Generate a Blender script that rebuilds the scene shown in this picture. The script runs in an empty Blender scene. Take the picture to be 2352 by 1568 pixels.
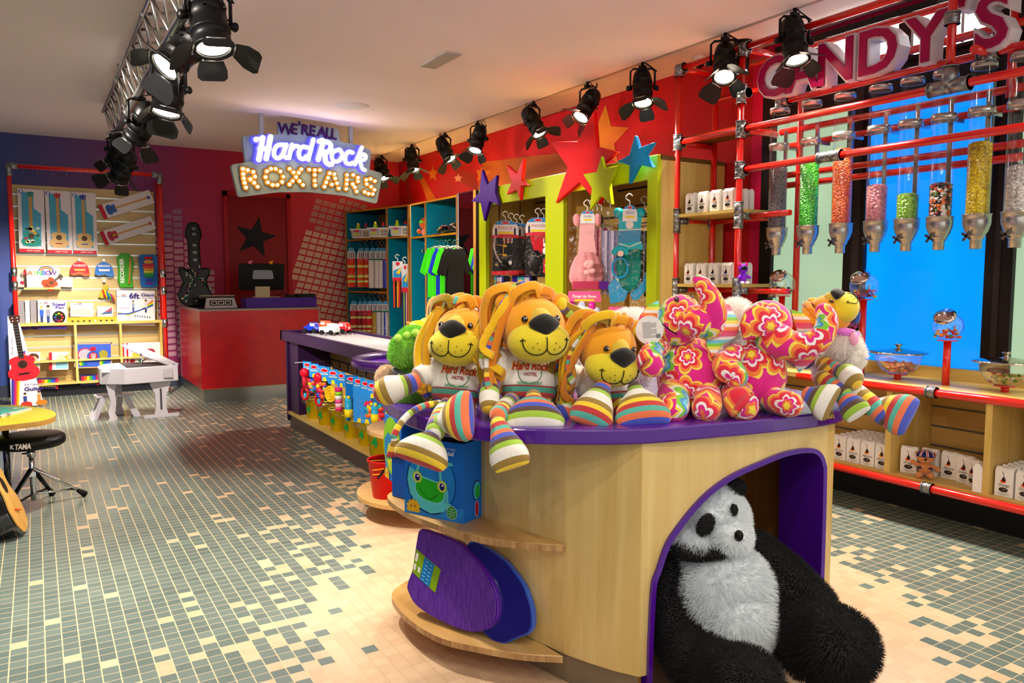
import bpy, math, random
from mathutils import Vector, Matrix
from math import sin, cos, pi, radians as R
random.seed(7)
SC = bpy.context.scene; COL = SC.collection
# ------------------------------------------------------------------ camera
EYE = 1.30; FPX = 1770.0; PITCH = math.atan(146/1770.0); YAW = math.atan(1096/math.hypot(1770, 146))
cd = bpy.data.cameras.new('camera'); cam = bpy.data.objects.new('camera', cd); COL.objects.link(cam)
cd.sensor_width = 36; cd.lens = FPX/2352*36; cd.clip_start = .02; cd.clip_end = 60
cam.location = (0, 0, EYE); cam.rotation_euler = (pi/2-PITCH, 0, -YAW); SC.camera = cam
# ------------------------------------------------------------------ even world light added as fill; room left open behind the camera
w = bpy.data.worlds.new('world'); SC.world = w; w.use_nodes = True
bg = w.node_tree.nodes['Background']; bg.inputs[0].default_value = (1.0, .93, .86, 1); bg.inputs[1].default_value = 0.70
SC.view_settings.view_transform = 'Standard'; SC.view_settings.look = 'None'; SC.view_settings.gamma = 1
SC.view_settings.use_curve_mapping = False; SC.view_settings.exposure = 1.0
# ------------------------------------------------------------------ pixel of the 2352x1568 photograph -> point on a world plane
_f = Vector((sin(YAW)*cos(PITCH), cos(YAW)*cos(PITCH), -sin(PITCH))); _r = Vector((cos(YAW), -sin(YAW), 0)); _u = _r.cross(_f)
CAMP = Vector((0, 0, EYE))
def ray(x, y): return _f+_r*((x-1176)/FPX)-_u*((y-784)/FPX)
def az(x, y, z): d = ray(x, y); return CAMP+d*((z-EYE)/d.z)
def ay(x, y, Y): d = ray(x, y); return CAMP+d*(Y/d.y)
def ax(x, y, X): d = ray(x, y); return CAMP+d*(X/d.x)
def ad(x, y, dist): return CAMP+ray(x, y)*dist
# ------------------------------------------------------------------ materials
_mc = {}
def lin(h):
    h = h.lstrip('#'); c = [int(h[i:i+2], 16)/255 for i in (0, 2, 4)]
    return tuple(x/12.92 if x <= .04045 else ((x+.055)/1.055)**2.4 for x in c)+(1,)
class NT:
    def __init__(s, name):
        s.m = bpy.data.materials.new(name); s.m.use_nodes = True; s.t = s.m.node_tree; s.b = s.t.nodes['Principled BSDF']; s.out = s.t.nodes['Material Output']
    def n(s, typ, ins=None, **kw):
        nd = s.t.nodes.new('ShaderNode'+typ)
        for k, v in kw.items(): setattr(nd, k, v)
        for k, v in (ins or {}).items(): s.set(nd.inputs[k], v)
        return nd
    def set(s, inp, v):
        if isinstance(v, bpy.types.NodeSocket): s.t.links.new(v, inp)
        elif isinstance(v, bpy.types.Node): s.t.links.new(v.outputs[0], inp)
        else: inp.default_value = v
    def math(s, op, a, b=0.0, c=None, clamp=False):
        nd = s.t.nodes.new('ShaderNodeMath'); nd.operation = op; nd.use_clamp = clamp
        s.set(nd.inputs[0], a); s.set(nd.inputs[1], b)
        if c is not None: s.set(nd.inputs[2], c)
        return nd.outputs[0]
    def ramp(s, fac, stops, interp='LINEAR'):
        nd = s.t.nodes.new('ShaderNodeValToRGB'); cr = nd.color_ramp; cr.interpolation = interp
        while len(cr.elements) < len(stops): cr.elements.new(0.5)
        for e, (p, c) in zip(cr.elements, stops): e.position = p; e.color = lin(c) if isinstance(c, str) else c
        s.set(nd.inputs[0], fac); return nd.outputs[0]
    def mix(s, fac, a, b):
        nd = s.t.nodes.new('ShaderNodeMix'); nd.data_type = 'RGBA'; s.set(nd.inputs[0], fac); s.set(nd.inputs[6], a); s.set(nd.inputs[7], b); return nd.outputs[2]
    def bump(s, h, st=.3, dist=.002):
        nd = s.n('Bump', {'Strength': st, 'Distance': dist, 'Height': h}); s.set(s.b.inputs['Normal'], nd.outputs[0])
def M(h, r=.5, metal=0, e=0, t=0, coat=0, fuzz=0, alpha=1, sheen=0):
    k = (h, r, metal, e, t, coat, fuzz, alpha, sheen)
    if k in _mc: return _mc[k]
    q = NT('paint_%s_%d' % (h.strip('#'), len(_mc))); b = q.b
    c = lin(h)
    nz = q.n('TexNoise', {'Scale': 300.0 if fuzz else 22.0, 'Detail': 2.0})
    nz.noise_dimensions = '3D'; tc = q.n('TexCoord'); q.set(nz.inputs['Vector'], tc.outputs['Object'])
    if fuzz:
        dk = tuple(x*.72 for x in c[:3])+(1,)
        q.set(b.inputs['Base Color'], q.mix(nz.outputs[0], dk, c)); q.bump(nz.outputs[0], .5, .003)
    else:
        b.inputs['Base Color'].default_value = c
        q.set(b.inputs['Roughness'], q.math('ADD', q.math('MULTIPLY', nz.outputs[0], .08), max(0, r-.04)))
    if fuzz: b.inputs['Roughness'].default_value = max(r, .8)
    b.inputs['Metallic'].default_value = metal
    if not coat and not metal and r > .24: b.inputs['Specular IOR Level'].default_value = .22
    if sheen or fuzz: b.inputs['Sheen Weight'].default_value = sheen or .3
    if e: b.inputs['Emission Color'].default_value = c; b.inputs['Emission Strength'].default_value = e
    if t: b.inputs['Transmission Weight'].default_value = t; b.inputs['IOR'].default_value = 1.3
    if coat: b.inputs['Coat Weight'].default_value = coat; b.inputs['Coat Roughness'].default_value = .08
    if alpha < 1: b.inputs['Alpha'].default_value = alpha
    _mc[k] = q.m; return q.m
def wood(name, c1, c2, axis='Z', r=.38, scale=1.0):
    k = ('wood', name)
    if k in _mc: return _mc[k]
    q = NT(name); tc = q.n('TexCoord'); sc = {'X': (.7, 9, 9), 'Y': (9, .7, 9), 'Z': (9, 9, .7)}[axis]
    mp = q.n('Mapping', {'Vector': tc.outputs['Object'], 'Scale': tuple(v*scale for v in sc)})
    a = q.n('TexNoise', {'Vector': mp, 'Scale': 2.2, 'Detail': 6.0, 'Roughness': .62, 'Distortion': .5})
    mp2 = q.n('Mapping', {'Vector': tc.outputs['Object'], 'Scale': tuple(v*.55*scale for v in sc)})
    b2 = q.n('TexVoronoi', {'Vector': mp2, 'Scale': 1.2}); b2.distance = 'CHEBYCHEV'
    sep = q.n('SeparateColor', {0: b2.outputs['Color']})
    f = q.math('ADD', q.math('MULTIPLY', a.outputs[0], .75), q.math('MULTIPLY', sep.outputs[0], .3))
    q.set(q.b.inputs['Base Color'], q.ramp(f, [(.25, c1), (.75, c2)])); q.b.inputs['Roughness'].default_value = r
    q.bump(a.outputs[0], .06, .001); _mc[k] = q.m; return q.m
def glass(name='clear_glass', tint=(1, 1, 1, 1), gl=.06, refl=.12, fres=.45):
    k = ('glass', name)
    if k in _mc: return _mc[k]
    q = NT(name); tr = q.n('BsdfTransparent', {0: tint}); g = q.n('BsdfGlossy', {'Roughness': gl}); fr = q.n('LayerWeight', {'Blend': .35})
    nz = q.n('TexNoise', {'Scale': 4.0}); f = q.math('ADD', q.math('MULTIPLY', fr.outputs[1], fres), q.math('MULTIPLY', nz.outputs[0], refl), clamp=True)
    mx = q.n('MixShader', {0: f, 1: tr, 2: g}); q.set(q.out.inputs[0], mx); q.m.use_transparent_shadow = True; _mc[k] = q.m; return q.m
def cellophane():
    k = 'cello'
    if k in _mc: return _mc[k]
    q = NT('crinkled_cellophane'); tr = q.n('BsdfTransparent'); g = q.n('BsdfGlossy', {'Roughness': .12}); tc = q.n('TexCoord')
    nz = q.n('TexNoise', {'Vector': tc.outputs['Object'], 'Scale': 26.0, 'Detail': 5.0, 'Distortion': 1.2}); bp = q.n('Bump', {'Strength': 1.0, 'Distance': .02, 'Height': nz.outputs[0]})
    q.set(g.inputs['Normal'], bp.outputs[0]); f = q.math('MULTIPLY', q.math('SUBTRACT', nz.outputs[0], .53, clamp=True), 2.2, clamp=True)
    mx = q.n('MixShader', {0: f, 1: tr, 2: g}); q.set(q.out.inputs[0], mx); _mc[k] = q.m; return q.m
STR = ['#f2efe6', '#9a7a1e', '#ffd90a', '#c8101c', '#43b8a6', '#f4703a', '#2346c8', '#4a2a1c', '#9cc828', '#f2efe6']
def stripes(width=.018, cols=STR, name='striped_fleece', off=0.0, comp='X'):
    k = ('st', width, tuple(cols), off, comp)
    if k in _mc: return _mc[k]
    q = NT(name); uv = q.n('UVMap'); sp = q.n('SeparateXYZ', {0: uv}); n = len(cols)
    f = q.math('FRACT', q.math('ADD', q.math('DIVIDE', sp.outputs[comp], width*n), off))
    c = q.ramp(f, [(i/n, cols[i]) for i in range(n)], 'CONSTANT')
    tc = q.n('TexCoord'); nz = q.n('TexNoise', {'Vector': tc.outputs['Object'], 'Scale': 260.0, 'Detail': 3.0})
    q.set(q.b.inputs['Base Color'], q.mix(q.math('MULTIPLY', nz.outputs[0], .35), c, (.25, .2, .15, 1)))
    q.b.inputs['Roughness'].default_value = .9; q.b.inputs['Sheen Weight'].default_value = .3; q.bump(nz.outputs[0], .5, .003); _mc[k] = q.m; return q.m
# ------------------------------------------------------------------ mesh builder
class MB:
    def __init__(s): s.v = []; s.f = []; s.mi = []; s.uv = []; s.sm = []; s.mats = []; s.T = Matrix()
    def slot(s, m):
        if m not in s.mats: s.mats.append(m)
        return s.mats.index(m)
    def vert(s, p): s.v.append(s.T @ Vector(p)); return len(s.v)-1
    def face(s, idx, m, uv=None, smooth=False): s.f.append(tuple(idx)); s.mi.append(s.slot(m)); s.uv.append(uv); s.sm.append(smooth)
    def poly(s, pts, m): s.face([s.vert(p) for p in pts], m)
    def box(s, c, d, m, rot=None):
        c = Vector(c); h = Vector(d)/2; q = rot or Matrix.Identity(3); I = []
        for sx in (-1, 1):
            for sy in (-1, 1):
                for sz in (-1, 1): I.append(s.vert(c+q @ Vector((h.x*sx, h.y*sy, h.z*sz))))
        for a in ((0, 1, 3, 2), (4, 6, 7, 5), (0, 4, 5, 1), (2, 3, 7, 6), (0, 2, 6, 4), (1, 5, 7, 3)): s.face([I[k] for k in a], m)
        return s
    def bb(s, x0, x1, y0, y1, z0, z1, m): return s.box(((x0+x1)/2, (y0+y1)/2, (z0+z1)/2), (abs(x1-x0), abs(y1-y0), abs(z1-z0)), m)
    def tube(s, pts, rad, m, n=10, cap=True, roundend=False, closed=False, twist=0.0, flat=1.0, upv=None):
        P = [Vector(p) for p in pts]; k = len(P); rr = rad if isinstance(rad, (list, tuple)) else [rad]*k; L = 0.0; rings = []; prev = None; uvs = []
        if roundend:
            a = (P[0]-P[1]).normalized(); b = (P[-1]-P[-2]).normalized(); r0, r1 = rr[0], rr[-1]; A = []; B = []; ra = []; rb = []
            for t in (1.0, .86, .5):
                th = math.acos(t) if t < 1 else .15
                A.append(P[0]+a*r0*cos(th)); ra.append(r0*sin(th)); B.append(P[-1]+b*r1*cos(th)); rb.append(r1*sin(th))
            P = A+P+B[::-1]; rr = ra+list(rr)+rb[::-1]; k = len(P)
        for i in range(k):
            if closed: d = P[(i+1) % k]-P[i-1]
            else: d = P[min(i+1, k-1)]-P[max(i-1, 0)]
            d.normalize()
            if prev is None:
                u = Vector(upv) if upv is not None else (Vector((0, 0, 1)) if abs(d.z) < .9 else Vector((1, 0, 0)))
                x = u.cross(d).normalized()
            else: x = (prev-d*prev.dot(d)).normalized()
            prev = x; y = d.cross(x)
            if i: L += (P[i]-P[i-1]).length
            rings.append([s.vert(P[i]+(x*cos(2*pi*j/n)+y*flat*sin(2*pi*j/n))*rr[i]) for j in range(n)]); uvs.append(L)
        for i in range(k-1 if not closed else k):
            A, B = rings[i], rings[(i+1) % k]
            for j in range(n):
                j2 = (j+1) % n; v0 = 2*pi*j/n*.03; v1 = 2*pi*(j+1)/n*.03; ub = uvs[(i+1) % k] if (i+1) < k else L
                s.face((A[j], A[j2], B[j2], B[j]), m, ((uvs[i], v0), (uvs[i], v1), (ub, v1), (ub, v0)), True)
        if cap and not closed:
            s.face(rings[0][::-1], m, [(0, 0)]*n, roundend); s.face(rings[-1], m, [(L, 0)]*n, roundend)
        return s
    def cyl(s, a, b, r, m, r1=None, n=16, smooth=True): return s.tube([a, b], [r, r if r1 is None else r1], m, n)
    def lathe(s, prof, m, c=(0, 0, 0), n=24, rot=None, a0=0, a1=2*pi, mats=None):
        c = Vector(c); q = rot or Matrix.Identity(3); full = abs(a1-a0-2*pi) < 1e-6; N = n if full else n+1; rings = []
        for r, z in prof: rings.append([s.vert(c+q @ Vector((r*cos(a0+(a1-a0)*j/n), r*sin(a0+(a1-a0)*j/n), z))) for j in range(N)])
        L = 0
        for i in range(len(prof)-1):
            dl = math.hypot(prof[i+1][0]-prof[i][0], prof[i+1][1]-prof[i][1])
            for j in range(n):
                j2 = (j+1) % N; rr = max(prof[i][0], .01)
                s.face((rings[i][j], rings[i][j2], rings[i+1][j2], rings[i+1][j]), mats[i] if mats else m, ((L, j/n*6.28*.05), (L, (j+1)/n*6.28*.05), (L+dl, (j+1)/n*6.28*.05), (L+dl, j/n*6.28*.05)), True)
            L += dl
        return s
    def ell(s, c, rad, m, rot=None, nu=20, nv=12, fn=None):
        # ellipsoid: UV = (length from pole along local z, length around)
        c = Vector(c); q = rot or Matrix.Identity(3); a, b, h = rad; rings = []
        for i in range(nv+1):
            th = pi*i/nv; rings.append([])
            for j in range(nu):
                ph = 2*pi*j/nu; p = Vector((a*sin(th)*cos(ph), b*sin(th)*sin(ph), -h*cos(th)))
                if fn: p = fn(p)
                rings[-1].append(s.vert(c+q @ p))
        R_ = (a+b)/2
        for i in range(nv):
            u0 = h*pi*i/nv; u1 = h*pi*(i+1)/nv
            for j in range(nu):
                j2 = (j+1) % nu; v0 = (j/nu-.5)*2*pi*R_; v1 = ((j+1)/nu-.5)*2*pi*R_
                s.face((rings[i][j], rings[i][j2], rings[i+1][j2], rings[i+1][j]), m, ((u0, v0), (u0, v1), (u1, v1), (u1, v0)), True)
        return s
    def prism(s, poly, z0, z1, m, F=None, side=None):
        F = F or Matrix(); A = [s.vert(F @ Vector((x, y, z0))) for x, y in poly]; B = [s.vert(F @ Vector((x, y, z1))) for x, y in poly]
        ar = sum(poly[i-1][0]*poly[i][1]-poly[i][0]*poly[i-1][1] for i in range(len(poly)))
        if ar < 0: A, B = A[::-1], B[::-1]
        s.face(B, m); s.face(A[::-1], m); n = len(A)
        for i in range(n): s.face((A[i], A[(i+1) % n], B[(i+1) % n], B[i]), side or m)
        return s
    # flat printed marks on the face frame F (x right, y up, z out)
    def pr(s, F, x, y, w, h, m, z=.0008): s.poly([F @ Vector((x, y, z)), F @ Vector((x+w, y, z)), F @ Vector((x+w, y+h, z)), F @ Vector((x, y+h, z))], m)
    def pe(s, F, x, y, a, b, m, z=.001, n=20): s.poly([F @ Vector((x+a*cos(2*pi*i/n), y+b*sin(2*pi*i/n), z)) for i in range(n)], m)
    def pp(s, F, pts, m, z=.001): s.poly([F @ Vector((x, y, z)) for x, y in pts], m)
    def pl(s, F, pts, wd, m, z=.0012):
        for (x0, y0), (x1, y1) in zip(pts, pts[1:]):
            d = Vector((x1-x0, y1-y0)); 
            if d.length < 1e-6: continue
            nn = Vector((-d.y, d.x)).normalized()*wd/2; s.poly([F @ Vector((x0+nn.x, y0+nn.y, z)), F @ Vector((x0-nn.x, y0-nn.y, z)), F @ Vector((x1-nn.x, y1-nn.y, z)), F @ Vector((x1+nn.x, y1+nn.y, z))], m)
    def text(s, F, txt, x, y, size, m, z=.0014, al='CENTER', bold=0.0, shear=0.0, ext=0.0, width=None, space=1.0, side=None):
        vs, fs = glyphs(txt, bold, shear, ext/size if ext else 0, al, space)
        sx = size
        if width:
            w0 = max(v[0] for v in vs)-min(v[0] for v in vs); sx = width/w0
        I = [s.vert(F @ Vector((x+v[0]*sx, y+v[1]*size, z+v[2]*size))) for v in vs]
        for f in fs: s.face([I[k] for k in f], m)
    def build(s, name, parent=None, bevel=0, seg=1, mods=None, loc=None):
        me = bpy.data.meshes.new(name); me.from_pydata([tuple(v) for v in s.v], [], s.f)
        for m in s.mats: me.materials.append(m)
        me.polygons.foreach_set('material_index', s.mi); me.polygons.foreach_set('use_smooth', s.sm)
        if any(u is not None for u in s.uv):
            ul = me.uv_layers.new(name='UVMap').data; k = 0; buf = []
            for f, u in zip(s.f, s.uv):
                for j in range(len(f)): buf.extend(u[j] if u else (0, 0))
            ul.foreach_set('uv', buf)
        me.update(); o = bpy.data.objects.new(name, me); COL.objects.link(o)
        if parent is not None: o.parent = parent
        if loc is not None: o.location = loc
        if bevel:
            b = o.modifiers.new('bevel', 'BEVEL'); b.width = bevel; b.segments = seg; b.limit_method = 'ANGLE'; b.angle_limit = R(40)
        return o
_gl = {}
def glyphs(txt, bold, shear, ext, al, space):
    k = (txt, bold, shear, round(ext, 4), al, space)
    if k in _gl: return _gl[k]
    c = bpy.data.curves.new('t', 'FONT'); c.body = txt; c.size = 1; c.offset = bold; c.shear = shear; c.extrude = ext/2; c.align_x = al; c.align_y = 'CENTER'; c.space_character = space; c.resolution_u = 3
    o = bpy.data.objects.new('t', c); me = bpy.data.meshes.new_from_object(o)
    r = ([tuple(v.co) for v in me.vertices], [tuple(p.vertices) for p in me.polygons])
    bpy.data.objects.remove(o); bpy.data.curves.remove(c); bpy.data.meshes.remove(me); _gl[k] = r; return r
def frame(o, u, v):
    u = Vector(u).normalized(); n = u.cross(Vector(v)).normalized(); v = n.cross(u); m = Matrix.Identity(4)
    for i in range(3): m[i][0] = u[i]; m[i][1] = v[i]; m[i][2] = n[i]; m[i][3] = o[i]
    return m
def thing(name, label, cat, loc=(0, 0, 0), rz=0, group=None, rot=None):
    o = bpy.data.objects.new(name, None); COL.objects.link(o); o.empty_display_size = .05; o.location = loc; o.rotation_euler = rot or (0, 0, rz); o['label'] = label; o['category'] = cat
    if group: o['group'] = group
    return o
def tag(o, label, cat, group=None):
    o['label'] = label; o['category'] = cat
    if group: o['group'] = group
    return o
def struct(o): o['kind'] = 'structure'; return o
def dup(root, loc, rz=None, label=None, group=None, rot=None, scale=None):
    def cp(o, p):
        c = o.copy(); COL.objects.link(c)
        if p is not None: c.parent = p
        for ch in o.children: cp(ch, c)
        return c
    c = cp(root, None); c.location = loc
    if rz is not None: c.rotation_euler = (0, 0, rz)
    if rot is not None: c.rotation_euler = rot
    if scale: c.scale = (scale,)*3 if not isinstance(scale, tuple) else scale
    if label: c['label'] = label
    if group: c['group'] = group
    return c
def rot_to(d, up=(0, 0, 1)):
    d = Vector(d).normalized(); u = Vector(up); x = u.cross(d)
    if x.length < 1e-4: x = Vector((1, 0, 0))
    x.normalize(); y = d.cross(x); m = Matrix.Identity(3)
    for i in range(3): m[i][0] = x[i]; m[i][1] = y[i]; m[i][2] = d[i]
    return m
def star(ro, ri, a=90, n=5): return [((ro if i % 2 == 0 else ri)*cos(R(a)+pi*i/n), (ro if i % 2 == 0 else ri)*sin(R(a)+pi*i/n)) for i in range(2*n)]
def cat(pts, k=6):
    P = [Vector(p) for p in pts]; P = [P[0]*2-P[1]]+P+[P[-1]*2-P[-2]]; o = []
    for i in range(1, len(P)-2):
        for j in range(k):
            t = j/k; a, b, c, d = P[i-1:i+3]; o.append(.5*((2*b)+(c-a)*t+(2*a-5*b+4*c-d)*t*t+(3*b-a-3*c+d)*t**3))
    o.append(P[-2]); return o
MAPLE = wood('maple_veneer', '#c39a42', '#e0c474'); MAPLEX = wood('maple_veneer_x', '#c39a42', '#e0c474', 'X'); MAPLEY = wood('maple_veneer_y', '#c39a42', '#e0c474', 'Y')
SLAT = wood('slatwall_maple', '#b39558', '#d3b87c', 'X'); SLATY = wood('slatwall_maple_y', '#a8823e', '#cda860', 'Y')
RED = M('#d8160c', .22, coat=.6); STEEL = M('#b9bcbd', .28, 1); CHROME = M('#d8dadd', .08, 1); GREYM = M('#8a8d90', .4, .9); BLACK = M('#0c0c0e', .42); BLK = M('#131315', .55); WHITE = M('#efece8', .45)
PURP = M('#3c1260', .3, coat=.3); PURPD = M('#2a0f3a', .45); ALU = M('#c9c7c4', .3, 1); CARD = M('#ece9e4', .55)
# ================================================================== ROOM
CZ = 2.85; XR = 4.337; YB = 10.0
def floor_mat():
    q = NT('mosaic_floor_tiles'); tc = q.n('TexCoord'); s = q.n('SeparateXYZ', {0: tc.outputs['Object']}); P = .0525
    def cellof(o, off): return q.math('ADD', q.math('DIVIDE', o, P), off)
    cx = cellof(s.outputs[0], .48); cy = cellof(s.outputs[1], .2); ix = q.math('FLOOR', cx); iy = q.math('FLOOR', cy)
    fx = q.math('FRACT', cx); fy = q.math('FRACT', cy)
    def edge(f, wd): return q.math('LESS_THAN', q.math('SUBTRACT', .5, q.math('ABSOLUTE', q.math('SUBTRACT', f, .5))), wd)
    g = q.math('MAXIMUM', edge(fx, .036), edge(fy, .024))
    X = q.math('MULTIPLY', ix, P); Y = q.math('MULTIPLY', iy, P)
    wn = q.n('TexWhiteNoise', {'Vector': q.n('CombineXYZ', {0: ix, 1: iy})}); wn.noise_dimensions = '2D'
    dx = q.math('SUBTRACT', X, 1.95); dy = q.math('SUBTRACT', Y, 2.35)
    s1 = q.math('SUBTRACT', 1.2, q.math('SQRT', q.math('ADD', q.math('MULTIPLY', dx, dx), q.math('MULTIPLY', dy, dy))))
    rp = q.ramp(q.math('DIVIDE', Y, 10.0), [(0.0, (1.0,)*4), (.20, (.30,)*4), (.285, (.335,)*4), (.36, (.43,)*4), (.45, (.58,)*4), (.51, (.63,)*4), (.76, (.73,)*4), (.9, (.95,)*4)])
    s2 = q.math('MINIMUM', q.math('SUBTRACT', X, q.math('MULTIPLY', rp, 3.0)), q.math('SUBTRACT', 3.1, X)); s2 = q.math('MINIMUM', s2, q.math('SUBTRACT', Y, 2.6))
    sd = q.math('MAXIMUM', s1, s2); neg = q.math('MINIMUM', sd, 0.0); pos = q.math('MAXIMUM', sd, 0.0)
    pn = q.math('ADD', q.math('MULTIPLY', q.math('EXPONENT', q.math('DIVIDE', neg, .17)), .50), q.math('MULTIPLY', q.math('EXPONENT', q.math('DIVIDE', neg, 1.0)), .075))
    pp = q.math('MULTIPLY', q.math('SUBTRACT', 1.0, q.math('EXPONENT', q.math('DIVIDE', pos, -.045))), .425)
    pr = q.math('ADD', pn, pp); lt = q.math('LESS_THAN', wn.outputs[0], pr)
    tn = q.n('TexWhiteNoise', {'Vector': q.n('CombineXYZ', {0: iy, 1: ix})}); tn.noise_dimensions = '2D'
    dk = q.mix(tn.outputs[0], lin('#5a6a66'), lin('#687872')); li = q.mix(tn.outputs[0], lin('#ccab8a'), lin('#d6b796'))
    c = q.mix(lt, dk, li); gr = q.mix(q.math('GREATER_THAN', sd, .1), lin('#cdb288'), lin('#b99b78')); c = q.mix(g, c, gr)
    q.set(q.b.inputs['Base Color'], c); q.set(q.b.inputs['Roughness'], q.math('ADD', q.math('MULTIPLY', g, .35), .27))
    q.b.inputs['Specular IOR Level'].default_value = .45
    q.bump(q.math('SUBTRACT', 1.0, g), .25, .0008); return q.m
m = MB(); m.bb(-5, XR+.15, -3, YB+.15, -.1, 0, floor_mat()); struct(m.build('floor'))
CEIL = M('#f4e4e6', .75)
m = MB(); m.bb(-5, 3.80, -.6, YB+.1, CZ, CZ+.15, CEIL); struct(m.build('ceiling'))
m = MB(); m.bb(3.80, XR+.1, -.6, YB+.1, CZ+.035, CZ+.15, M('#dcccc8', .75)); m.bb(3.795, 3.83, -.6, YB, CZ-.001, CZ+.037, M('#a89c92', .7)); struct(m.build('trim_1'))
# back wall: blue on the left melting into magenta and red, with a painted mosaic of pale blocks
def back_mat():
    q = NT('painted_mural_wall'); tc = q.n('TexCoord'); s = q.n('SeparateXYZ', {0: tc.outputs['Object']})
    f = q.math('DIVIDE', q.math('ADD', s.outputs[0], 1.0), 5.4, clamp=True)
    c = q.ramp(f, [(0, '#1c4a9a'), (.12, '#2b4690'), (.20, '#45407e'), (.30, '#6a3a78'), (.42, '#8a2a6c'), (.50, '#a8154e'), (.66, '#c01840'), (.80, '#cf2a48'), (1, '#c4102a')])
    nz = q.n('TexNoise', {'Vector': tc.outputs['Object'], 'Scale': 180.0, 'Detail': 3.0}); q.set(q.b.inputs['Base Color'], c); q.b.inputs['Roughness'].default_value = .6; q.bump(nz.outputs[0], .15, .001); return q.m
def onb(x, y): return ay(x, y, YB)
m = MB(); BM = back_mat(); m.bb(-3, XR+.1, YB, YB+.15, 0, CZ+.1, BM)
def blk(p00, p10, p11, p01, mat):
    m.poly([Vector((p.x, YB-.002, p.z)) for p in (p00, p10, p11, p01)], mat)
PB1 = M('#c890a4', .6); PB2 = M('#e4bca6', .6); PB3 = M('#c48a86', .6); PB0 = M('#9a6a90', .6)
cols = [(376, 398, 506), (400, 420, 488), (424, 442, 478), (402, 423, 540), (425, 446, 540)]
for i in range(6):                                                     # equalizer columns left of the door
    xa = 1.20+i*.115; top = [1.95, 2.06, 2.12, 1.78, 1.30, 1.40][i]; k = 0; z = top
    while z > .35:
        blk(Vector((xa, 0, z-.062)), Vector((xa+.1, 0, z-.058)), Vector((xa+.1, 0, z-.004)), Vector((xa, 0, z-.008)), PB0 if z > 1.8 else PB1); z -= .078
for i in range(-2, 16):                                               # tilted mosaic right of the door
    for j in range(-4, 26):
        cx = 2.78+i*.098+j*.028; cz = .45+j*.082-i*.020
        if 2.86 < cx < 3.9 and .35 < cz < 2.32 and (cx-2.86) < 1.3 and not (cz < 1.0 and cx < 3.05-(cz-.6)*.2 and cz > .9):
            if random.random() < .06 and cz > 1.9: continue
            w_, h_ = .042, .030; mm = PB2 if cz < 1.9 else PB3
            blk(*[Vector((cx+a*w_+b*.012, 0, cz+b*h_-a*.008)) for a, b in ((-1, -1), (1, -1), (1, 1), (-1, 1))], mm)
struct(m.build('wall_back'))
m = MB(); m.bb(-.6, 4.3, YB-.012, YB, 0, .13, M('#3b3f52', .5)); struct(m.build('baseboard_back'))
# right wall: red with painted stars and rays
def onr(x, y): p = ax(x, y, XR); return Vector((XR-.003, p.y, p.z))
m = MB(); RW = M('#b00c16', .55); m.bb(XR, XR+.15, 3.78, YB+.1, 0, CZ+.1, RW)
OR1 = M('#b55a1c', .55); OR2 = M('#c2541a', .55); YL = M('#c9a23a', .55)
def rp(pts, mt, dz=0): m.poly([onr(x, y)-Vector((dz, 0, 0)) for x, y in pts], mt)
rp([(1110, 372), (1300, 350), (1345, 360), (1440, 400), (1440, 470), (1200, 470), (1090, 470)], M('#a8501a', .55))
rp([(1392, 240), (1405, 290), (1446, 293), (1412, 330), (1420, 372), (1380, 356), (1360, 380), (1362, 335), (1372, 290)], M('#c07018', .55), .002)
rp([(1102, 380), (1110, 392), (1130, 392), (1118, 404), (1122, 420), (1108, 410), (1096, 416), (1100, 402), (1094, 390), (1106, 392)], M('#c86a22', .55), .002)
rp([(994, 380), (999, 392), (1006, 393), (1001, 402), (1003, 416), (994, 408), (987, 413), (989, 402), (984, 394), (992, 392)], M('#c86a22', .55), .002)
rp([(1053, 398), (1056, 405), (1062, 406), (1058, 411), (1059, 418), (1052, 414), (1047, 418), (1048, 411), (1044, 406), (1051, 405)], M('#e0a080', .55), .002)
rp([(962, 405), (972, 405), (1010, 470), (985, 470)], OR1, .001); rp([(930, 410), (938, 410), (950, 470), (938, 470)], M('#9a2a14', .55), .001); rp([(1040, 385), (1090, 400), (1100, 440), (1060, 420)], M('#8f1c10', .55), .001)
rp([(1514, 640), (1640, 690), (1640, 760), (1514, 760)], M('#c8a020', .55), .001)
struct(m.build('wall_right'))
m = MB(); RW2 = M('#c0104e', .5); m.bb(4.355, 4.44, -.5, 3.79, 0, CZ+.1, RW2); m.bb(4.32, 4.36, 3.66, 3.80, 0, CZ, M('#c81048', .45)); struct(m.build('wall_window'))
# shop window: dark frames with backlit green and blue panes
m = MB(); FR = M('#17100e', .45)
GZ0, GZ1 = .80, 2.42; XW = 4.355
m.bb(XW-.03, XW, -.4, 3.66, 2.36, CZ-.12, FR); m.bb(XW-.03, XW, -.4, 3.66, .68, .80, FR)
for a, b in ((3.60, 3.70), (2.90, 3.04), (2.05, 2.19)): m.bb(XW-.045, XW, a, b, .68, 2.6, FR)
m.bb(XW-.05, XW-.02, 2.93, 2.98, .68, 2.6, M('#2a2220', .4)); m.bb(XW-.05, XW-.02, 2.11, 2.14, .68, 2.6, M('#2a2220', .4))
fw = struct(m.build('window_1'))
def pane(h, y0, y1, z0, z1, e):
    q = NT('backlit_film_'+h); tc = q.n('TexCoord'); nz = q.n('TexNoise', {'Vector': tc.outputs['Object'], 'Scale': 3.0}); c = lin(h)
    q.b.inputs['Base Color'].default_value = tuple(x*.5 for x in c[:3])+(1,); q.b.inputs['Roughness'].default_value = .2; q.b.inputs['Emission Color'].default_value = c
    q.set(q.b.inputs['Emission Strength'], q.math('ADD', q.math('MULTIPLY', nz.outputs[0], e*.2), e*.9)); a = MB(); a.bb(XW-.012, XW-.004, y0, y1, z0, z1, q.m); return a.build('window_pane', fw)
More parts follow.
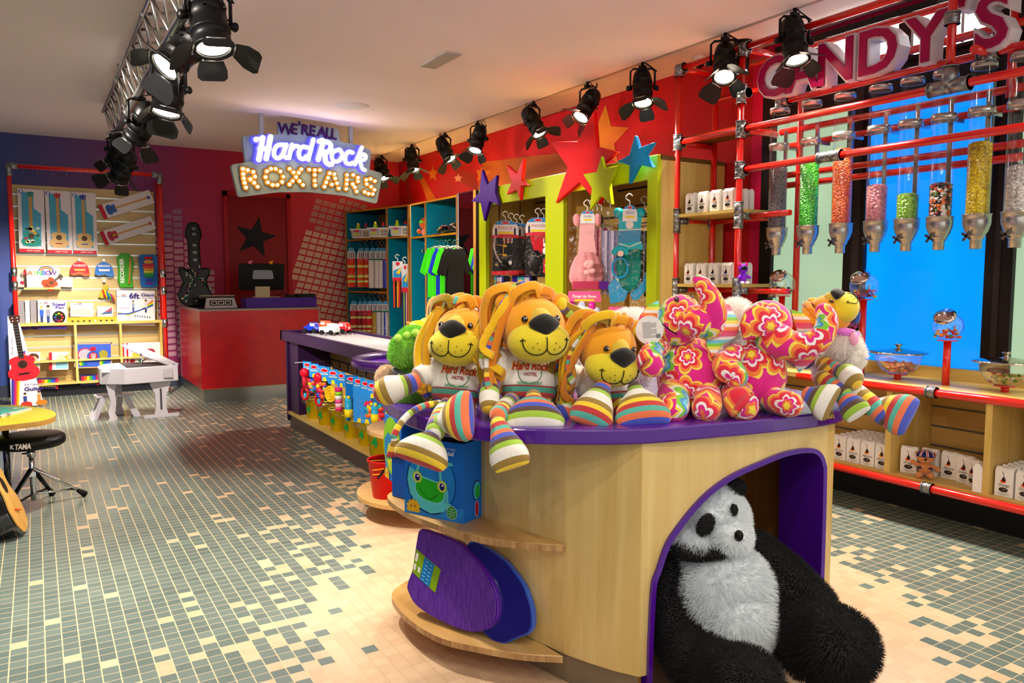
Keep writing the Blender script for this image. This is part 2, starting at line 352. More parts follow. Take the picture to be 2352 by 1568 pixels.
pane('#94b092', 3.04, 3.60, GZ0, 2.36, .62); pane('#0086ff', 2.19, 2.90, GZ0, 2.36, .62); pane('#94b092', 1.0, 2.05, GZ0, 2.36, .62)
# bright transom light above the window
m = MB(); m.bb(XW-.06, XW, 1.2, 3.6, 2.54, 2.84, FR)
for i, (a, b) in enumerate(((3.30, 3.52), (2.72, 3.20), (2.2, 2.62))): m.bb(XW-.062, XW-.058, a, b, 2.56, 2.80, M('#eef6f2', .5, e=2.2))
for k in range(9): m.bb(XW-.075, XW-.06, 2.2+k*.14, 2.215+k*.14, 2.56, 2.80, M('#9fb4b0', .4))
struct(m.build('window_2'))
# red door with a black star
m = MB(); DR = M('#8e0616', .4); m.bb(1.995, 2.045, YB-.06, YB, 0, 2.36, M('#a80a1e', .4)); m.bb(2.765, 2.815, YB-.06, YB, 0, 2.36, M('#b00c20', .4)); m.bb(1.995, 2.815, YB-.06, YB, 2.30, 2.36, M('#a80a1e', .4))
dframe = struct(m.build('door_1'))
m = MB(); m.bb(2.045, 2.765, YB-.03, YB-.005, 0, 2.30, DR); dl = m.build('door_leaf', dframe)
sc_ = ay(587, 545, YB-.04); m = MB(); F = frame(Vector((sc_.x, YB-.032, sc_.z)), (1, 0, 0), (0, 0, 1)); m.prism(star(.26, .105, 78), 0, .012, M('#1d1f26', .6), F); m.build('star', dframe)
# left fixture edge
t = thing('display_stand', 'purple and lime display stand at the left edge beside the guitar wall', 'stand'); m = MB(); m.bb(-.60, -.44, 8.2, 8.35, 0, 2.0, M('#4a1680', .4)); m.build('purple_upright', t, bevel=.01); m = MB(); m.bb(-.9, -.47, 8.0, 8.2, .35, 1.3, M('#8fae20', .4)); m.build('lime_panel', t, bevel=.01); m = MB(); m.bb(-.9, -.47, 7.98, 8.2, 0, .35, MAPLE); m.build('maple_base', t)
m = MB(); m.bb(-3.1, -3, -3, YB, 0, CZ, M('#2a3f86', .6)); struct(m.build('wall_left'))
# ceiling fittings
m = MB(); c = az(809, 243, CZ); m.lathe([(.001, -.004), (.145, -.004), (.152, -.002), (.152, 0)], M('#d8d2d8', .6), (c.x, c.y, CZ), 40); tag(m.build('ceiling_speaker'), 'round white ceiling speaker above the lit sign', 'speaker')
m = MB(); c = az(1003, 134, CZ); m.bb(c.x-.03, c.x+.1, c.y-.2, c.y+.22, CZ-.012, CZ, M('#b7adaa', .5)); m.bb(c.x-.02, c.x+.09, c.y-.19, c.y+.21, CZ-.016, CZ-.011, M('#9d9496', .3)); tag(m.build('ceiling_vent', bevel=.004), 'small rectangular white vent plate in the ceiling', 'vent')
# ================================================================== STAGE TRUSS AND PAR LAMPS
m = MB(); T1 = (.585, CZ-.07); T2 = (.655, CZ-.30); T3 = (.80, CZ-.07)
tr = thing('lighting_truss', 'silver triangular lighting truss hung under the ceiling on the left', 'truss')
def chord(p, nm, r=.021):
    a = MB(); a.cyl((p[0], 1.6, p[1]), (p[0], 7.9, p[1]), r, ALU, n=12)
    for y in (3.2, 4.9, 6.6): a.cyl((p[0], y-.02, p[1]), (p[0], y+.02, p[1]), r+.006, ALU, n=12)
    a.build(nm, tr)
chord(T1, 'chord', .018); chord(T2, 'chord', .026); chord(T3, 'chord', .018)
a = MB(); y = 1.7; k = 0
while y < 7.8:
    for A, B in ((T1, T2), (T3, T2), (T1, T3)):
        p, q = (A, B) if k % 2 == 0 else (B, A); a.cyl((p[0], y, p[1]), (q[0], y+.16, q[1]), .010, ALU, n=8)
    y += .16; k += 1
a.build('lattice', tr)
a = MB()
for y in (2.0, 4.2, 6.4): a.cyl((.585, y, CZ-.07), (.585, y, CZ), .008, ALU, n=8); a.cyl((.80, y, CZ-.07), (.80, y, CZ), .008, ALU, n=8)
a.build('ceiling_bracket', tr)
GLOW = M('#fff4d8', .3, e=14)
def par(mount, lens_dir, label, L=.30, r=.078, drop=.15, power=55, twist=0.0, group=None, color=(1, .90, .77), spot=85, door=1.0):
    mount = Vector(mount); d = Vector(lens_dir).normalized(); t = thing('stage_lamp', label, 'stage lamp', mount, group='black stage lamps with barn doors')
    piv = Vector((0, 0, -drop)); side = Vector((0, 0, 1)).cross(d)
    if side.length < .25: side = _r.copy()
    side.normalize(); side.z = 0; side.normalize(); q = rot_to(d, side.cross(d) if abs(d.z) > .95 else (0, 0, 1)); X = side; Y = d.cross(X).normalized(); q = Matrix((X, Y, d)).transposed()
    b = MB(); z0 = -L*.55; z1 = L*.45
    b.lathe([(.001, z0), (r*.5, z0+.005), (r*.85, z0+.03), (r*.98, z0+.06), (r, z0+.09), (r, z0+.10), (r*1.05, z0+.10), (r*1.05, z0+.115), (r, z0+.115), (r, z1-.09), (r*1.06, z1-.09), (r*1.06, z1-.075), (r, z1-.075), (r, z1-.012), (r*1.12, z1-.012), (r*1.12, z1), (r*.9, z1), (r*.9, z1-.01)], BLACK, piv, 28, q)
    for k in range(6): b.box(piv+q @ Vector((r*cos(k*pi/3), r*sin(k*pi/3), z0+.14)), (.03, .012, .008), BLK, q @ Matrix.Rotation(k*pi/3, 3, 'Z'))
    b.build('can', t)
    b = MB(); b.lathe([(.001, z1-.012), (r*.5, z1-.010), (r*.86, z1-.014)], GLOW, piv, 24, q); b.build('lens', t)
    b = MB(); w_ = r*1.28
    b.tube([X*w_+piv, X*w_+Vector((0, 0, -.03)), X*(w_-.02)+Vector((0, 0, -.012)), X*-(w_-.02)+Vector((0, 0, -.012)), X*-w_+Vector((0, 0, -.03)), X*-w_+piv], .008, BLACK, 6)
    for sgn in (-1, 1):
        b.lathe([(.001, .03), (.018, .028), (.022, .02), (.018, .008), (.012, -.012), (.001, -.012)], BLACK, piv+X*sgn*w_, 9, rot_to(X*sgn))
    b.build('yoke', t)
    b = MB(); b.cyl((0, 0, -.012), (0, 0, .035), .012, BLACK, n=10); b.box((0, 0, .0), (.05, .03, .02), BLACK); b.build('clamp', t)
    b = MB(); bk = piv-d*L*.5; b.tube(cat([bk, bk+Vector((.03, .02, .08)), X*(r*1.5)+Vector((0, 0, -.03)), X*.04+Vector((0, 0, .01)), (0, 0, .04)], 5), .0035, BLK, 6); b.build('cable', t)
    fc = piv+d*(z1*1.0)
    for k in range(4):
        an = k*pi/2+twist; u = (X*cos(an)+Y*sin(an)); v = d.cross(u); op = [.95, .6, 1.0, .7][k]*door
        dn = (d*cos(op)+u*sin(op)).normalized(); h_ = .115 if k % 2 == 0 else .085; w0, w1 = r*.62, r*(1.05 if k % 2 == 0 else .8)
        p0 = fc+u*r*1.08; F = frame(p0, v, dn); poly = [(-w0, 0), (w0, 0), (w1, h_*.45), (w1, h_*.85), (w1*.75, h_), (-w1*.75, h_), (-w1, h_*.85), (-w1, h_*.45)]
        b = MB(); b.prism(poly, -.0012, .0012, BLK, F); b.cyl(p0-v*w0*.8, p0+v*w0*.8, .005, STEEL, n=6); b.build('barn_door', t)
    sp = bpy.data.lights.new('bulb', 'SPOT'); sp.energy = power; sp.color = color; sp.spot_size = R(spot); sp.spot_blend = .6; sp.shadow_soft_size = .05
    so = bpy.data.objects.new('bulb', sp); COL.objects.link(so); so.parent = t; so.location = piv+d*(z1+.01); so.rotation_euler = d.to_track_quat('-Z', 'Y').to_euler()
    return t
def dirpx(x0, y0, x1, y1, toward, dist=5): # direction through the room as seen, plus a lean along the view
    return ((_r*(x1-x0)-_u*(y1-y0))/math.hypot(x1-x0, y1-y0))*math.sqrt(max(0, 1-toward*toward))-_f*toward
RX = 3.80
def ycol(x, X): return ax(x, 400, X).y
ql = [  # mount x, body line, lean to the viewer, label, size
 (877, (872, 385, 890, 425), .25, 'small far stage lamp half hidden by the right end of the lit sign', 1),
 (947, (943, 372, 950, 410), .2, 'stage lamp on the ceiling edge second from the lit sign', 1),
 (1023, (1015, 335, 1040, 385), .25, 'stage lamp tilted to the right, third from the lit sign', 1),
 (1098, (1101, 300, 1089, 352), .3, 'stage lamp with a looped cable, above the purple star', 1),
 (1225, (1208, 270, 1240, 330), .3, 'stage lamp above the small red star, tilted to the right', 1),
 (1348, (1355, 230, 1322, 290), .3, 'stage lamp leaning left above the big red star', 1),
 (1473, (1475, 190, 1473, 257), .35, 'stage lamp above the blue star, pointing straight down', 1),
 (1659, (1655, 125, 1640, 210), .45, 'stage lamp with a round bright lens beside the candy pipe rack', 1),
 (1815, (1808, 75, 1811, 168), .25, 'large stage lamp in front of the letter A of the candy sign', 1)]
for i, (mx, ln, tw, lb, s_) in enumerate(ql):
    p = ay(mx, 400, 1.0); Y = ycol(mx, RX); par((RX, Y, CZ-.035), dirpx(*ln, tw), lb, twist=.35+.5*(i % 3), power=[50, 90, 100, 110, 120, 130, 100, 90, 90][i], L=.29, r=.068)
par((3.42, 1.92, CZ-.03), dirpx(2300, -20, 2215, 55, .55), 'stage lamp with a glowing lens in front of the last letter of the candy sign', twist=.2, L=.30, r=.072, drop=.14, power=100)
TX, TZ = T2[0], T2[1]-.03
def tl(lx, ly, bx, by, tw, lb, i, **k):
    # lamp hung under the truss: place the pivot on the ray of its body, under the lower chord
    p = ax((lx+bx)/2, (ly+by)/2, TX+.02); z = min(p.z, TZ-.10); par((TX+.02, p.y, z+(TZ-z)*.999), dirpx(bx, by, lx, ly, tw), lb, twist=.3*i, drop=(TZ-z), power=(105 if lx > 350 else 150), **k)
tl(489, 91, 468, 5, .15, 'big stage lamp at the near end of the truss, pointing down', 1)
tl(398, 146, 440, 80, .5, 'stage lamp on the truss with its bright lens turned to the viewer', 2)
tl(388, 230, 390, 188, .2, 'stage lamp on the truss hanging below the one with the bright lens', 3)
tl(310, 306, 345, 262, -.40, 'stage lamp near the far end of the truss, leaning left', 4)
tl(262, 362, 285, 330, -.40, 'far stage lamp on the truss above the red pipe frame', 5)
tl(274, 393, 292, 372, -.45, 'farthest stage lamp of the truss, over the red pipe of the guitar wall', 0)
t_ = par((.93, 2.62, CZ-.03), (.15, .25, -.9), 'nearest stage lamp, cut by the top edge above the truss', L=.34, r=.09, twist=.6, power=20)
# unseen stage lamps added as fill light for the island and cabinets
for k, (x_, y_, d_) in enumerate([(TX, 1.9, (.55, .25, -1)), (TX, 1.0, (.6, .5, -1)), (TX, .2, (.5, .9, -1)), (RX, .9, (-.6, .5, -1)), (RX, .1, (-.4, .9, -1)), (-1.2, .3, (.6, .9, -1)), (-1.2, 3.0, (5, 3.0, -1.7)), (-1.2, 6.0, (5, .4, -1.6))]):
    par((x_, y_, CZ-.3 if x_ == TX else CZ-.03), d_, ['fill stage lamp added out of view on the near truss end', 'fill stage lamp added out of view above the camera', 'fill stage lamp added out of view behind the camera', 'fill stage lamp added out of view on the ceiling edge', 'fill stage lamp added out of view at the ceiling edge start', 'fill stage lamp added out of view left of the camera', 'fill stage lamp added out of view at the left ceiling', 'fill stage lamp added out of view at the far left ceiling'][k], power=[12, 10, 10, 34, 26, 14, 330, 400][k], spot=110 if k < 6 else 50)
def mini(p, d, lb, pw):
    t = thing('spotlight', lb, 'spotlight', p); a = MB(); a.lathe([(.001, 0), (.062, 0), (.062, -.02), (.05, -.03), (.001, -.03)], BLACK, (0, 0, 0), 24); a.cyl((0, 0, -.03), (0, 0, -.09), .010, BLACK); a.build('ceiling_mount', t)
    d = Vector(d).normalized(); q = rot_to(d); c = Vector((0, 0, -.15)); a = MB(); a.lathe([(.001, -.09), (.03, -.088), (.042, -.06), (.045, .06), (.04, .07), (.036, .06)], BLACK, c, 20, q); a.build('can', t)
    a = MB(); a.lathe([(.001, .055), (.037, .055)], M('#fffaf0', .3, e=30), c, 16, q); a.build('lens', t)
    l = bpy.data.lights.new('bulb', 'SPOT'); l.energy = pw; l.color = (1, .88, .7); l.spot_size = R(90); l.spot_blend = .5; l.shadow_soft_size = .03; o = bpy.data.objects.new('bulb', l); COL.objects.link(o); o.parent = t; o.location = c+d*.075; o.rotation_euler = d.to_track_quat('-Z', 'Y').to_euler()
pt = az(2020, 45, CZ+.03); mini((pt.x, pt.y, CZ+.035), (-.1, .1, -1), 'small black ceiling spotlight above the letter D of the candy sign', 70)
pt = az(1693, 148, CZ+.03); mini((4.12, 3.72, CZ+.035), (-.35, -.25, -.9), 'small black ceiling spotlight shining beside the letter C', 60)
# CCTV dome
t = thing('dome_camera', 'small white and black dome camera under the ceiling by the candy rack', 'camera', (4.0, 4.22, CZ+.03)); t.location = (4.12, 4.12, CZ+.035)
a = MB(); a.lathe([(.001, 0), (.05, 0), (.055, -.03), (.05, -.055), (.001, -.055)], WHITE, n=24); a.build('housing', t); a = MB(); a.ell((0, 0, -.055), (.036, .036, .034), M('#0a0a0c', .1)); a.build('dome', t)
# ================================================================== HANGING SIGN
SA = az(605, 258, CZ); SBp = az(812, 288, CZ); SU = (SBp-SA).normalized(); SF = frame(SA, SU, (0, 0, 1))   # x along the sign, y up, z towards the viewer
def son(x, y):
    n = Vector((SF[0][2], SF[1][2], SF[2][2])); d = ray(x, y); t = (SA-CAMP).dot(n)/d.dot(n); p = CAMP+d*t-SA; return (p.dot(SU), p.z)
sg = thing('hanging_sign', 'grey ceiling-hung sign with lit white script letters and bulb-lit capitals', 'sign')
SGM = M('#8fa3ae', .35)
def rnd(P, k=4, rr=.035):
    o = []
    for i in range(len(P)):
        a, b, c = Vector(P[i-1]), Vector(P[i]), Vector(P[(i+1) % len(P)]); d1 = (a-b); d2 = (c-b); r_ = min(rr, d1.length*.45, d2.length*.45); p, q = b+d1.normalized()*r_, b+d2.normalized()*r_
        for j in range(k+1): t = j/k; o.append(tuple((1-t)**2*p+2*t*(1-t)*b+t*t*q))
    return o
up_ = [son(*p) for p in [(640, 282), (710, 286), (780, 296), (782, 325), (820, 331), (855, 344), (850, 398), (566, 372), (566, 380), (558, 312), (600, 308), (643, 309)]]
lo_ = [son(*p) for p in [(530, 378), (600, 368), (700, 364), (790, 372), (879, 398), (866, 468), (790, 449), (710, 441), (640, 441), (548, 453)]]
a = MB(); a.prism(rnd(up_), -.05, -.015, SGM, SF); a.prism(rnd(lo_), -.035, .0, SGM, SF); a.build('sign_board', sg)
for xx in (0.0, (SBp-SA).length): a = MB(); a.box(SA+SU*xx+Vector((0, 0, -.16))+Vector((SF[0][2], SF[1][2], 0))*-.06, (.035, .035, .36), M('#a9b3bb', .4)); a.build('hanger', sg)
def arc_text(parent, name, txt, path, size, mat, ext, z, bold, shear=0, sidemat=None):
    # letters placed one by one along a chain of points (pixel positions on the sign plane)
    for ch, (x, y, rot) in zip(txt, path):
        if ch == ' ': continue
        u, v = son(x, y); F = SF @ Matrix.Translation((u, v, z)) @ Matrix.Rotation(rot, 4, 'Z'); a = MB(); a.text(F, ch, 0, 0, size, mat, 0, bold=bold, shear=shear, ext=ext); yield a
WT = "WE'RE ALL"; PX = [(656, 301, -.06), (676, 301, -.06), (688, 297, -.07), (701, 303, -.08), (718, 305, -.1), (0, 0, 0), (740, 308, -.11), (755, 311, -.12), (767, 313, -.13)]
b = MB()
for a in arc_text(sg, 'letter', WT, [(x, y-4, r_) for x, y, r_ in PX], .145, M('#3a0c5c', .4), .02, -.01, .018):
    o = len(b.v); b.v += a.v; b.f += [tuple(i+o for i in f) for f in a.f]; b.mi += [b.slot(a.mats[0])]*len(a.f); b.uv += a.uv; b.sm += a.sm
b.build('purple_lettering', sg)
LIT = M('#ffffff', .3, e=1.8); LSD = M('#3a34d0', .35, e=1.1)
# script letters: strokes as fat rounded strips in the sign plane
HR = {  # polylines in photograph pixels
 'H': [[(583, 322), (598, 318), (589, 368)], [(616, 316), (606, 366)], [(592, 343), (612, 343)]],
 'a': [[(645, 334), (633, 335), (625, 345), (624, 358), (632, 365), (642, 359), (648, 345)], [(652, 334), (645, 357), (652, 364)]],
 'r': [[(665, 334), (658, 364)], [(664, 345), (671, 337), (679, 338)]],
 'd': [[(700, 340), (688, 339), (681, 350), (682, 362), (690, 367), (699, 360)], [(714, 322), (702, 368)]],
 'R': [[(727, 326), (736, 327), (725, 368)], [(736, 326), (750, 330), (754, 340), (747, 350), (733, 350)], [(740, 352), (742, 372), (750, 379), (756, 378)]],
 'o': [[(772, 345), (760, 350), (756, 362), (762, 372), (773, 370), (780, 358), (776, 347), (772, 345)]],
 'c': [[(804, 352), (794, 350), (787, 360), (788, 374), (798, 378), (804, 375)]],
 'k': [[(825, 340), (809, 379)], [(815, 368), (826, 356), (834, 360), (830, 368), (818, 369)], [(820, 370), (826, 388), (832, 392)]]}
for ch, sts in HR.items():
    A = MB(); B = MB()
    for st in sts:
        P = [son(*p) for p in st]; W = .046 if ch in 'HR' else .038
        if ch == 'k': W = .036
        P3 = cat([Vector((u, v, 0)) for u, v in P], 4) if len(P) > 2 and ch not in 'H' else [Vector((u, v, 0)) for u, v in P]
        for g, zz, ww in ((A, .062, W*.5), (B, .030, W*.5+.011)):
            # flat ribbon with rounded ends
            n = len(P3); Lp = []; Rp = []
            for i in range(n):
                d = (P3[min(i+1, n-1)]-P3[max(i-1, 0)]).normalized(); nn = Vector((-d.y, d.x, 0)); Lp.append(P3[i]+nn*ww); Rp.append(P3[i]-nn*ww)
            th = .012 if g is A else .040
            for i in range(n-1):
                q4 = [Lp[i], Rp[i], Rp[i+1], Lp[i+1]]; g.prism([(p.x, p.y) for p in q4], zz-th, zz+(i % 2)*.0002, LIT if g is A else LSD, SF)
            for e in (0, n-1): g.prism([(P3[e].x+ww*cos(2*pi*k/12), P3[e].y+ww*sin(2*pi*k/12)) for k in range(12)], zz-th, zz+.0001, LIT if g is A else LSD, SF)
            for e in range(1, n-1): g.prism([(P3[e].x+ww*cos(2*pi*k/12), P3[e].y+ww*sin(2*pi*k/12)) for k in range(12)], zz-th, zz+.0003, LIT if g is A else LSD, SF)
    o = B.build('letter_side', sg); c_ = A.build('lit_letter', o)
# ROXTARS marquee bulbs
bul = {'R': [(556, 388), (567, 391), (580, 395), (584, 406), (573, 412), (557, 400), (558, 410), (560, 420), (563, 431), (582, 420), (590, 429)],
 'O': [(620, 388), (631, 388), (642, 394), (649, 406), (646, 418), (635, 425), (624, 425), (613, 419), (608, 407), (611, 394)],
 'X': [(663, 388), (672, 396), (678, 407), (670, 416), (663, 424), (690, 389), (684, 397), (686, 416), (694, 425)],
 'T': [(708, 390), (721, 391), (733, 391), (721, 402), (721, 415), (722, 426)],
 'A': [(755, 398), (766, 400), (751, 409), (768, 410), (747, 419), (772, 421), (743, 429), (760, 424), (776, 433)],
 'r': [(795, 402), (809, 402), (820, 408), (820, 417), (808, 423), (795, 413), (794, 423), (793, 434), (813, 430), (817, 440)],
 's': [(839, 413), (849, 411), (859, 416), (840, 423), (850, 429), (858, 436), (854, 446), (844, 445), (835, 441)]}
BUL = M('#ffd890', .3, e=10); TRAY = M('#6a4a14', .5)
for ch, P in bul.items():
    a = MB(); b = MB()
    for p in P:
        u, v = son(*p); a.prism([(u+.033*cos(2*pi*k/14), v+.033*sin(2*pi*k/14)) for k in range(14)], .0, .012+.0002*(len(a.f) % 7), TRAY, SF); pass
    o = a.build('bulb_tray', sg)
    for p in P: u, v = son(*p); b = MB(); b.ell(SF @ Vector((u, v, .026)), (.014, .014, .014), BUL, nu=12, nv=8); b.build('bulb', o)
# ================================================================== CASH DESK
t = thing('cash_desk', 'red cash desk with purple top and steel kick plate', 'desk')
D0 = az(465, 926, 0); X0, X1, Y0, Y1 = D0.x, 2.68, D0.y, 9.75
DM = NT('red_laminate'); tc = DM.n('TexCoord'); nz = DM.n('TexNoise', {'Vector': tc.outputs['Object'], 'Scale': 9.0, 'Detail': 5.0}); DM.set(DM.b.inputs['Base Color'], DM.ramp(nz.outputs[0], [(.3, '#b2041c'), (.7, '#c80a1e')])); DM.b.inputs['Roughness'].default_value = .3
a = MB(); a.bb(X0, X1, Y0, Y0+.03, .14, .955, DM.m); a.bb(X0, X0+.03, Y0+.03, Y1, .14, .955, DM.m); a.bb(X1-.03, X1, Y0+.03, Y1, .14, .955, DM.m); a.build('panel', t)
a = MB(); a.bb(X0+.02, X1-.02, Y0+.02, Y1, 0, .14, M('#9aa0a0', .3, .9)); a.build('kick_plate', t)
TRM = M('#8f7f76', .35, .5)
a = MB(); a.bb(X0-.004, X1+.004, Y0-.004, Y1, .955, .975, TRM); a.bb(X1-.006, X1+.006, Y0-.006, Y0+.02, .14, .96, TRM); a.bb(X0-.004, X0+.012, Y1-.02, Y1, .14, .96, TRM); a.bb(X0, X1, Y0-.003, Y0+.01, .138, .146, M('#b0642a', .4)); a.build('trim', t)
a = MB(); a.bb(X0, X1, Y0, Y1, .975, .982, M('#34104a', .3)); a.build('desk_top', t)
a = MB(); a.bb(1.90, X1-.02, Y0+.01, Y0+.25, .982, 1.085, M('#3c1488', .35)); a.build('raised_ledge', t)
# till screen
t = thing('till_screen', 'black touch till seen from behind on the red cash desk', 'till', (2.20, 9.0, .982))
a = MB(); F = frame((0, 0, .33), (1, 0, 0), (0, -.15, 1)); a.prism(rnd([(-.25, -.15), (.25, -.15), (.25, .15), (-.25, .15)], 3, .02), -.02, .02, BLACK, F); a.build('screen', t)
a = MB(); a.prism(rnd([(-.11, -.02), (.13, -.02), (.11, .08), (-.10, .08)], 3, .02), .02, .035, M('#9aa4b8', .4), F); a.build('rear_label', t)
a = MB(); a.bb(-.17, .17, -.12, .12, 0, .03, BLACK); a.box((0, -.02, .12), (.16, .04, .2), M('#cfc0a0', .5)); a.box((.02, -.10, .06), (.30, .06, .09), M('#d6c8aa', .5)); a.build('stand', t)
for k, (xx, hh) in enumerate(((-.13, '#f0709a'), (.1, '#e8a020'))):
    a = MB(); a.ell((0, 0, .02), (.02, .02, .022), M(hh, .6)); a.ell((.015, 0, .035), (.012, .012, .012), M(hh, .6)); tag(a.build('figurine', loc=(2.20+xx, 8.97, .982+.47)), ['tiny pink figurine perched on the till screen', 'tiny orange figurine perched on the till screen'][k], 'figurine')
a = MB(); a.box((0, 0, .02), (.20, .12, .04), BLK); a.box((-.16, 0, .015), (.08, .1, .03), BLK); a.tube(cat([(-.2, 0, .02), (-.25, -.04, .05), (-.3, 0, .02)], 4), .005, BLK, 6); tag(a.build('card_terminal', loc=(2.56, 8.55, 1.085)), 'low black card machine with cables on the desk ledge', 'card machine')
# framed label box on the desk
t = thing('display_box', 'white and grey box with three square windows on the cash desk', 'box', (1.68, 8.62, .982))
a = MB(); F = frame((0, 0, .0), (1, 0, 0), (0, .35, 1)); a.prism([(-.165, 0), (.165, 0), (.14, .11), (-.14, .11)], -.06, 0, M('#b5b2b8', .4), F)
a.pr(F, -.115, .025, .23, .062, M('#2a2440', .5))
for k in range(3):
    for (x_, y_, w_, h_) in ((0, 0, .06, .008), (0, .032, .06, .008), (0, 0, .008, .04), (.052, 0, .008, .04)): a.pr(F, -.10+k*.07+x_, .036+y_, w_, h_, M('#d8d0b8', .5), .0014)
a.bb(-.19, .15, .06, .20, .10, .125, M('#3a2a2e', .4)); a.bb(-.19, .15, .05, .20, .125, .132, M('#b8a890', .4)); a.build('body', t)
# black guitar gig bag on a stand
gx, gy = 1.50, 9.05
t = thing('guitar_case', 'shiny black guitar bag standing upright on the cash desk', 'guitar bag', (gx, gy, .982))
gb = [(0, .0), (-.10, .005), (-.17, .05), (-.19, .13), (-.155, .21), (-.13, .27), (-.15, .34), (-.17, .40), (-.15, .44), (-.10, .43), (-.075, .40), (-.06, .45), (-.06, .72), (-.085, .78), (-.08, .84), (-.06, .91), (-.03, .93), (.03, .93), (.06, .91), (.085, .82), (.085, .77), (.06, .72), (.065, .45), (.08, .42), (.12, .44), (.16, .42), (.155, .37), (.12, .30), (.13, .22), (.165, .14), (.16, .05), (.10, .005)]
F = frame((0, -.03, 0), (1, 0, 0), (0, .06, 1)); a = MB(); GLB = M('#060607', .3); a.prism(gb, -.09, .0, GLB, F); a.build('bag', t, bevel=.02, seg=3)
a = MB(); rr_ = random.Random(3)
a.tube([F @ Vector(p) for p in [(-.09, .45, .01), (-.02, .36, .025), (.04, .32, .025), (.16, .18, .01)]], .013, M('#14301e', .6), 6, flat=.4); a.tube([F @ Vector(p) for p in [(.06, .46, .01), (.02, .36, .025), (-.05, .22, .025), (-.15, .08, .01)]], .013, M('#1c2a3c', .6), 6, flat=.4)
for k in range(46):
    q_ = rr_.random(); s2 = rr_.random() < .5; u, v = ((-.09+.25*q_, .45-.27*q_) if s2 else (.06-.21*q_, .46-.38*q_)); a.pe(F, u+rr_.uniform(-.012, .012), v+rr_.uniform(-.012, .012), .007, .006, M(rr_.choice(['#2ad060', '#e8e060', '#f0f0e0', '#b040c0', '#e04040']), .5), .034, 6)
a.build('printed_strap', t)
a = MB(); 
for z_ in (.5, .58, .66, .78, .84): a.pr(F, -.02, z_, .04, .028, M('#6a7068', .2), .022)
for k in range(14): a.pe(F, rr_.uniform(-.12, .1), rr_.uniform(.05, .38), .012, .010, M('#8a948a', .3), .021, 7)
a.build('window_prints', t)
# ================================================================== PURPLE GONDOLA
GX0, GX1, GY0, GY1 = 1.83, 2.30, 4.42, 6.72
t = thing('toy_gondola', 'dark purple low display unit with pegs, steel rails on top and wooden base', 'display unit')
a = MB(); a.bb(GX0, GX1, GY1-.04, GY1, .06, .80, PURPD); a.bb(GX0+.02, GX0+.34, GY1-.30, GY1-.04, .06, .80, PURPD); a.build('end_panel', t, bevel=.004)
a = MB(); a.bb(GX0+.30, GX0+.33, GY0, GY1-.3, .10, .76, SLATY); a.build('back_panel', t)
for z_ in (.62, .56): 
    a = MB(); a.cyl((GX0+.26, GY0, z_), (GX0+.26, GY1-.35, z_), .006, BLK, n=6)
    for k in range(12): a.cyl((GX0+.26, GY0+.05+k*.2, .56), (GX0+.26, GY0+.05+k*.2, .62), .004, BLK, n=6)
    a.build('peg_rail', t)
a = MB(); a.bb(GX0+.0, GX1, GY0, GY1-.04, .12, .145, MAPLEY); a.build('base_shelf', t)
a = MB(); a.bb(GX0+.015, GX1, GY0, GY1-.04, 0, .12, M('#4a3a34', .35, .3)); a.build('kick_plate', t)
a = MB(); a.bb(GX0-.03, GX0+.02, GY0-.1, GY1+.05, .76, .845, PURPD); a.bb(GX1+.0, GX1+.05, GY0-.1, GY1+.05, .76, .845, PURPD); a.bb(GX0-.03, GX1+.05, GY1+.0, GY1+.05, .76, .845, PURPD); a.bb(GX0+.02, GX1, GY0-.1, GY1, .76, .80, PURPD); a.build('top_tray', t, bevel=.004)
a = MB()
for k in range(9): a.cyl((GX0+.07+k*.047, GY0-.05, .825), (GX0+.07+k*.047, GY1-.25, .825), .0085, M('#dcd8dc', .3, .3), n=8)
a.build('steel_rail', t)
# end cap: round purple tray and two round maple shelves on a post
EC = (1.66, 3.95)
t = thing('round_endcap', 'round end shelves of pale wood under a round purple tray', 'display shelf')
a = MB(); ex, ey = 1.72, 3.95
def disc(b, x, y, r, z0, z1, mt, n=48, sx=1.0, sy=1.0): b.prism([(x+r*sx*cos(2*pi*i/n), y+r*sy*sin(2*pi*i/n)) for i in range(n)], z0, z1, mt)
disc(a, 1.86, 4.02, .36, .80, .815, M('#5a10a0', .35)); a.tube([(1.86+.36*cos(2*pi*i/40), 4.02+.36*sin(2*pi*i/40), .825) for i in range(40)], .03, PURP, 8, closed=True); a.build('purple_tray', t)
for z_, rr_ in ((.455, .30), (.10, .36)): a = MB(); disc(a, 1.80, 3.88, rr_, z_, z_+.022, wood('round_ply', '#c9964e', '#e2b678', 'X')); a.build('round_shelf', t)
a = MB(); a.cyl((1.9, 3.95, 0), (1.9, 3.95, .80), .05, PURPD); a.build('post', t)
# buckets on the base shelf
def bucket(r0, r1, h, mt, inner, label, digit=None, dc=None, grp=None, loc=(0, 0, 0), rz=0):
    t = thing('sand_bucket', label, 'bucket', loc, rz, grp); a = MB(); a.lathe([(.001, 0), (r0, 0), (r1, h), (r1+.004, h), (r1+.004, h+.006), (r1-.003, h+.006), (r1-.003, h-.002), (r0-.003, .004), (.001, .004)], mt, n=28, mats=[mt]*6+[inner]*2); a.build('pail', t)
    if digit:
        F = frame((0, -(r0+r1)/2-.004, h*.48), (1, 0, 0), (0, -(r1-r0)/h, 1)); a = MB(); a.text(F, digit, 0, 0, h*.5, dc, .001, bold=.03); a.build('printed_number', t)
    a = MB(); a.tube([((r1+.004)*cos(x), .25*(r1)*sin(x), h-.01) for x in [pi*k/10 for k in range(11)]], .002, M('#e8c020', .4), 6); a.build('handle', t); return t
YEL = M('#e6c80e', .35); INN = M('#1a2038', .4)
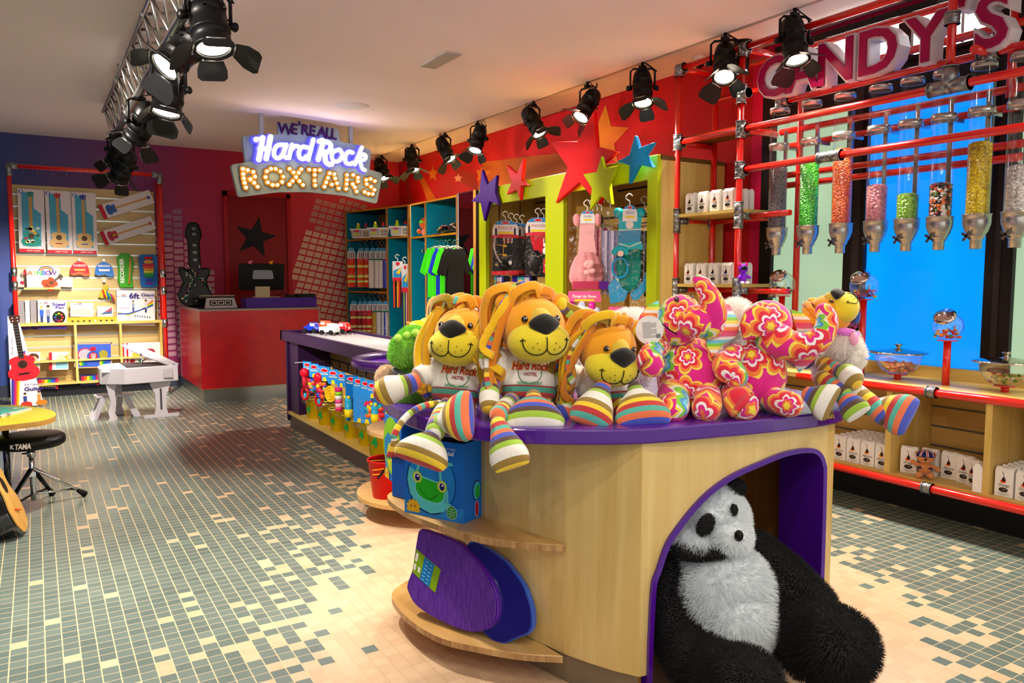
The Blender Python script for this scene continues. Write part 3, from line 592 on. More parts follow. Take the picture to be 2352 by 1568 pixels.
for k in range(5):
    bucket(.062, .078, .165, YEL, INN, 'yellow bucket with a green 4 on the gondola base, %s' % ['farthest back', 'second from the far end', 'in the middle of the row', 'second from the near end', 'nearest one of the full row'][k], '4', M('#0a8a3a', .5), 'yellow buckets in a row on the gondola base', (GX0+.095, 6.22-k*.30, .145), -R(62))
bucket(.07, .085, .19, YEL, M('#c8a010', .4), 'larger yellow bucket with a green 4, nearest the round end shelves', '4', M('#0a8a3a', .5), None, (1.885, 4.70, .145), -R(50))
bucket(.06, .075, .15, M('#0c7a44', .35), M('#0a5a34', .4), 'green bucket with a red 7 on the lower round shelf', '7', M('#c83020', .5), None, (1.73, 4.08, .122), -R(20))
t = bucket(.075, .10, .20, M('#d80e18', .35), M('#a00a14', .4), 'red bucket with yellow handles on the lower round shelf', None, None, None, (1.575, 3.845, .1225), -R(25))
a = MB()
for z_ in (.15, .175): a.tube([((.098)*sin(x), -.098*cos(x), z_+.02*sin(x)) for x in [-.8+k*.2 for k in range(9)]], .003, M('#f2a818', .4), 6)
a.box((-.02, -.105, .15), (.012, .006, .07), BLK, Matrix.Rotation(.7, 3, 'Y')); a.build('handle', t)
# hanging bagged toys
rng = random.Random(11)
CAR = M('#1a62b8', .4); CEL = cellophane()
def hangcard(loc, w_, h_, label, kind, rz, grp='carded bath and beach toys on the gondola pegs'):
    t = thing('carded_toy', label, 'toy pack', loc, rz); F = frame((0, 0, 0), (1, 0, 0), (0, 0, 1))
    a = MB()
    top = h_ if kind in ('tube', 'plain') else .11
    a.prism([(-w_/2, -top), (w_/2, -top), (w_/2, 0), (-w_/2, 0)], 0, .002, M('#2a86d8' if kind != 'tube' else '#0c66b8', .35), F); a.pe(F, 0, -.028, w_*.33, .013, M('#d81828', .4), .003); a.pe(F, 0, -.028, w_*.36, .016, M('#f0f0ee', .4), .0026)
    a.text(F, 'Seaside', 0, -.055, .016, M('#f4e9a8', .4), .003, bold=.02, width=w_*.8); a.pp(F, [(-w_*.2, -top), (w_*.2, -top), (w_*.12, -top+.03), (-w_*.12, -top+.03)], M('#f0d020', .4), .003); a.build('header_card', t)
    b = MB()
    if kind == 'scoop':
        b.ell((0, -.03, -.09), (.045, .03, .04), M('#d0102a', .25)); b.tube([(0, -.03, -.12), (0, -.03, -.22)], [.022, .016], M('#d0102a', .25), 10)
        b.tube([(.035*cos(x), -.03, -.26+.045*sin(x)) for x in [2*pi*k/16 for k in range(16)]], .011, M('#c81420', .3), 8, closed=True); b.ell((0, -.03, -.275), (.015, .01, .022), M('#30b0d8', .3)); b.build('scoop', t)
    elif kind == 'mix':
        for k in range(16): b.ell((rng.uniform(-w_*.4, w_*.4), -.025, -.13-rng.random()*.10), (.02, .015, .018), M(rng.choice(['#f0c818', '#d01828', '#18a0a0', '#f07030', '#2850c0', '#e02050']), .35), nu=8, nv=6)
        b.build('toy', t)
    elif kind == 'ring':
        for rr in (.05, .032, .014): b.tube([(rr*cos(x), -.03, -.18+1.1*rr*sin(x)) for x in [2*pi*k/16 for k in range(16)]], .009, M('#f0c010', .3), 8, closed=True)
        b.build('toy', t)
    elif kind == 'dive':
        for k, c_ in enumerate(['#e0187a', '#90d020', '#f0f0f0', '#f05090', '#f0c0d0', '#e03070']): b.cyl((0, -.03, -.11-k*.028), (0, -.03, -.138-k*.028), .026, M(c_, .3))
        b.build('toy', t)
    elif kind == 'tube':
        b.cyl((-.01, -.028, -h_+.04), (-.01, -.028, -h_*.55), .026, M('#2a9ac8', .25)); b.cyl((-.01, -.028, -h_+.035), (-.01, -.028, -h_+.09), .03, M('#f0d010', .3)); b.ell((-.01, -.03, -h_*.52), (.03, .02, .03), M('#30a8d0', .3))
        for s_ in (-1, 1): b.ell((-.01+s_*.018, -.045, -h_*.46), (.012, .01, .012), M('#f0d020', .3), nu=8, nv=6)
        b.build('water_squirter', t)
    if kind != 'tube':
        c2 = MB(); hh = h_; c2.ell((0, -.03, -.09-hh*.42), (w_*.56, .05, hh*.42), CEL, nu=14, nv=10); c2.build('clear_bag', t)
    return t
row = [(6.16, 'scoop', .10, .42, 'red claw scoop toy in a clear bag at the far end of the pegs'), (5.98, 'mix', .11, .34, 'bag of small coloured toys beside the red scoop'), (5.80, 'scoop', .09, .42, 'red scoop toy bag half hidden behind the first ones'), (5.72, 'mix', .12, .36, 'bag of red and blue shell toys on the pegs'), (5.52, 'ring', .11, .38, 'bag with a yellow coiled ring toy on the pegs'), (5.34, 'dive', .08, .40, 'pink and green striped dive stick in a bag'), (5.12, 'tube', .13, .44, 'big blue card with a yellow-footed water squirter'), (4.98, 'plain', .12, .42, 'plain blue toy card behind the water squirter'), (4.84, 'plain', .12, .40, 'plain blue toy card nearest the water squirter'), (4.74, 'mix', .09, .34, 'bag of pink and green squirting animals'), (4.62, 'tube', .10, .38, 'smaller blue card with a squirter near the round shelves'), (4.48, 'mix', .12, .32, 'toy bag with orange and yellow animals nearest the round tray')]
for Y_, kd, w_, h_, lb in row:
    hangcard((GX0+.02, Y_, .625), w_*.95, h_*.74, lb, kd, -R(64))
a = MB(); a.cyl((GX0-.03, 6.34, .60), (GX0+.26, 6.34, .60), .003, STEEL, n=6); tag(a.build('peg_hook'), 'bare wire hook at the far end of the gondola', 'hook')
# toy cars on the rails
def car(loc, body, rz, label, kind):
    t = thing('toy_car', label, 'toy car', loc, rz, 'toy cars on the gondola top'); a = MB(); B_ = M(body, .3, coat=.5)
    if kind == 'bug': a.prism([(-.07, .02), (.07, .02), (.075, .04), (.05, .055), (.035, .085), (-.01, .09), (-.035, .06), (-.07, .055)], -.035, .035, B_, frame((0, 0, 0), (1, 0, 0), (0, 0, 1)))
    else: a.prism([(-.08, .02), (.08, .02), (.08, .05), (.06, .09), (.0, .095), (0, .07), (-.08, .065)], -.038, .038, B_, frame((0, 0, 0), (1, 0, 0), (0, 0, 1)))
    a.build('body', t, bevel=.006, seg=2); a = MB()
    F = frame((.0, 0, 0), (1, 0, 0), (0, 0, 1)); F2 = frame((0, -.0385, 0), (1, 0, 0), (0, 0, 1)); a.pr(F2, .005, .06, .045, .022, M('#e8eef2', .3), .001); F3 = frame((.081, 0, 0), (0, 1, 0), (0, 0, 1)); a.pe(F3, 0, .045, .018, .01, M('#d8dce0', .3)); a.build('windows', t)
    for sx in (-.045, .045):
        for sy in (-1, 1): a = MB(); a.cyl((sx, sy*.034, .020), (sx, sy*.052, .020), .020, BLK, n=14); a.build('wheel', t)
for k, (px_, py_, body, kd, lb) in enumerate([(718, 764, '#1434c8', 'bug', 'blue toy car at the far end of the gondola top'), (742, 760, '#d8501a', 'truck', 'orange toy truck behind the white toy truck'), (757, 768, '#dfe6e2', 'truck', 'white toy truck beside the blue toy car'), (793, 764, '#d4101c', 'truck', 'red toy fire engine on the steel rails')]):
    p = az(px_, py_, .833); car((min(max(p.x, 1.95), 2.2), p.y, .8325), body, -R(55), lb, kd)
# ================================================================== BLUE LOCKER SHELVES
BLU = M('#0a8fb4', .35); TRIM = wood('locker_edge', '#a8682a', '#c8904a', 'Z')
LZ = 2.155
t = thing('locker_shelves', 'bright blue open locker shelving with brown edges along the red wall', 'shelving')
pA = Vector((3.80, 8.49, 0)); pB = Vector((3.50, 9.86, 0)); dA = (pB-pA).normalized(); nA = Vector((dA.y, -dA.x, 0))     # nA points to the wall
def lay(x, Yp=None): # point on angled front under pixel column x
    d = ray(x, 600); s = (pA.x*d.y-pA.y*d.x)/(dA.y*d.x-dA.x*d.y); return pA+dA*s
def wallp(b, p, depth, mt, th=.022, z0=0, z1=LZ): # divider from front point p to the wall
    q = p+Vector((1, .10, 0)).normalized()*depth; F = frame(p, (q-p), (0, 0, 1)); b.prism([(0, z0), (depth, z0), (depth, z1), (0, z1)], -th/2, th/2, mt, F)
E0, E1, E2 = lay(795), lay(889), lay(938)
S0, S1, S2 = Vector((3.80, 8.44, 0)), Vector((3.80, 8.02, 0)), Vector((3.80, 7.25, 0))
DP = .50
a = MB()
for p in (E0, E1, E2): wallp(a, p, DP, BLU)
for p in (S0, S1, S2): a.bb(3.80, 4.30, p.y-.011, p.y+.011, 0, LZ, BLU)
a.build('divider', t)
a = MB()
for p in (E0, E1, E2): F = frame(p, dA, (0, 0, 1)); a.prism([(-.013, 0), (.013, 0), (.013, LZ), (-.013, LZ)], -.002, .012, TRIM, F)
for p in (S0, S1, S2): a.bb(3.79, 3.802, p.y-.013, p.y+.013, 0, LZ, TRIM)
a.build('edge_strip', t)
a = MB(); a.bb(4.30, 4.325, 7.2, 9.0, 0, LZ, SLATY)
F = frame(E0+nA*-.0+Vector((.48, .05, 0)), (E2-E0), (0, 0, 1)); a.prism([(-.1, 0), ((E2-E0).length, 0), ((E2-E0).length, LZ), (-.1, LZ)], -.01, .01, SLATY, F)
a.build('back_panel', t)
def board(z, A, B, depth=DP, dirv=None):
    a = MB(); dv = (dirv or Vector((1, .10, 0))).normalized()*depth; pts = [A, B, B+dv, A+dv]; n0 = len(a.v)
    a.poly([Vector((p.x, p.y, z)) for p in pts], MAPLEY); a.poly([Vector((p.x, p.y, z-.022)) for p in pts[::-1]], M('#1b2c33', .6))
    for i in range(4): p, q = pts[i], pts[(i+1) % 4]; a.poly([Vector((p.x, p.y, z)), Vector((p.x, p.y, z-.022)), Vector((q.x, q.y, z-.022)), Vector((q.x, q.y, z))], M('#c98420', .4))
    a.build('shelf', t)
board(1.80, E0, E2); board(1.13, E0, E1); board(LZ+.012, E0, E2); board(.3, E0, E2)
XD = Vector((1, 0, 0)); board(1.78, S0, S1, DP, XD); board(1.78, S1, S2, DP, XD); board(LZ+.012, S0, S2, DP, XD); board(.3, S0, S2, DP, XD)
# mirror pillar
t = thing('wall_mirror', 'tall mirror panel with a black side between the blue lockers and the lime cabinet', 'mirror'); a = MB(); a.bb(3.80, 4.3, 6.86, 7.23, 0, 2.18, BLK); a.build('carcass', t)
MR = NT('mirror_glass'); MR.b.inputs['Metallic'].default_value = 1; MR.b.inputs['Roughness'].default_value = .015; MR.b.inputs['Base Color'].default_value = (.8, .8, .82, 1); MR.n('TexNoise')
a = MB(); a.bb(3.792, 3.80, 6.88, 7.22, .05, 2.17, MR.m); a.build('mirror_glass', t); a = MB(); a.bb(3.786, 3.802, 7.218, 7.232, 0, 2.18, ALU); a.bb(3.786, 3.802, 6.855, 6.88, 0, 2.18, TRIM); a.build('frame', t)
# ================================================================== LIME CABINETS
LIME = M('#a9b80e', .4); LX = 3.703; CTOP = 2.144
t = thing('lime_cabinet', 'tall costume cabinet with lime green frame and slatted maple inside', 'cabinet')
a = MB()
for y0, y1 in ((6.43, 6.56), (5.16, 5.42), (4.05, 4.15)): a.bb(LX-.03, LX+.01, y0, y1, 0, CTOP, LIME)
a.bb(LX-.029, LX+.011, 4.052, 6.558, CTOP-.16, CTOP+.001, LIME); a.build('frame', t, bevel=.002)
a = MB(); a.bb(LX, XR-.005, 4.055, 4.09, 0, CTOP, MAPLE); a.bb(LX, XR-.005, 6.50, 6.55, 0, CTOP, MAPLE); a.bb(LX, XR-.005, 5.22, 5.30, 0, CTOP, MAPLE); a.bb(LX, XR-.005, 4.05, 6.56, CTOP-.03, CTOP, M('#6a4a20', .6)); a.build('side_panel', t)
a = MB(); a.bb(4.29, 4.33, 4.06, 6.5, 0, CTOP, SLATY); a.build('back_panel', t)
a = MB()
for k in range(14): a.bb(4.283, 4.292, 4.09, 6.5, .15+k*.145, .163+k*.145, M('#2a2018', .6))
for y_ in (4.25, 5.0, 5.45, 6.35): a.bb(3.85+.2*(y_ > 5.3), 3.856+.2*(y_ > 5.3), 4.09, 4.094, 0, CTOP-.1, BLK)
for y_, x_ in ((5.302, 3.86), (5.302, 4.1), (6.498, 3.86), (6.498, 4.1)): a.bb(x_, x_+.006, y_-.003, y_+.003, 0, CTOP-.1, BLK)
a.build('slots', t)
for y0, y1, z_ in ((5.30, 6.5, 1.62), (4.09, 5.22, 1.78)):
    a = MB(); a.cyl((3.96, y0, z_), (3.96, y1, z_), .009, BLK, n=10); a.cyl((3.96, (y0+y1)/2, z_), (4.29, (y0+y1)/2, z_), .006, BLK, n=8); a.build('hanging_rail', t)
for y0, y1, z_ in ((5.30, 6.5, .86), (4.09, 5.22, .62)): a = MB(); a.bb(3.76, 4.29, y0, y1, z_-.02, z_, MAPLEY); a.build('shelf', t)
# wooden stars fixed to the cabinet front and above it
def starobj(px_, label, mt, X_, th, sc=1.0):
    P = [ax(x, y, X_) for x, y in px_]; c = sum(P, Vector())/len(P); a = MB(); F = frame((X_, c.y, c.z), (0, -1, 0), (0, 0, 1)); a.prism([(-(p.y-c.y), p.z-c.z) for p in P], -th/2, th/2, mt, F); tag(a.build('wooden_star', bevel=.006, seg=2), label, 'star', 'painted wooden stars on the costume cabinet')
starobj([(1110, 390), (1122, 424), (1144, 402), (1140, 440), (1150, 471), (1127, 463), (1115, 508), (1107, 466), (1085, 462), (1104, 443)], 'purple wooden star at the left end of the lime cabinet', M('#3c0c84', .35), 3.64, .035)
starobj([(1206, 363), (1202, 413), (1215, 426), (1200, 428), (1198, 460), (1190, 437), (1167, 447), (1178, 419), (1167, 379), (1190, 399)], 'small red wooden star on the lime cabinet top rail', M('#dc1a10', .35), 3.645, .035)
starobj([(1368, 255), (1374, 337), (1422, 349), (1386, 378), (1402, 400), (1380, 470), (1335, 419), (1280, 467), (1308, 385), (1268, 326), (1330, 325)], 'biggest red wooden star over the middle of the lime cabinet', M('#d80c10', .35), 3.63, .04)
starobj([(1384, 358), (1391, 387), (1423, 380), (1402, 420), (1408, 470), (1381, 449), (1358, 482), (1362, 432), (1342, 400), (1373, 395)], 'yellow green wooden star in front of the biggest red star', M('#b4c40a', .35), 3.57, .03)
starobj([(1462, 311), (1471, 340), (1506, 327), (1487, 356), (1503, 385), (1471, 379), (1448, 423), (1450, 380), (1419, 372), (1449, 356)], 'sky blue wooden star at the right end of the lime cabinet', M('#0a86c0', .35), 3.60, .035)
# ================================================================== MAIN ISLAND
t = isl = thing('toy_island', 'rounded maple toy island with purple rim and arched cave opening', 'display island')
RIM = [(1.055, 2.57), (1.02, 2.33), (1.03, 2.14), (1.10, 1.98), (1.2, 1.87), (1.29, 1.80), (1.40, 1.73), (1.52, 1.680), (1.675, 1.650), (1.83, 1.622), (2.0, 1.598), (2.19, 1.585), (2.33, 1.62), (2.45, 1.74), (2.53, 1.95), (2.55, 2.25), (2.48, 2.55), (2.32, 2.78), (2.05, 2.93), (1.75, 2.97), (1.45, 2.93), (1.22, 2.82), (1.10, 2.70)]
def smooth_closed(P, k=4):
    n = len(P); V = [Vector((p[0], p[1], 0)) for p in P]; o = []
    for i in range(n):
        a, b, c, d = V[i-1], V[i], V[(i+1) % n], V[(i+2) % n]
        for j in range(k): s_ = j/k; q_ = .5*((2*b)+(c-a)*s_+(2*a-5*b+4*c-d)*s_*s_+(3*b-a-3*c+d)*s_**3); o.append((q_.x, q_.y))
    return o
rim = smooth_closed(RIM); a = MB(); a.prism(rim, .815, .862, M('#4a0c86', .28, coat=.4)); a.build('purple_top', t, bevel=.006, seg=2)
PLYE = wood('ply_edge', '#8a5c34', '#caa26a', 'Z', scale=3)
# body: left part, flat-ish front with the arch, right end, back
BD = [(2.22, 1.60), (2.30, 1.63), (2.40, 1.74), (2.47, 1.95), (2.49, 2.25), (2.42, 2.5), (2.27, 2.72), (2.03, 2.87), (1.75, 2.91), (1.5, 2.87), (1.36, 2.78), (1.30, 2.6), (1.307, 2.30), (1.342, 2.155), (1.373, 2.02), (1.391, 1.935), (1.422, 1.85), (1.46, 1.765), (1.50, 1.70)]
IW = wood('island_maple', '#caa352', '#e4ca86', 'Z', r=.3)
a = MB()
for p, q_ in zip(BD, BD[1:]):
    a.poly([(p[0], p[1], .10), (q_[0], q_[1], .10), (q_[0], q_[1], .815), (p[0], p[1], .815)], IW)
A_, B_ = Vector((1.50, 1.70, 0)), Vector((2.22, 1.60, 0)); FI = frame(A_, B_-A_, (0, 0, 1))   # z of FI points at the viewer
ARC = [(.024, .0), (.026, .2), (.034, .372), (.052, .426), (.083, .501), (.122, .549), (.180, .605), (.248, .654), (.335, .693), (.444, .722), (.535, .742), (.611, .747), (.667, .740), (.699, .717), (.714, .684), (.719, .645), (.722, .4), (.722, .0)]
ac = [(v.x, v.y) for v in cat([(x, y, 0) for x, y in ARC[1:]], 5)]; ac = [(.024, 0), (.025, .1)]+ac
poly = [(0, .10)]+[(.0, .815), (.727, .815), (.727, .1), (.7225, .1)]+[p for p in ac[::-1] if p[1] > .1]+[(.0255, .10)]
V_ = [a.vert(FI @ Vector((x, y, 0))) for x, y in poly]; a.face(V_, IW); V_ = [a.vert(FI @ Vector((x, y, -.015))) for x, y in poly]; a.face(V_[::-1], IW)
o = a.build('body_panel', t)
bv = [(p[0]+(1.85-p[0])*.03, p[1]+(2.2-p[1])*.03) for p in BD]; a = MB()
for p, q_ in zip(bv, bv[1:]): a.poly([(p[0], p[1], 0), (q_[0], q_[1], 0), (q_[0], q_[1], .10), (p[0], p[1], .10)], M('#8d8068', .4, .4))
a.build('kick_plate', t)
# purple arch liner, outer edge on the front and a deep inner jamb
def off(P, d):
    o = []
    for i in range(len(P)):
        p = Vector(P[max(i-1, 0)]); q_ = Vector(P[min(i+1, len(P)-1)]); dd = (q_-p).normalized(); nn = Vector((dd.y, -dd.x)); o.append(tuple(Vector(P[i])+nn*d))
    return o
inn = off(ac, .016); a = MB(); LP = M('#4c0c90', .25, coat=.4); n = len(ac)
for i in range(n-1):
    for quad in (((ac[i], .012), (ac[i+1], .012), (inn[i+1], .012), (inn[i], .012)), ((inn[i], .012), (inn[i+1], .012), (inn[i+1], -.19), (inn[i], -.19)), ((ac[i], -.19), (ac[i+1], -.19), (ac[i+1], .012), (ac[i], .012))):
        a.face([a.vert(FI @ Vector((p[0], p[1], z_))) for p, z_ in quad], LP)
a.build('arch_liner', t)
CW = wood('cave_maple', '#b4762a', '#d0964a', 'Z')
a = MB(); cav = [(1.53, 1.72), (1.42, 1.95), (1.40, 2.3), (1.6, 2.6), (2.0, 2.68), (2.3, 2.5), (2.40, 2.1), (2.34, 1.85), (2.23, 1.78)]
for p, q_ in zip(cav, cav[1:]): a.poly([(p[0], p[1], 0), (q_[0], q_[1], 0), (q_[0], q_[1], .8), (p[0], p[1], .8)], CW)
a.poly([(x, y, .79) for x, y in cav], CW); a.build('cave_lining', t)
# half-moon shelves on the left end
def hm(P, z, nm):
    P3 = [(v.x, v.y) for v in cat([(x, y, 0) for x, y in P], 6)]; a = MB(); a.prism(P3, z-.024, z, wood('ply_top', '#bb8a44', '#ddb675', 'Y', r=.28), side=PLYE); a.build(nm, t, bevel=.002)
hm([(1.385, 1.925), (1.285, 2.015), (1.196, 2.14), (1.13, 2.34), (1.10, 2.565), (1.145, 2.77), (1.36, 2.79), (1.31, 2.5), (1.33, 2.2), (1.372, 2.03)], .462, 'shelf')
hm([(1.380, 1.925), (1.28, 2.005), (1.185, 2.12), (1.097, 2.27), (1.075, 2.50), (1.13, 2.70), (1.36, 2.79), (1.31, 2.5), (1.33, 2.2), (1.372, 2.03)], .100, 'shelf')
# ================================================================== BOXES AND BOARDS ON THE ISLAND SHELVES
def kick(loc, ang, label, kind, w_=.265, h_=.275, d_=.17):
    t = thing('kickball_box', label, 'toy box', loc, ang); a = MB(); BB_ = M('#1272d8', .35); a.bb(-w_/2, w_/2, -.0, d_, 0, h_, BB_); a.bb(-w_/2+.004, w_/2-.004, .004, d_-.004, h_-.001, h_+.0005, M('#1a1a18', .6)); a.build('carton', t, bevel=.0015)
    F = frame((0, -.0005, 0), (1, 0, 0), (0, 0, 1)); b = MB(); s = w_
    if kind == 'frog':
        b.pr(F, -w_/2, 0, w_, h_*.18, M('#2a8ae0', .4), .0006)
        b.pe(F, -.012, .125, .108, .115, M('#0a3c7c', .4), .0010, 40); b.pe(F, -.010, .127, .104, .111, M('#1e8ae0', .4), .0016, 40)
        b.pp(F, [(-.115, .125), (-.104, .075), (-.06, .028), (-.01, .014), (.045, .028), (.08, .06), (.0, .075), (-.07, .10), (-.08, .16), (-.105, .17)], M('#5ad0d8', .4), .0020)
        for pl_ in ([(-.075, .14), (-.05, .225)], [(.035, .13), (.025, .235)], [(.03, .200), (.085, .20)], [(-.08, .185), (-.045, .20), (.03, .195)], [(.06, .11), (.06, .05)]): b.pl(F, pl_, .012, M('#5ad0d8', .4), .0024)
        b.pp(F, rnd([(-.085, .085), (-.075, .15), (-.05, .145), (.03, .130), (.06, .13), (.052, .065), (.02, .048), (-.05, .055)], 4, .022), M('#6ad8dc', .4), .0028); b.pp(F, rnd([(-.078, .088), (-.070, .142), (-.05, .138), (.03, .124), (.052, .124), (.045, .070), (.018, .055), (-.046, .062)], 4, .022), M('#22b81c', .4), .0034)
        for ex, ey in ((-.068, .138), (.040, .118)):
            b.pe(F, ex, ey, .021, .021, M('#c8e020', .4), .0040); b.pe(F, ex, ey, .014, .015, M('#e8f0f4', .4), .0044); b.pe(F, ex+.001, ey-.001, .011, .013, M('#101a6c', .3), .0048); b.pe(F, ex+.003, ey+.004, .004, .004, M('#f4f4f4', .3), .0052)
        b.pl(F, [(-.058+.08*k/10, .098-.026*sin(pi*k/10)-.012*k/10) for k in range(11)], .0018, M('#0c3c14', .5), .0050)
        b.text(F, 'DILLY DALLY TURTLE', .062, .252, .012, M('#e8f0ff', .4), .0040, width=.072); b.text(F, 'Kickball', .064, .237, .021, M('#f4f8ff', .4), .0040, bold=.02, width=.055)
        b.pe(F, .082, .032, .022, .024, M('#e8f4e0', .4), .0040); b.pe(F, .082, .032, .0205, .0225, M('#169030', .4), .0044)
        for k, w__ in enumerate(('Perfect', 'for Catching', '& Kicking', 'Games!')): b.text(F, w__, .082, .044-k*.0085, .007, M('#f0f8e8', .4), .0048, width=[.016, .030, .026, .020][k])
        sx, sy = -.088, .024
    else:
        b.pe(F, -.01, .15, .115, .12, M('#88c818', .4), .001, 36); b.pp(F, [(-.11, .165), (-.06, .20), (.02, .19), (.09, .14), (.08, .08), (.0, .05), (-.07, .06), (-.11, .11)], M('#1a80c0', .4), .0016); b.pe(F, .0, .105, .078, .062, M('#c8d820', .4), .0022, 28)
        for ex in (-.045, .04): b.pe(F, ex, .115, .022, .026, M('#1e7a3c', .4), .0028); b.pe(F, ex, .113, .013, .017, M('#101a5c', .4), .0032); b.pe(F, ex+.003, .12, .004, .005, WHITE, .0036)
        b.pl(F, [(-.03+.06*k/8, .075-.012*sin(pi*k/8)) for k in range(9)], .002, M('#8a5a10', .5), .0034); b.pl(F, [(.05, .16), (.075, .18)], .006, M('#f08030', .4), .003); b.pe(F, .078, .183, .008, .007, M('#f08030', .4), .0034)
        sx, sy = -.075, .02
    b.pp(F, [(sx+(.034 if k % 2 else .026)*cos(pi*k/10), sy+(.034 if k % 2 else .026)*sin(pi*k/10)) for k in range(20) if sy+(.03)*sin(pi*k/10) > .0], M('#e8b420', .4), .0036)
    for e in (-.008, .008): b.pe(F, sx+e, sy+.006, .0025, .004, M('#3a2408', .4), .0042, 8)
    b.build('front_print', t)
    F2 = frame((w_/2+.0005, d_/2, 0), (0, 1, 0), (0, 0, 1)); b = MB()
    b.pe(F2, 0, .10, .026, .036, M('#1a2a78', .4), .001); b.pe(F2, 0, .10, .022, .032, M('#38b8d8', .4), .0014); b.pe(F2, .004, .095, .013, .024, M('#20b030', .4), .0018); b.pe(F2, -.0, .035, .012, .030, M('#e8e8f0', .4), .001); b.pe(F2, 0, .035, .010, .028, M('#b81028', .4), .0014)
    for k in range(4):
        for j in range(10): b.pr(F2, -.03+k*.018, .16+j*.0095, .0035, .006, M('#3a80d8', .4), .001)
    b.build('side_print', t); return t
kp = az(930, 1175, .462); kq = az(1066, 1203, .462); an = math.atan2((kq-kp).y, (kq-kp).x); kw = (kq-kp).length; mid = (kp+kq)/2
kb = kick((mid.x, mid.y, .462), an, 'blue toy box printed with a smiling green frog ball, on the island shelf', 'frog', w_=kw*1.0, h_=kw*1.06, d_=.15)
p_ = az(905, 1125, .462); kick((p_.x+.04, p_.y+.10, .462), an-.55, 'toy box with a round green bug-faced ball behind the blue frog box', 'bug', w_=.22, h_=.27, d_=.12)
a = MB(); a.bb(-.09, .09, -.05, .05, 0, .16, M('#0a5cc4', .35)); a.bb(-.092, .092, -.052, .052, .145, .162, M('#1c2c6c', .2)); tg = tag(a.build('toy_box', bevel=.003), 'dark-lidded blue toy box behind the ball boxes on the shelf', 'toy box'); tg.location = (1.235, 2.70, .463); tg.rotation_euler = (0, 0, .3)
# body boards leaning in the lower shelf
def shapeboard(pts, dd, mt, name, label, rim_m, dist_top, dist_bot, extra=None):
    # outline traced in px, laid on a leaning plane through three points of the shelf
    ys = [p[1] for p in pts]; y0, y1 = min(ys), max(ys)
    def P(x, y): return ad(x, y, dist_top+(dist_bot-dist_top)*(y-y0)/(y1-y0)+(x-pts[0][0])*dd)
    W = [P(*p) for p in pts]; c = sum(W, Vector())/len(W)
    # best frame
    u = (P(pts[0][0]+100, (y0+y1)/2)-P(pts[0][0]-100, (y0+y1)/2)).normalized(); v = (P((pts[0][0]), y0)-P(pts[0][0], y1)).normalized(); F = frame(c, u, v); Fi = F.inverted()
    q_ = [(Fi @ w_) for w_ in W]; pl2 = rnd([(p.x, p.y) for p in q_], 4, .03); t = thing(name, label, 'body board', c); t.matrix_world = F
    a = MB(); a.prism(pl2, -.028, -.002, rim_m); a.prism([(x*.97, y*.97) for x, y in pl2], -.001, .003, mt); a.build('foam_board', t, bevel=.008, seg=3)
    return t, Fi, P
VB = NT('purple_foam'); tc = VB.n('TexCoord'); nz = VB.n('TexNoise', {'Vector': VB.n('Mapping', {'Vector': tc.outputs['Object'], 'Scale': (30, 5, 5)}), 'Scale': 4.0, 'Detail': 6.0}); VB.set(VB.b.inputs['Base Color'], VB.ramp(nz.outputs[0], [(.3, '#4a1a8c'), (.7, '#6a38a8')])); VB.b.inputs['Roughness'].default_value = .4; VB.b.inputs['Coat Weight'].default_value = .35; VB.bump(nz.outputs[0], .3, .002)
t2, Fi2, P2 = shapeboard([(1080, 1236), (1130, 1262), (1165, 1290), (1180, 1310), (1205, 1345), (1222, 1400), (1222, 1440), (1212, 1457), (1190, 1465), (1160, 1478), (1140, 1476), (1110, 1455), (1060, 1400), (1040, 1330)], -.00085, M('#1c1478', .22, coat=.7), 'body_board', 'blue shrink-wrapped body board behind the purple one on the low shelf', M('#0a5ad8', .15, coat=.8), 2.68, 2.60)
t1, Fi1, P1 = shapeboard([(963, 1210), (1020, 1228), (1060, 1245), (1100, 1290), (1130, 1340), (1141, 1385), (1137, 1425), (1118, 1445), (1090, 1453), (1060, 1448), (1020, 1430), (980, 1408), (950, 1385), (935, 1350), (938, 1335), (948, 1310), (955, 1260)], -.0011, VB.m, 'body_board', 'purple shrink-wrapped body board with a green label on the low shelf', M('#5a18a8', .2, coat=.6), 2.80, 2.71)
a = MB()
def lab(b, px4, mt, z_): b.poly([Vector((lambda w_: (w_.x, w_.y, z_))(Fi1 @ P1(*p))) for p in px4], mt)
lab(a, [(960, 1260), (1016, 1308), (1003, 1361), (951, 1313)], M('#7fa818', .45), .0045); lab(a, [(980, 1278), (1002, 1297), (989, 1348), (968, 1329)], M('#1478c0', .45), .0052)
for k in range(6):
    for j in range(2): x0, y0 = 983+j*9-k*2.2, 1287+j*8+k*8; lab(a, [(x0, y0), (x0+6, y0+5), (x0+5.5, y0+7), (x0-.5, y0+2)], M('#8ac4e8', .5), .0058)
lab(a, [(961, 1268), (966, 1272), (962, 1290), (957, 1286)], M('#e8e8e0', .5), .0052); lab(a, [(956, 1292), (961, 1296), (958, 1310), (953, 1306)], M('#e8e8e0', .5), .0052); lab(a, [(965, 1300), (970, 1304), (968, 1316), (963, 1312)], M('#e8e8e0', .5), .0052)
a.build('paper_label', t1)
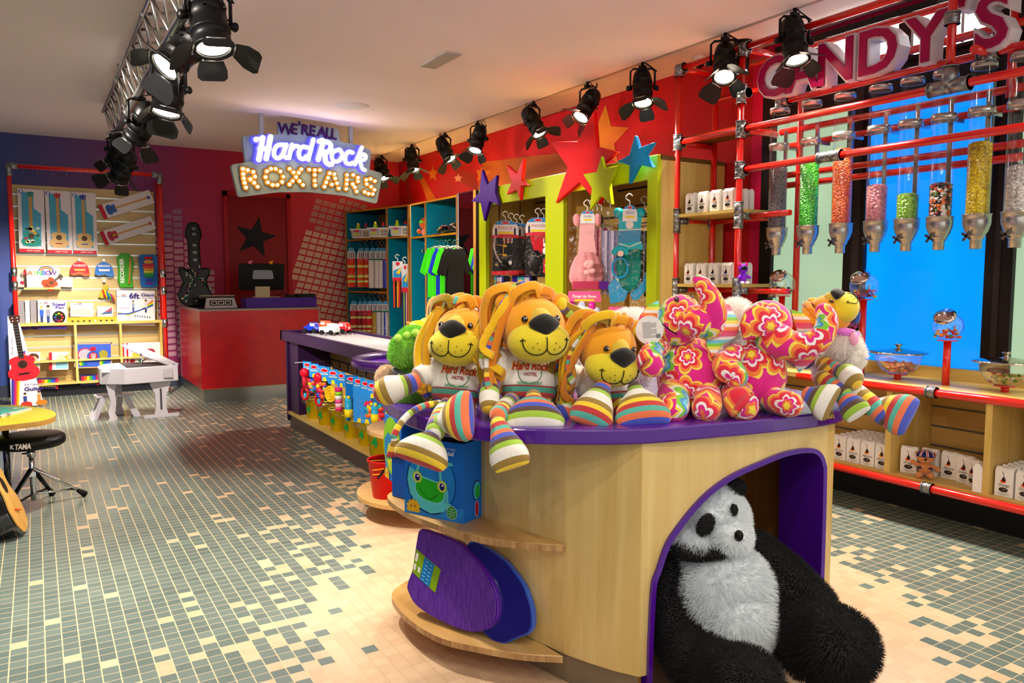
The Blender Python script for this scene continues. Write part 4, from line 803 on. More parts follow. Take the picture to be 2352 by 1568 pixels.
# ================================================================== PLUSH TOYS
GOLD = M('#f2a21c', .85, fuzz=1); GOLD2 = M('#e88a18', .85, fuzz=1); MUZ = M('#e8d22e', .85, fuzz=1); NOSE = M('#14100e', .8, fuzz=1); INK = M('#15120f', .6); TEE = M('#f1ece2', .8, sheen=.2); OLV = M('#a8861a', .85, fuzz=1); EYE_M = M('#1c0f0a', .12, coat=1)
ST = stripes(.0165); STF = stripes(.0155, off=.3); STP = stripes(.017, ['#c8202a', '#1f7a72', '#a0101c', '#2a2f9c', '#c8202a', '#2aa08c'], 'striped_knit', .1)
def loft(b, secs, mt, n=20, u0=0.0):
    L = u0; pv = None; rings = []; us = []
    for c, X, a_, Y, b_ in secs:
        c = Vector(c); L += (c-pv).length if pv is not None else 0; pv = c; us.append(L)
        rings.append([b.vert(c+X*a_*cos(2*pi*j/n)+Y*b_*sin(2*pi*j/n)) for j in range(n)])
    for i in range(len(rings)-1):
        for j in range(n):
            j2 = (j+1) % n; b.face((rings[i][j], rings[i][j2], rings[i+1][j2], rings[i+1][j]), mt, ((us[i], j*.01), (us[i], j*.01+.01), (us[i+1], j*.01+.01), (us[i+1], j*.01)), True)
    b.face(rings[0][::-1], mt, [(us[0], 0)]*n, True); b.face(rings[-1], mt, [(us[-1], 0)]*n, True)
def foot(b, heel, toe, wdir, w_, mt, th=.045, u0=0.0, ankle=.022):
    heel = Vector(heel); toe = Vector(toe); d = toe-heel; X = (Vector(wdir)-d.normalized()*Vector(wdir).dot(d.normalized())).normalized(); Y = d.normalized().cross(X); S = []
    for k, (tt, aw, bt) in enumerate([(0, ankle*.6, ankle*.6), (.06, ankle, ankle), (.2, ankle*1.25, ankle*1.1), (.4, w_*.34, th*.85), (.6, w_*.46, th), (.78, w_*.52, th*.9), (.9, w_*.50, th*.62), (.97, w_*.46, th*.35), (1.0, w_*.42, th*.10)]):
        S.append((heel+d*tt+Y*0, X, aw, Y, bt))
    loft(b, S, mt, 22, u0)
def wraptext(b, F, txt, x, y, size, mt, mapf, **k):
    o = len(b.v); b.text(F, txt, x, y, size, mt, **k)
    for i in range(o, len(b.v)): b.v[i] = mapf(b.v[i])
def lion(label, hp, hd, yaw, pitch, roll, scale, tee, arms, legs, feet, seed, mane_side=-1, mane=44, tagpx=None, print_=True, tilt=0, grp='striped plush lions on the island'):
    # hp: head pixel, hd: forward distance; tee: (neck px, hem px, half width px, dist); arms/legs: lists of (x, y, dist, radius px)
    rg = random.Random(seed); root = ad(tee[1][0], tee[1][1], tee[3]); t = thing('plush_lion', label, 'plush toy', root, 0, grp)
    def W(x, y, d): return ad(x, y, d)-root
    pxm = 1770.0
    hc = W(*hp, hd); Q = (Matrix.Rotation(-YAW, 3, 'Z') @ Matrix.Rotation(roll, 3, 'Y') @ Matrix.Rotation(yaw, 3, 'Z') @ Matrix.Rotation(pitch, 3, 'X')); s = scale
    def H(x, y, z): return hc+Q @ (Vector((x, y, z))*s)
    a = MB(); a.ell(hc, (.098*s, .09*s, .095*s), GOLD, Q, 24, 16); o = a.build('head', t)
    # muzzle
    mc, mr = Vector((0, -.056, -.040)), Vector((.096, .070, .065))
    a = MB(); a.ell(H(*mc), tuple(v*s for v in mr), MUZ, Q, 28, 18); a.ell(H(0, -.06, .012), (.040*s, .05*s, .05*s), M('#d8b83a', .85, fuzz=1), Q, 16, 10); a.build('muzzle', t)
    def ms(x, z, e=.002): k = max(0, 1-((x-mc.x)/mr.x)**2-((z-mc.z)/mr.z)**2); return H(x, mc.y-mr.y*math.sqrt(k)-e, z)
    def nf(p): 
        zt = p.z/(.036*s); f_ = .62+.38*min(1, max(0, (1-abs(zt-.15)**1.6))) if zt > .15 else max(.25, 1+.55*(zt-.15)*1.25); return Vector((p.x*f_, p.y, p.z))
    a = MB(); a.ell(H(0, -.102, .008), (.050*s, .024*s, .037*s), NOSE, Q, 22, 14, nf); a.build('nose', t)
    a = MB(); a.tube([ms(0, -.022-.006*k) for k in range(6)], .0016*s, INK, 6)
    for sg in (-1, 1): a.tube([ms(sg*(.034-.034*cos(pi*k/14)), -.052-.026*sin(pi*k/14)+.018*(k/14)**2) for k in range(16)], .0016*s, INK, 6); a.tube([ms(sg*.060, -.032), ms(sg*.068, -.030), ms(sg*.074, -.034)], .0014*s, INK, 5)
    for x_, z_ in ((-.028, -.040), (-.040, -.052), (-.022, -.058), (.028, -.040), (.042, -.052), (.024, -.058)): a.ell(ms(x_, z_), (.0018*s,)*3, INK, nu=6, nv=4)
    a.build('mouth', t)
    for sg in (-1, 1):
        a = MB(); k = math.sqrt(max(0, 1-(.050/.098)**2-(.028/.095)**2)); a.ell(H(sg*.050, -.09*k-.002, .028), (.0105*s, .006*s, .011*s), EYE_M, Q, 12, 8); a.ell(H(sg*.050+.003, -.09*k-.0075, .031), (.0025*s,)*3, WHITE, Q, 6, 4); a.build('eye', t)
        a = MB(); a.ell(H(sg*.088, .0, .072), (.030*s, .014*s, .032*s), GOLD, Q @ Matrix.Rotation(sg*.5, 3, 'Y'), 14, 10); a.ell(H(sg*.090, -.012, .070), (.016*s, .008*s, .020*s), MUZ, Q, 10, 8); a.build('ear', t)
    a = MB(); cols = [GOLD, GOLD2, OLV, M('#f6c018', .85, fuzz=1), stripes(.014, off=.2), GOLD, M('#e8a818', .85, fuzz=1)]
    for k in range(mane):
        q_ = rg.random(); mt = cols[k % len(cols)]
        if k < 9:  # loops over the crown
            x0 = -.06+.12*k/8; yy = -.035+.05*rg.random(); a.tube(cat([H(x0, yy, .088), H(x0+mane_side*.02, yy-.01, .108+.02*q_), H(x0+mane_side*(.06+.02*q_), yy, .105), H(x0+mane_side*(.075+.02*q_), yy+.02, .05), H(x0+mane_side*.085, yy+.02, -.02)], 4), .015*s, mt, 8, flat=.13, upv=Q @ Vector((.3, -1, .2)))
        else:      # strips hanging at the side and back
            sd = mane_side if k % 4 else -mane_side; L = (.10+.13*q_)*(1 if sd == mane_side else .5); y_ = -.03+.10*rg.random(); x0 = sd*(.082+.02*rg.random()); zt = .07-.02*rg.random()
            a.tube(cat([H(x0*.6, y_*.6+.02, .10), H(x0, y_, zt), H(x0+sd*(.03+.03*rg.random()), y_, zt-L*.5), H(x0+sd*(.02+.05*rg.random()), y_-.01, zt-L), H(x0+sd*.04*rg.random(), y_-.012, zt-L*1.25)], 4), .0135*s, mt, 8, flat=.13, upv=Q @ Vector((0, 1, .1)))
    a.build('mane', t)
    # torso with tee shirt
    (nx, ny), (bx, by), hw, td = tee; top = W(nx, ny, td+.02); bot = W(bx, by, td); ax_ = (top-bot).normalized(); L = (top-bot).length; hw = hw*td/pxm; Xd = (_r-ax_*_r.dot(ax_)).normalized(); Yd = ax_.cross(Xd)
    def TQ(): return Matrix((Xd, Yd, ax_)).transposed()
    a = MB(); cc = bot+ax_*L*.02; a.ell(cc-ax_*.01, (hw*1.02, hw*.86, L*.46), STP, TQ(), 24, 14); a.build('striped_body', t)
    a = MB(); S = []
    for f_, wf in ((0, .985), (.03, 1.0), (.2, 1.03), (.45, .98), (.7, .86), (.86, .66), (.97, .42), (1.0, .36)): S.append((bot+ax_*L*f_, Xd, hw*wf*1.05, Yd, hw*.86*wf*1.06))
    loft(a, S, TEE, 28)
    for si, arm in enumerate(arms):
        if arm.get('sleeve'):
            p0 = W(*arm['sleeve'][0][:3]); p1 = W(*arm['sleeve'][1][:3]); r0 = arm['sleeve'][0][3]*td/pxm; r1 = arm['sleeve'][1][3]*td/pxm; a.tube([p0, p0*.5+p1*.5, p1], [r0, (r0+r1)/2, r1], TEE, 16)
    a.build('white_tee', t)
    if print_:
        cm = bot+ax_*L*.345; F = frame(cm, Xd, ax_); b = MB(); hw2 = hw*1.075
        def mapf(v):
            l = v-cm; x_ = l.dot(Xd); z_ = l.dot(ax_); f_ = .345+z_/L; ww = 1.03 if f_ < .3 else 1.03-.4*max(0, f_-.3)**1.2
            k = max(0, 1-(x_/(hw2*ww))**2); return bot+ax_*(L*.345+z_)+Xd*x_-Yd*(hw*.86*ww*1.09)*math.sqrt(k)
        sc = hw*1.0
        wraptext(b, F, 'Hard Rock', 0, .20*sc, .44*sc, M('#d8a018', .5), mapf, z=0, bold=.045, shear=.25, width=1.34*sc)
        o_ = len(b.v); b.tube([cm+Xd*(.40*sc*cos(x_))+ax_*(-.02*sc+.40*sc*sin(x_)) for x_ in [2*pi*k/36 for k in range(36)]], .012*sc, M('#2a7a5a', .5), 5, closed=True)
        for i in range(o_, len(b.v)): b.v[i] = mapf(b.v[i])
        wraptext(b, F, 'Hard Rock', 0, .18*sc, .40*sc, M('#c01830', .5), lambda v: mapf(v)-Yd*.0004, z=0, bold=.012, shear=.25, width=1.26*sc)
        wraptext(b, F, 'HOTEL', .03*sc, -.10*sc, .17*sc, M('#a01c3c', .5), mapf, z=0, bold=.02, width=.44*sc); wraptext(b, F, 'DESARU COAST', 0, -.40*sc, .14*sc, M('#1c8a4c', .5), mapf, z=0, bold=.02, width=.86*sc)
        b.build('shirt_print', t)
    for arm in arms:
        a = MB(); P = [W(*p[:3]) for p in arm['pts']]; rr = [p[3]*p[2]/pxm for p in arm['pts']]; P2_ = cat(P, 4); r2 = []
        for i in range(len(P2_)): k = min(i/4, len(P)-1.001); j = int(k); r2.append(rr[j]*(1-(k-j))+rr[min(j+1, len(rr)-1)]*(k-j))
        a.tube(P2_, r2, ST if arm.get('m') is None else arm['m'], 16, roundend=True); a.build('arm', t)
    for lg in legs:
        a = MB(); P = cat([W(*p[:3]) for p in lg], 5); a.tube(P, [lg[0][3]*lg[0][2]/pxm]*len(P), ST, 14, roundend=True); a.build('leg', t)
    for f_ in feet:
        a = MB(); he = W(*f_[0]); to = W(*f_[1]); wd = (W(*f_[2][1])-W(*f_[2][0])); foot(a, he, to, wd, wd.length, STF if len(f_) < 5 else stripes(.0155, off=f_[4]), th=f_[3]); a.build('foot', t)
    if tagpx:
        x_, y_, d_, r_ = tagpx; c = W(x_, y_, d_); F = frame(c, _r, (0, 0, 1)); r_ = r_*d_/pxm; a = MB(); a.prism([(r_*cos(2*pi*k/24), 1.25*r_*sin(2*pi*k/24)) for k in range(24)], -.001, 0, M('#c85a30', .5), F); a.pe(F, 0, -.18*r_, r_*.86, r_*.9, M('#f0c8a8', .5), .001); a.pp(F, [(-r_, .35*r_), (r_, .45*r_), (r_*.7, 1.0*r_), (0, 1.25*r_), (-r_*.6, 1.0*r_)], M('#e04a28', .5), .0012); a.pe(F, 0, .55*r_, r_*1.0, r_*.34, M('#f0ece8', .5), .0016); a.pe(F, 0, .55*r_, r_*.93, r_*.28, M('#c81424', .5), .002)
        a.text(F, 'Elvis', 0, -.15*r_, .5*r_, INK, .002, width=1.1*r_); a.build('swing_tag', t)
    return t
lion('plush lion in a white tee at the left end, legs hanging over the rim', (1064, 770), 2.56, -.30, -.12, .02, 1.0, ((1062, 815), (1052, 897), 62, 2.60),
     [dict(sleeve=[(1005, 840, 2.60, 26), (962, 868, 2.56, 25)], pts=[(985, 860, 2.60, 20), (950, 877, 2.56, 22), (925, 886, 2.54, 26), (900, 893, 2.52, 33), (890, 897, 2.52, 34)]), dict(sleeve=[(1110, 850, 2.62, 24), (1118, 880, 2.58, 22)], pts=[(1112, 870, 2.60, 18), (1120, 905, 2.52, 22), (1127, 920, 2.50, 25)])],
     [[(1035, 925, 2.58, 22), (1020, 945, 2.48, 20), (1010, 965, 2.40, 20), (1000, 990, 2.33, 20)], [(1075, 925, 2.58, 22), (1060, 950, 2.5, 20)]],
     [((1000, 985, 2.33), (958, 1065, 2.27), ((905, 1030, 2.29), (1028, 1060, 2.25)), .045, .55), ((1000, 972, 2.34), (1085, 950, 2.28), ((1060, 905, 2.33), (1095, 1005, 2.25)), .05, .75)], 3, tagpx=(1125, 778, 2.58, 24))
lion('biggest plush lion with a long mane, second in the row, in a white tee', (1224, 752), 2.46, .30, -.02, 0, 1.06, ((1218, 805), (1215, 890), 66, 2.52),
     [dict(sleeve=[(1160, 815, 2.52, 30), (1128, 870, 2.46, 26)], pts=[(1140, 860, 2.50, 20), (1128, 885, 2.44, 22), (1124, 910, 2.40, 24), (1124, 930, 2.38, 23)]), dict(sleeve=[(1280, 830, 2.54, 24), (1292, 860, 2.5, 20)], pts=[(1285, 850, 2.52, 18), (1300, 890, 2.50, 18)])],
     [[(1180, 915, 2.5, 20), (1165, 930, 2.40, 18), (1145, 952, 2.30, 18)], [(1250, 915, 2.5, 20), (1235, 930, 2.46, 18)]],
     [((1225, 900, 2.40), (1228, 985, 2.29), ((1155, 920, 2.30), (1292, 925, 2.30)), .05, .05), ((1140, 960, 2.28), (1178, 1075, 2.19), ((1105, 1010, 2.20), (1195, 1010, 2.19)), .045, .15)], 5, tagpx=(1288, 765, 2.52, 20))
lion('plush lion looking down to the right, third in the row beside the pink elephant', (1394, 800), 2.46, .42, .28, .08, .98, ((1375, 820), (1385, 905), 58, 2.56),
     [dict(sleeve=[(1330, 860, 2.56, 26), (1298, 880, 2.52, 22)], pts=[(1310, 870, 2.54, 16), (1300, 900, 2.50, 18), (1298, 935, 2.46, 20)]), dict(sleeve=None, pts=[(1440, 870, 2.6, 16), (1450, 900, 2.56, 18)])],
     [[(1370, 925, 2.52, 20), (1365, 945, 2.48, 18)], [(1415, 925, 2.52, 20), (1430, 945, 2.5, 18)]],
     [((1390, 875, 2.40), (1350, 978, 2.31), ((1320, 930, 2.31), (1417, 950, 2.31)), .05, .45), ((1455, 880, 2.42), (1483, 978, 2.32), ((1420, 945, 2.32), (1548, 945, 2.32)), .05, .65), ((1330, 935, 2.48), (1280, 960, 2.44), ((1290, 930, 2.44), (1290, 985, 2.44)), .03, .2)], 8, print_=False)
# ---- flower-print elephants
def flower(name, sc, seed=0.0):
    q = NT(name); uv = q.n('UVMap'); mp = q.n('Mapping', {'Vector': uv, 'Scale': (sc, sc, sc), 'Location': (seed, seed*.7, 0)}); v = q.n('TexVoronoi', {'Vector': mp, 'Scale': 1.0, 'Randomness': .55}); v.voronoi_dimensions = '2D'
    d = q.n('VectorMath', {0: mp.outputs[0], 1: v.outputs['Position']}); d.operation = 'SUBTRACT'; s = q.n('SeparateXYZ', {0: d.outputs[0]}); an = q.math('ARCTAN2', s.outputs[1], s.outputs[0]); r = q.math('SQRT', q.math('ADD', q.math('MULTIPLY', s.outputs[0], s.outputs[0]), q.math('MULTIPLY', s.outputs[1], s.outputs[1])))
    rnd_ = q.n('SeparateColor', {0: v.outputs['Color']}); pet = q.math('ABSOLUTE', q.math('SINE', q.math('ADD', q.math('MULTIPLY', an, 3.0), q.math('MULTIPLY', rnd_.outputs[2], 6.0))))
    size = q.math('ADD', .72, q.math('MULTIPLY', rnd_.outputs[1], .5)); rr = q.math('DIVIDE', r, q.math('MULTIPLY', q.math('ADD', .72, q.math('MULTIPLY', pet, .33)), size))
    PK = '#e0128a'
    c1 = q.ramp(rr, [(0, '#f0506a'), (.10, '#f6f2ee'), (.18, '#68d0e8'), (.27, '#2a9ad0'), (.34, '#7ad02a'), (.46, '#f4f0e0'), (.54, '#f6e23a'), (.64, PK)], 'CONSTANT'); c2 = q.ramp(rr, [(0, '#f6e23a'), (.10, '#f07030'), (.17, PK), (.24, '#f6f2ee'), (.31, '#e01c34'), (.42, '#f6842e'), (.52, '#f6e04a'), (.60, PK)], 'CONSTANT')
    c = q.mix(q.math('GREATER_THAN', rnd_.outputs[0], .52), c1, c2); tc = q.n('TexCoord'); nz = q.n('TexNoise', {'Vector': tc.outputs['Object'], 'Scale': 220.0}); q.set(q.b.inputs['Base Color'], q.mix(q.math('MULTIPLY', nz.outputs[0], .22), c, lin('#8a0a50'))); q.b.inputs['Roughness'].default_value = .85; q.b.inputs['Sheen Weight'].default_value = .3; q.bump(nz.outputs[0], .4, .002); return q.m
FL = flower('flower_print_plush', 8.0); FL2 = flower('flower_print_plush_b', 7.6, 3.3); EST = stripes(.010, ['#f6842e', '#f6f2ee', '#f6e04a', '#7ad02a', '#68d0e8', '#f6f2ee', '#e85a8a', '#f0386a'], 'ear_stripes', 0, 'Y')
def elephant(label, root, parts, smile, eyes, tagp=None):
    t = thing('plush_elephant', label, 'plush toy', root, 0, 'flower-print plush elephants on the island')
    def W(x, y, d): return ad(x, y, d)-root
    vx = _r; vz = Vector((0, 0, 1)); vy = vx.cross(vz)*-1
    BQ = Matrix((_r, Vector((sin(YAW), cos(YAW), 0)), Vector((0, 0, 1)))).transposed()
    for nm, kind, g in parts:
        a = MB()
        if kind == 'e': (x, y, d, rx, ry, rz, roll, mt) = g; k = d/1770; a.ell(W(x, y, d), (rx*k, rz*k, ry*k), mt, BQ @ Matrix.Rotation(roll, 3, 'Y'), 28, 18)
        elif kind == 't':
            pts, mt = g; P = cat([W(*p[:3]) for p in pts], 5); rr = [p[3]*p[2]/1770 for p in pts]; r2 = []
            for i in range(len(P)): k = min(i/5, len(pts)-1.001); j = int(k); r2.append(rr[j]*(1-k+j)+rr[min(j+1, len(rr)-1)]*(k-j))
            a.tube(P, r2, mt, 20, roundend=True)
        elif kind == 'ear':
            pts, d, th, mt = g; W_ = [W(x, y, dd) for x, y, dd in pts]; c = sum(W_, Vector())/len(W_); V = [c]+W_; n = len(W_)
            for off_, m_ in ((-th, mt), (th, FL2)):
                dv = Vector((sin(YAW), cos(YAW), 0))*off_; ci = a.vert(c+dv*1.6); ring = [a.vert(p+dv*.35) for p in W_]; mid = [a.vert(c+(p-c)*.6+dv*1.4) for p in W_]
                for i in range(n):
                    j = (i+1) % n
                    def uv(q__): l = q__-c; return (l.dot(_r), l.z)
                    a.face((ring[i], ring[j], mid[j], mid[i]) if off_ < 0 else (ring[j], ring[i], mid[i], mid[j]), m_, [uv(a.v[k_]) for k_ in ((ring[i], ring[j], mid[j], mid[i]) if off_ < 0 else (ring[j], ring[i], mid[i], mid[j]))], True)
                    a.face((mid[i], mid[j], ci), m_, [uv(a.v[k_]) for k_ in (mid[i], mid[j], ci)], True)
        a.build(nm, t)
    a = MB(); a.tube(cat([W(*p) for p in smile], 4), .0022, INK, 6); a.build('smile', t)
    for e in eyes: a = MB(); a.ell(W(*e), (.009, .007, .009), EYE_M, nu=12, nv=8); a.ell(W(e[0]-1, e[1]-2, e[2]-.007), (.002,)*3, WHITE, nu=6, nv=4); a.build('eye', t)
    if tagp:
        x, y, d, r_ = tagp; F = frame(W(x, y, d), _r+Vector((0, 0, .1)), (0, 0, 1)); k = r_*d/1770; a = MB(); a.prism([(k*cos(2*pi*j/28), 1.05*k*sin(2*pi*j/28)) for j in range(28)], -.001, 0, M('#dedad8', .5), F)
        for j in range(13): a.pr(F, -k*.5, k*(.55-.09*j), k*(1.0 if j % 5 else .6), k*.035, M('#8d8a8a', .6), .001)
        for j in range(7): a.pr(F, k*(.45+.045*j), -k*.62, k*.025, k*.3, INK, .0012)
        a.build('swing_tag', t)
    return t
EARL = [(1512, 690, 2.60), (1488, 700, 2.60), (1470, 725, 2.6), (1462, 745, 2.6), (1490, 748, 2.58), (1520, 742, 2.56)]
elephant('pink flower-print plush elephant with its trunk raised, in the middle of the island', ad(1590, 930, 2.48), [
 ('body', 'e', (1585, 865, 2.56, 76, 92, 70, 0, FL)), ('head', 'e', (1560, 735, 2.52, 52, 60, 52, .3, FL2)), ('cheek', 'e', (1598, 738, 2.46, 46, 38, 44, -.2, FL)),
 ('trunk', 't', ([(1630, 745, 2.46, 34), (1640, 715, 2.44, 30), (1632, 685, 2.43, 25), (1614, 655, 2.43, 20), (1604, 645, 2.43, 15)], FL)),
 ('ear', 'ear', (EARL, 2.6, .012, EST)), ('ear', 'ear', ([(1640, 690, 2.52), (1675, 700, 2.54), (1700, 745, 2.52), (1688, 775, 2.50), (1660, 790, 2.48), (1638, 818, 2.46), (1622, 795, 2.46), (1622, 750, 2.5)], 2.5, .014, EST)),
 ('arm', 't', ([(1520, 800, 2.52, 20), (1500, 805, 2.47, 24), (1492, 828, 2.42, 31), (1495, 836, 2.41, 31)], FL2)), ('arm', 't', ([(1655, 830, 2.5, 22), (1680, 850, 2.46, 28), (1690, 865, 2.44, 28)], FL2)),
 ('leg', 't', ([(1545, 905, 2.48, 36), (1550, 930, 2.42, 34), (1545, 940, 2.40, 34)], FL2)), ('leg', 't', ([(1625, 905, 2.48, 30), (1625, 925, 2.42, 33), (1622, 938, 2.40, 34)], FL))],
 [(1520, 742, 2.465), (1535, 755, 2.445), (1555, 768, 2.44)], [(1554, 687, 2.46), (1588, 684, 2.50)], (1492, 758, 2.45, 32))
elephant('pink flower-print plush elephant turned right with its trunk curled up', ad(1730, 930, 2.48), [
 ('body', 'e', (1725, 860, 2.58, 80, 88, 72, 0, FL2)), ('head', 'e', (1760, 745, 2.54, 58, 56, 52, -.3, FL)),
 ('trunk', 't', ([(1775, 775, 2.50, 42), (1820, 795, 2.46, 34), (1865, 790, 2.44, 30), (1892, 765, 2.44, 26), (1900, 735, 2.45, 24), (1893, 715, 2.46, 20)], FL)),
 ('ear', 'ear', ([(1815, 710, 2.56), (1850, 720, 2.56), (1885, 740, 2.56), (1860, 770, 2.56), (1830, 760, 2.56)], 2.5, .012, EST)), ('ear', 'ear', ([(1710, 720, 2.46), (1740, 700, 2.46), (1775, 712, 2.46), (1795, 745, 2.46), (1790, 765, 2.46), (1745, 772, 2.46), (1708, 780, 2.46), (1700, 745, 2.46)], 2.5, .014, FL2)),
 ('ear', 'ear', ([(1810, 815, 2.50), (1850, 812, 2.50), (1888, 808, 2.5), (1855, 840, 2.5), (1835, 855, 2.5)], 2.5, .008, EST)),
 ('arm', 't', ([(1690, 810, 2.5, 22), (1665, 835, 2.46, 28), (1670, 850, 2.44, 30)], FL)), 
 ('leg', 't', ([(1690, 905, 2.50, 36), (1700, 925, 2.42, 38), (1705, 930, 2.41, 38)], FL)), ('leg', 't', ([(1770, 915, 2.52, 30), (1800, 925, 2.45, 30), (1815, 928, 2.43, 30)], FL2))],
 [(1778, 735, 2.485), (1790, 748, 2.48), (1800, 760, 2.48)], [(1792, 717, 2.50)], (1688, 786, 2.52, 28))
# ---- toppled lion at the right end: striped body lying, head to the right, legs over the rim
lion('plush lion lying on its back at the right end behind the second elephant', (1905, 722), 2.62, 1.1, -.5, -.7, .74, ((1870, 770), (1835, 810), 40, 2.66), [dict(sleeve=None, pts=[(1890, 835, 2.6, 18), (1925, 850, 2.55, 18), (1945, 858, 2.5, 24), (1955, 868, 2.48, 28)])],
     [[(1900, 850, 2.58, 22), (1950, 890, 2.52, 22), (1990, 920, 2.46, 20), (2030, 955, 2.42, 20)], [(1890, 870, 2.55, 20), (1935, 900, 2.48, 20)]],
     [((1845, 900, 2.50), (1915, 930, 2.44), ((1870, 860, 2.44), (1850, 945, 2.42)), .045, .5), ((1925, 895, 2.50), (1975, 955, 2.42), ((1985, 890, 2.42), (1945, 940, 2.42)), .04, .2), ((1995, 925, 2.48), (2095, 960, 2.38), ((2080, 925, 2.38), (2020, 1005, 2.38)), .05, .8)], 12, print_=False, mane=6)
# ---- fluffy plushes with real fur strands
def fur(o, n, L, rad=.0011, child=0, mat_i=1, rough=.009, seed=1):
    md = o.modifiers.new('fur', 'PARTICLE_SYSTEM'); ps = o.particle_systems[0]; s = ps.settings; s.type = 'HAIR'; s.count = n;  s.hair_step = 3; s.render_step = 2; s.use_advanced_hair = True; s.hair_length = L
    s.normal_factor = L/4; s.brownian_factor = L*.07; s.object_align_factor[2] = -L*.06; s.root_radius = rad*2; s.tip_radius = rad*.3; s.radius_scale = 1.0; s.material = mat_i; ps.seed = seed
    if child: s.child_type = 'SIMPLE'; s.rendered_child_count = child; s.child_percent = 1; s.child_radius = .012; s.roughness_1 = .01; s.roughness_endpoint = .01
    return o
def blob(name, parent, parts, mt, vox=.008, root=Vector()):
    a = MB()
    for c, rad_, q_ in parts: a.ell(Vector(c)-root, rad_, mt, q_, 20, 14)
    o = a.build(name, parent); r_ = o.modifiers.new('merge', 'REMESH'); r_.mode = 'VOXEL'; r_.voxel_size = vox; r_.use_smooth_shade = True; s_ = o.modifiers.new('smooth', 'SMOOTH'); s_.iterations = 6; s_.factor = .6
    dg = bpy.context.evaluated_depsgraph_get(); dg.update(); me = bpy.data.meshes.new_from_object(o.evaluated_get(dg)); o.modifiers.clear(); o.data = me
    if not me.materials: me.materials.append(mt)
    me.polygons.foreach_set('use_smooth', [True]*len(me.polygons)); return o
BQ = Matrix((_r, Vector((sin(YAW), cos(YAW), 0)), Vector((0, 0, 1)))).transposed()
def E(x, y, d, rx, ry, rz=None, roll=0): k = d/1770; rz = rx if rz is None else rz; return (ad(x, y, d), (rx*k, rz*k, ry*k), BQ @ Matrix.Rotation(roll, 3, 'Y'))
FW = M('#f4f0ea', .9, sheen=.3); FG = M('#86cc3c', .9, sheen=.3); FPK = M('#e88ad8', .9)
def fluffy(label, parts, mt, n, L, root, extra=None):
    t = thing('fluffy_plush', label, 'plush toy', root, 0); o = blob('body', t, parts, mt, root=Vector(root)); fur(o, n, L); 
    if extra: extra(t)
    return t
def gx(t, root=None):
    rt = Vector(t.location); a = MB(); a.ell(ad(955, 800, 2.68)-rt, (.007,)*3, EYE_M, nu=10, nv=6); a.build('eye', t)
    for x, y, r_ in ((915, 778, 11), (935, 770, 9), (955, 765, 10)): a = MB(); a.ell(ad(x, y, 2.70)-rt, (r_*.0015,)*3, M('#a4dc58', .9), nu=12, nv=8); a.build('ridge_knob', t)
    a = MB(); a.tube([ad(907, 850, 2.72)-rt, ad(930, 868, 2.68)-rt, ad(975, 880, 2.66)-rt], .02, M('#6a6a74', .35, .6), 10, flat=.5); a.build('silver_collar', t)
fluffy('fluffy lime green plush dinosaur at the left end beside the first lion', [E(935, 800, 2.74, 36, 34, 34), E(955, 785, 2.76, 40, 34, 36, .4), E(920, 815, 2.72, 24, 22, 22), E(955, 860, 2.80, 36, 44, 34), E(940, 910, 2.74, 26, 22, 24), E(975, 905, 2.72, 20, 26, 20)], FG, 9000, .016, ad(955, 925, 2.76), gx)
a = MB(); rt = ad(890, 866, 2.80); o = blob('fluffy_plush', None, [E(888, 868, 2.80, 22, 28, 20)], M('#ead2b8', .9), root=rt); o.location = rt; fur(o, 1800, .014); tag(o, 'small cream fluffy plush at the back left behind the green dinosaur', 'plush toy')
W_ = [('white fluffy plush behind the first two lions', [E(1105, 730, 2.82, 44, 30, 38), E(1098, 815, 2.84, 40, 75, 38)]), ('white fluffy plush behind the biggest lion and the third lion', [E(1322, 740, 2.82, 52, 30, 40), E(1320, 820, 2.84, 50, 72, 40)]), ('white fluffy plush between the third lion and the raised trunk elephant', [E(1452, 742, 2.84, 50, 30, 38), E(1455, 820, 2.84, 46, 72, 40)]), ('white fluffy plush between the two elephants', [E(1690, 715, 2.85, 34, 26, 30), E(1680, 800, 2.86, 36, 84, 36)])]
for lb, ps in W_: fluffy(lb, ps, FW, 5200, .022, ad(ps[1][0].x*0+1, 1, 1)*0+ps[1][0])
def ux(t):
    rt = Vector(t.location); a = MB(); a.ell(ad(1945, 765, 2.58)-rt, (.045, .02, .018), M('#e07ae0', .8, fuzz=1), BQ @ Matrix.Rotation(.2, 3, 'Y')); a.build('pink_mane', t)
    a = MB(); a.ell(ad(1962, 778, 2.54)-rt, (.014, .014, .022), M('#f0a8d0', .6)); a.build('ear', t); a = MB(); a.tube([ad(1955, 764, 2.55)-rt, ad(1972, 760, 2.54)-rt, ad(1982, 772, 2.54)-rt], .003, CHROME, 6); a.build('tiara', t)
fluffy('white fluffy plush with pink mane behind the curled trunk at the right end', [E(1938, 792, 2.60, 36, 30, 34), E(1920, 850, 2.64, 46, 44, 40), E(1962, 815, 2.58, 22, 28, 24)], FW, 4200, .018, ad(1925, 850, 2.66), ux)
a = MB(); P = cat([ad(1008, 925, 2.5), ad(965, 935, 2.46), ad(935, 955, 2.40), ad(915, 980, 2.37), ad(905, 1000, 2.36)], 4); rt = P[0]; a.tube([p-rt for p in P], .011, ST, 10, roundend=True)
for k in range(6): a.tube(cat([P[-1]-rt, P[-1]-rt+Vector((-.012+.006*k, -.004, -.03)), P[-1]-rt+Vector((-.025+.010*k, -.004, -.065))], 3), .0045, ST, 6)
o = tag(a.build('plush_tail'), 'striped plush tail with a fringed tip hanging over the left of the rim', 'plush tail'); o.location = rt
a = MB(); rt = ad(1908, 944, 2.47)
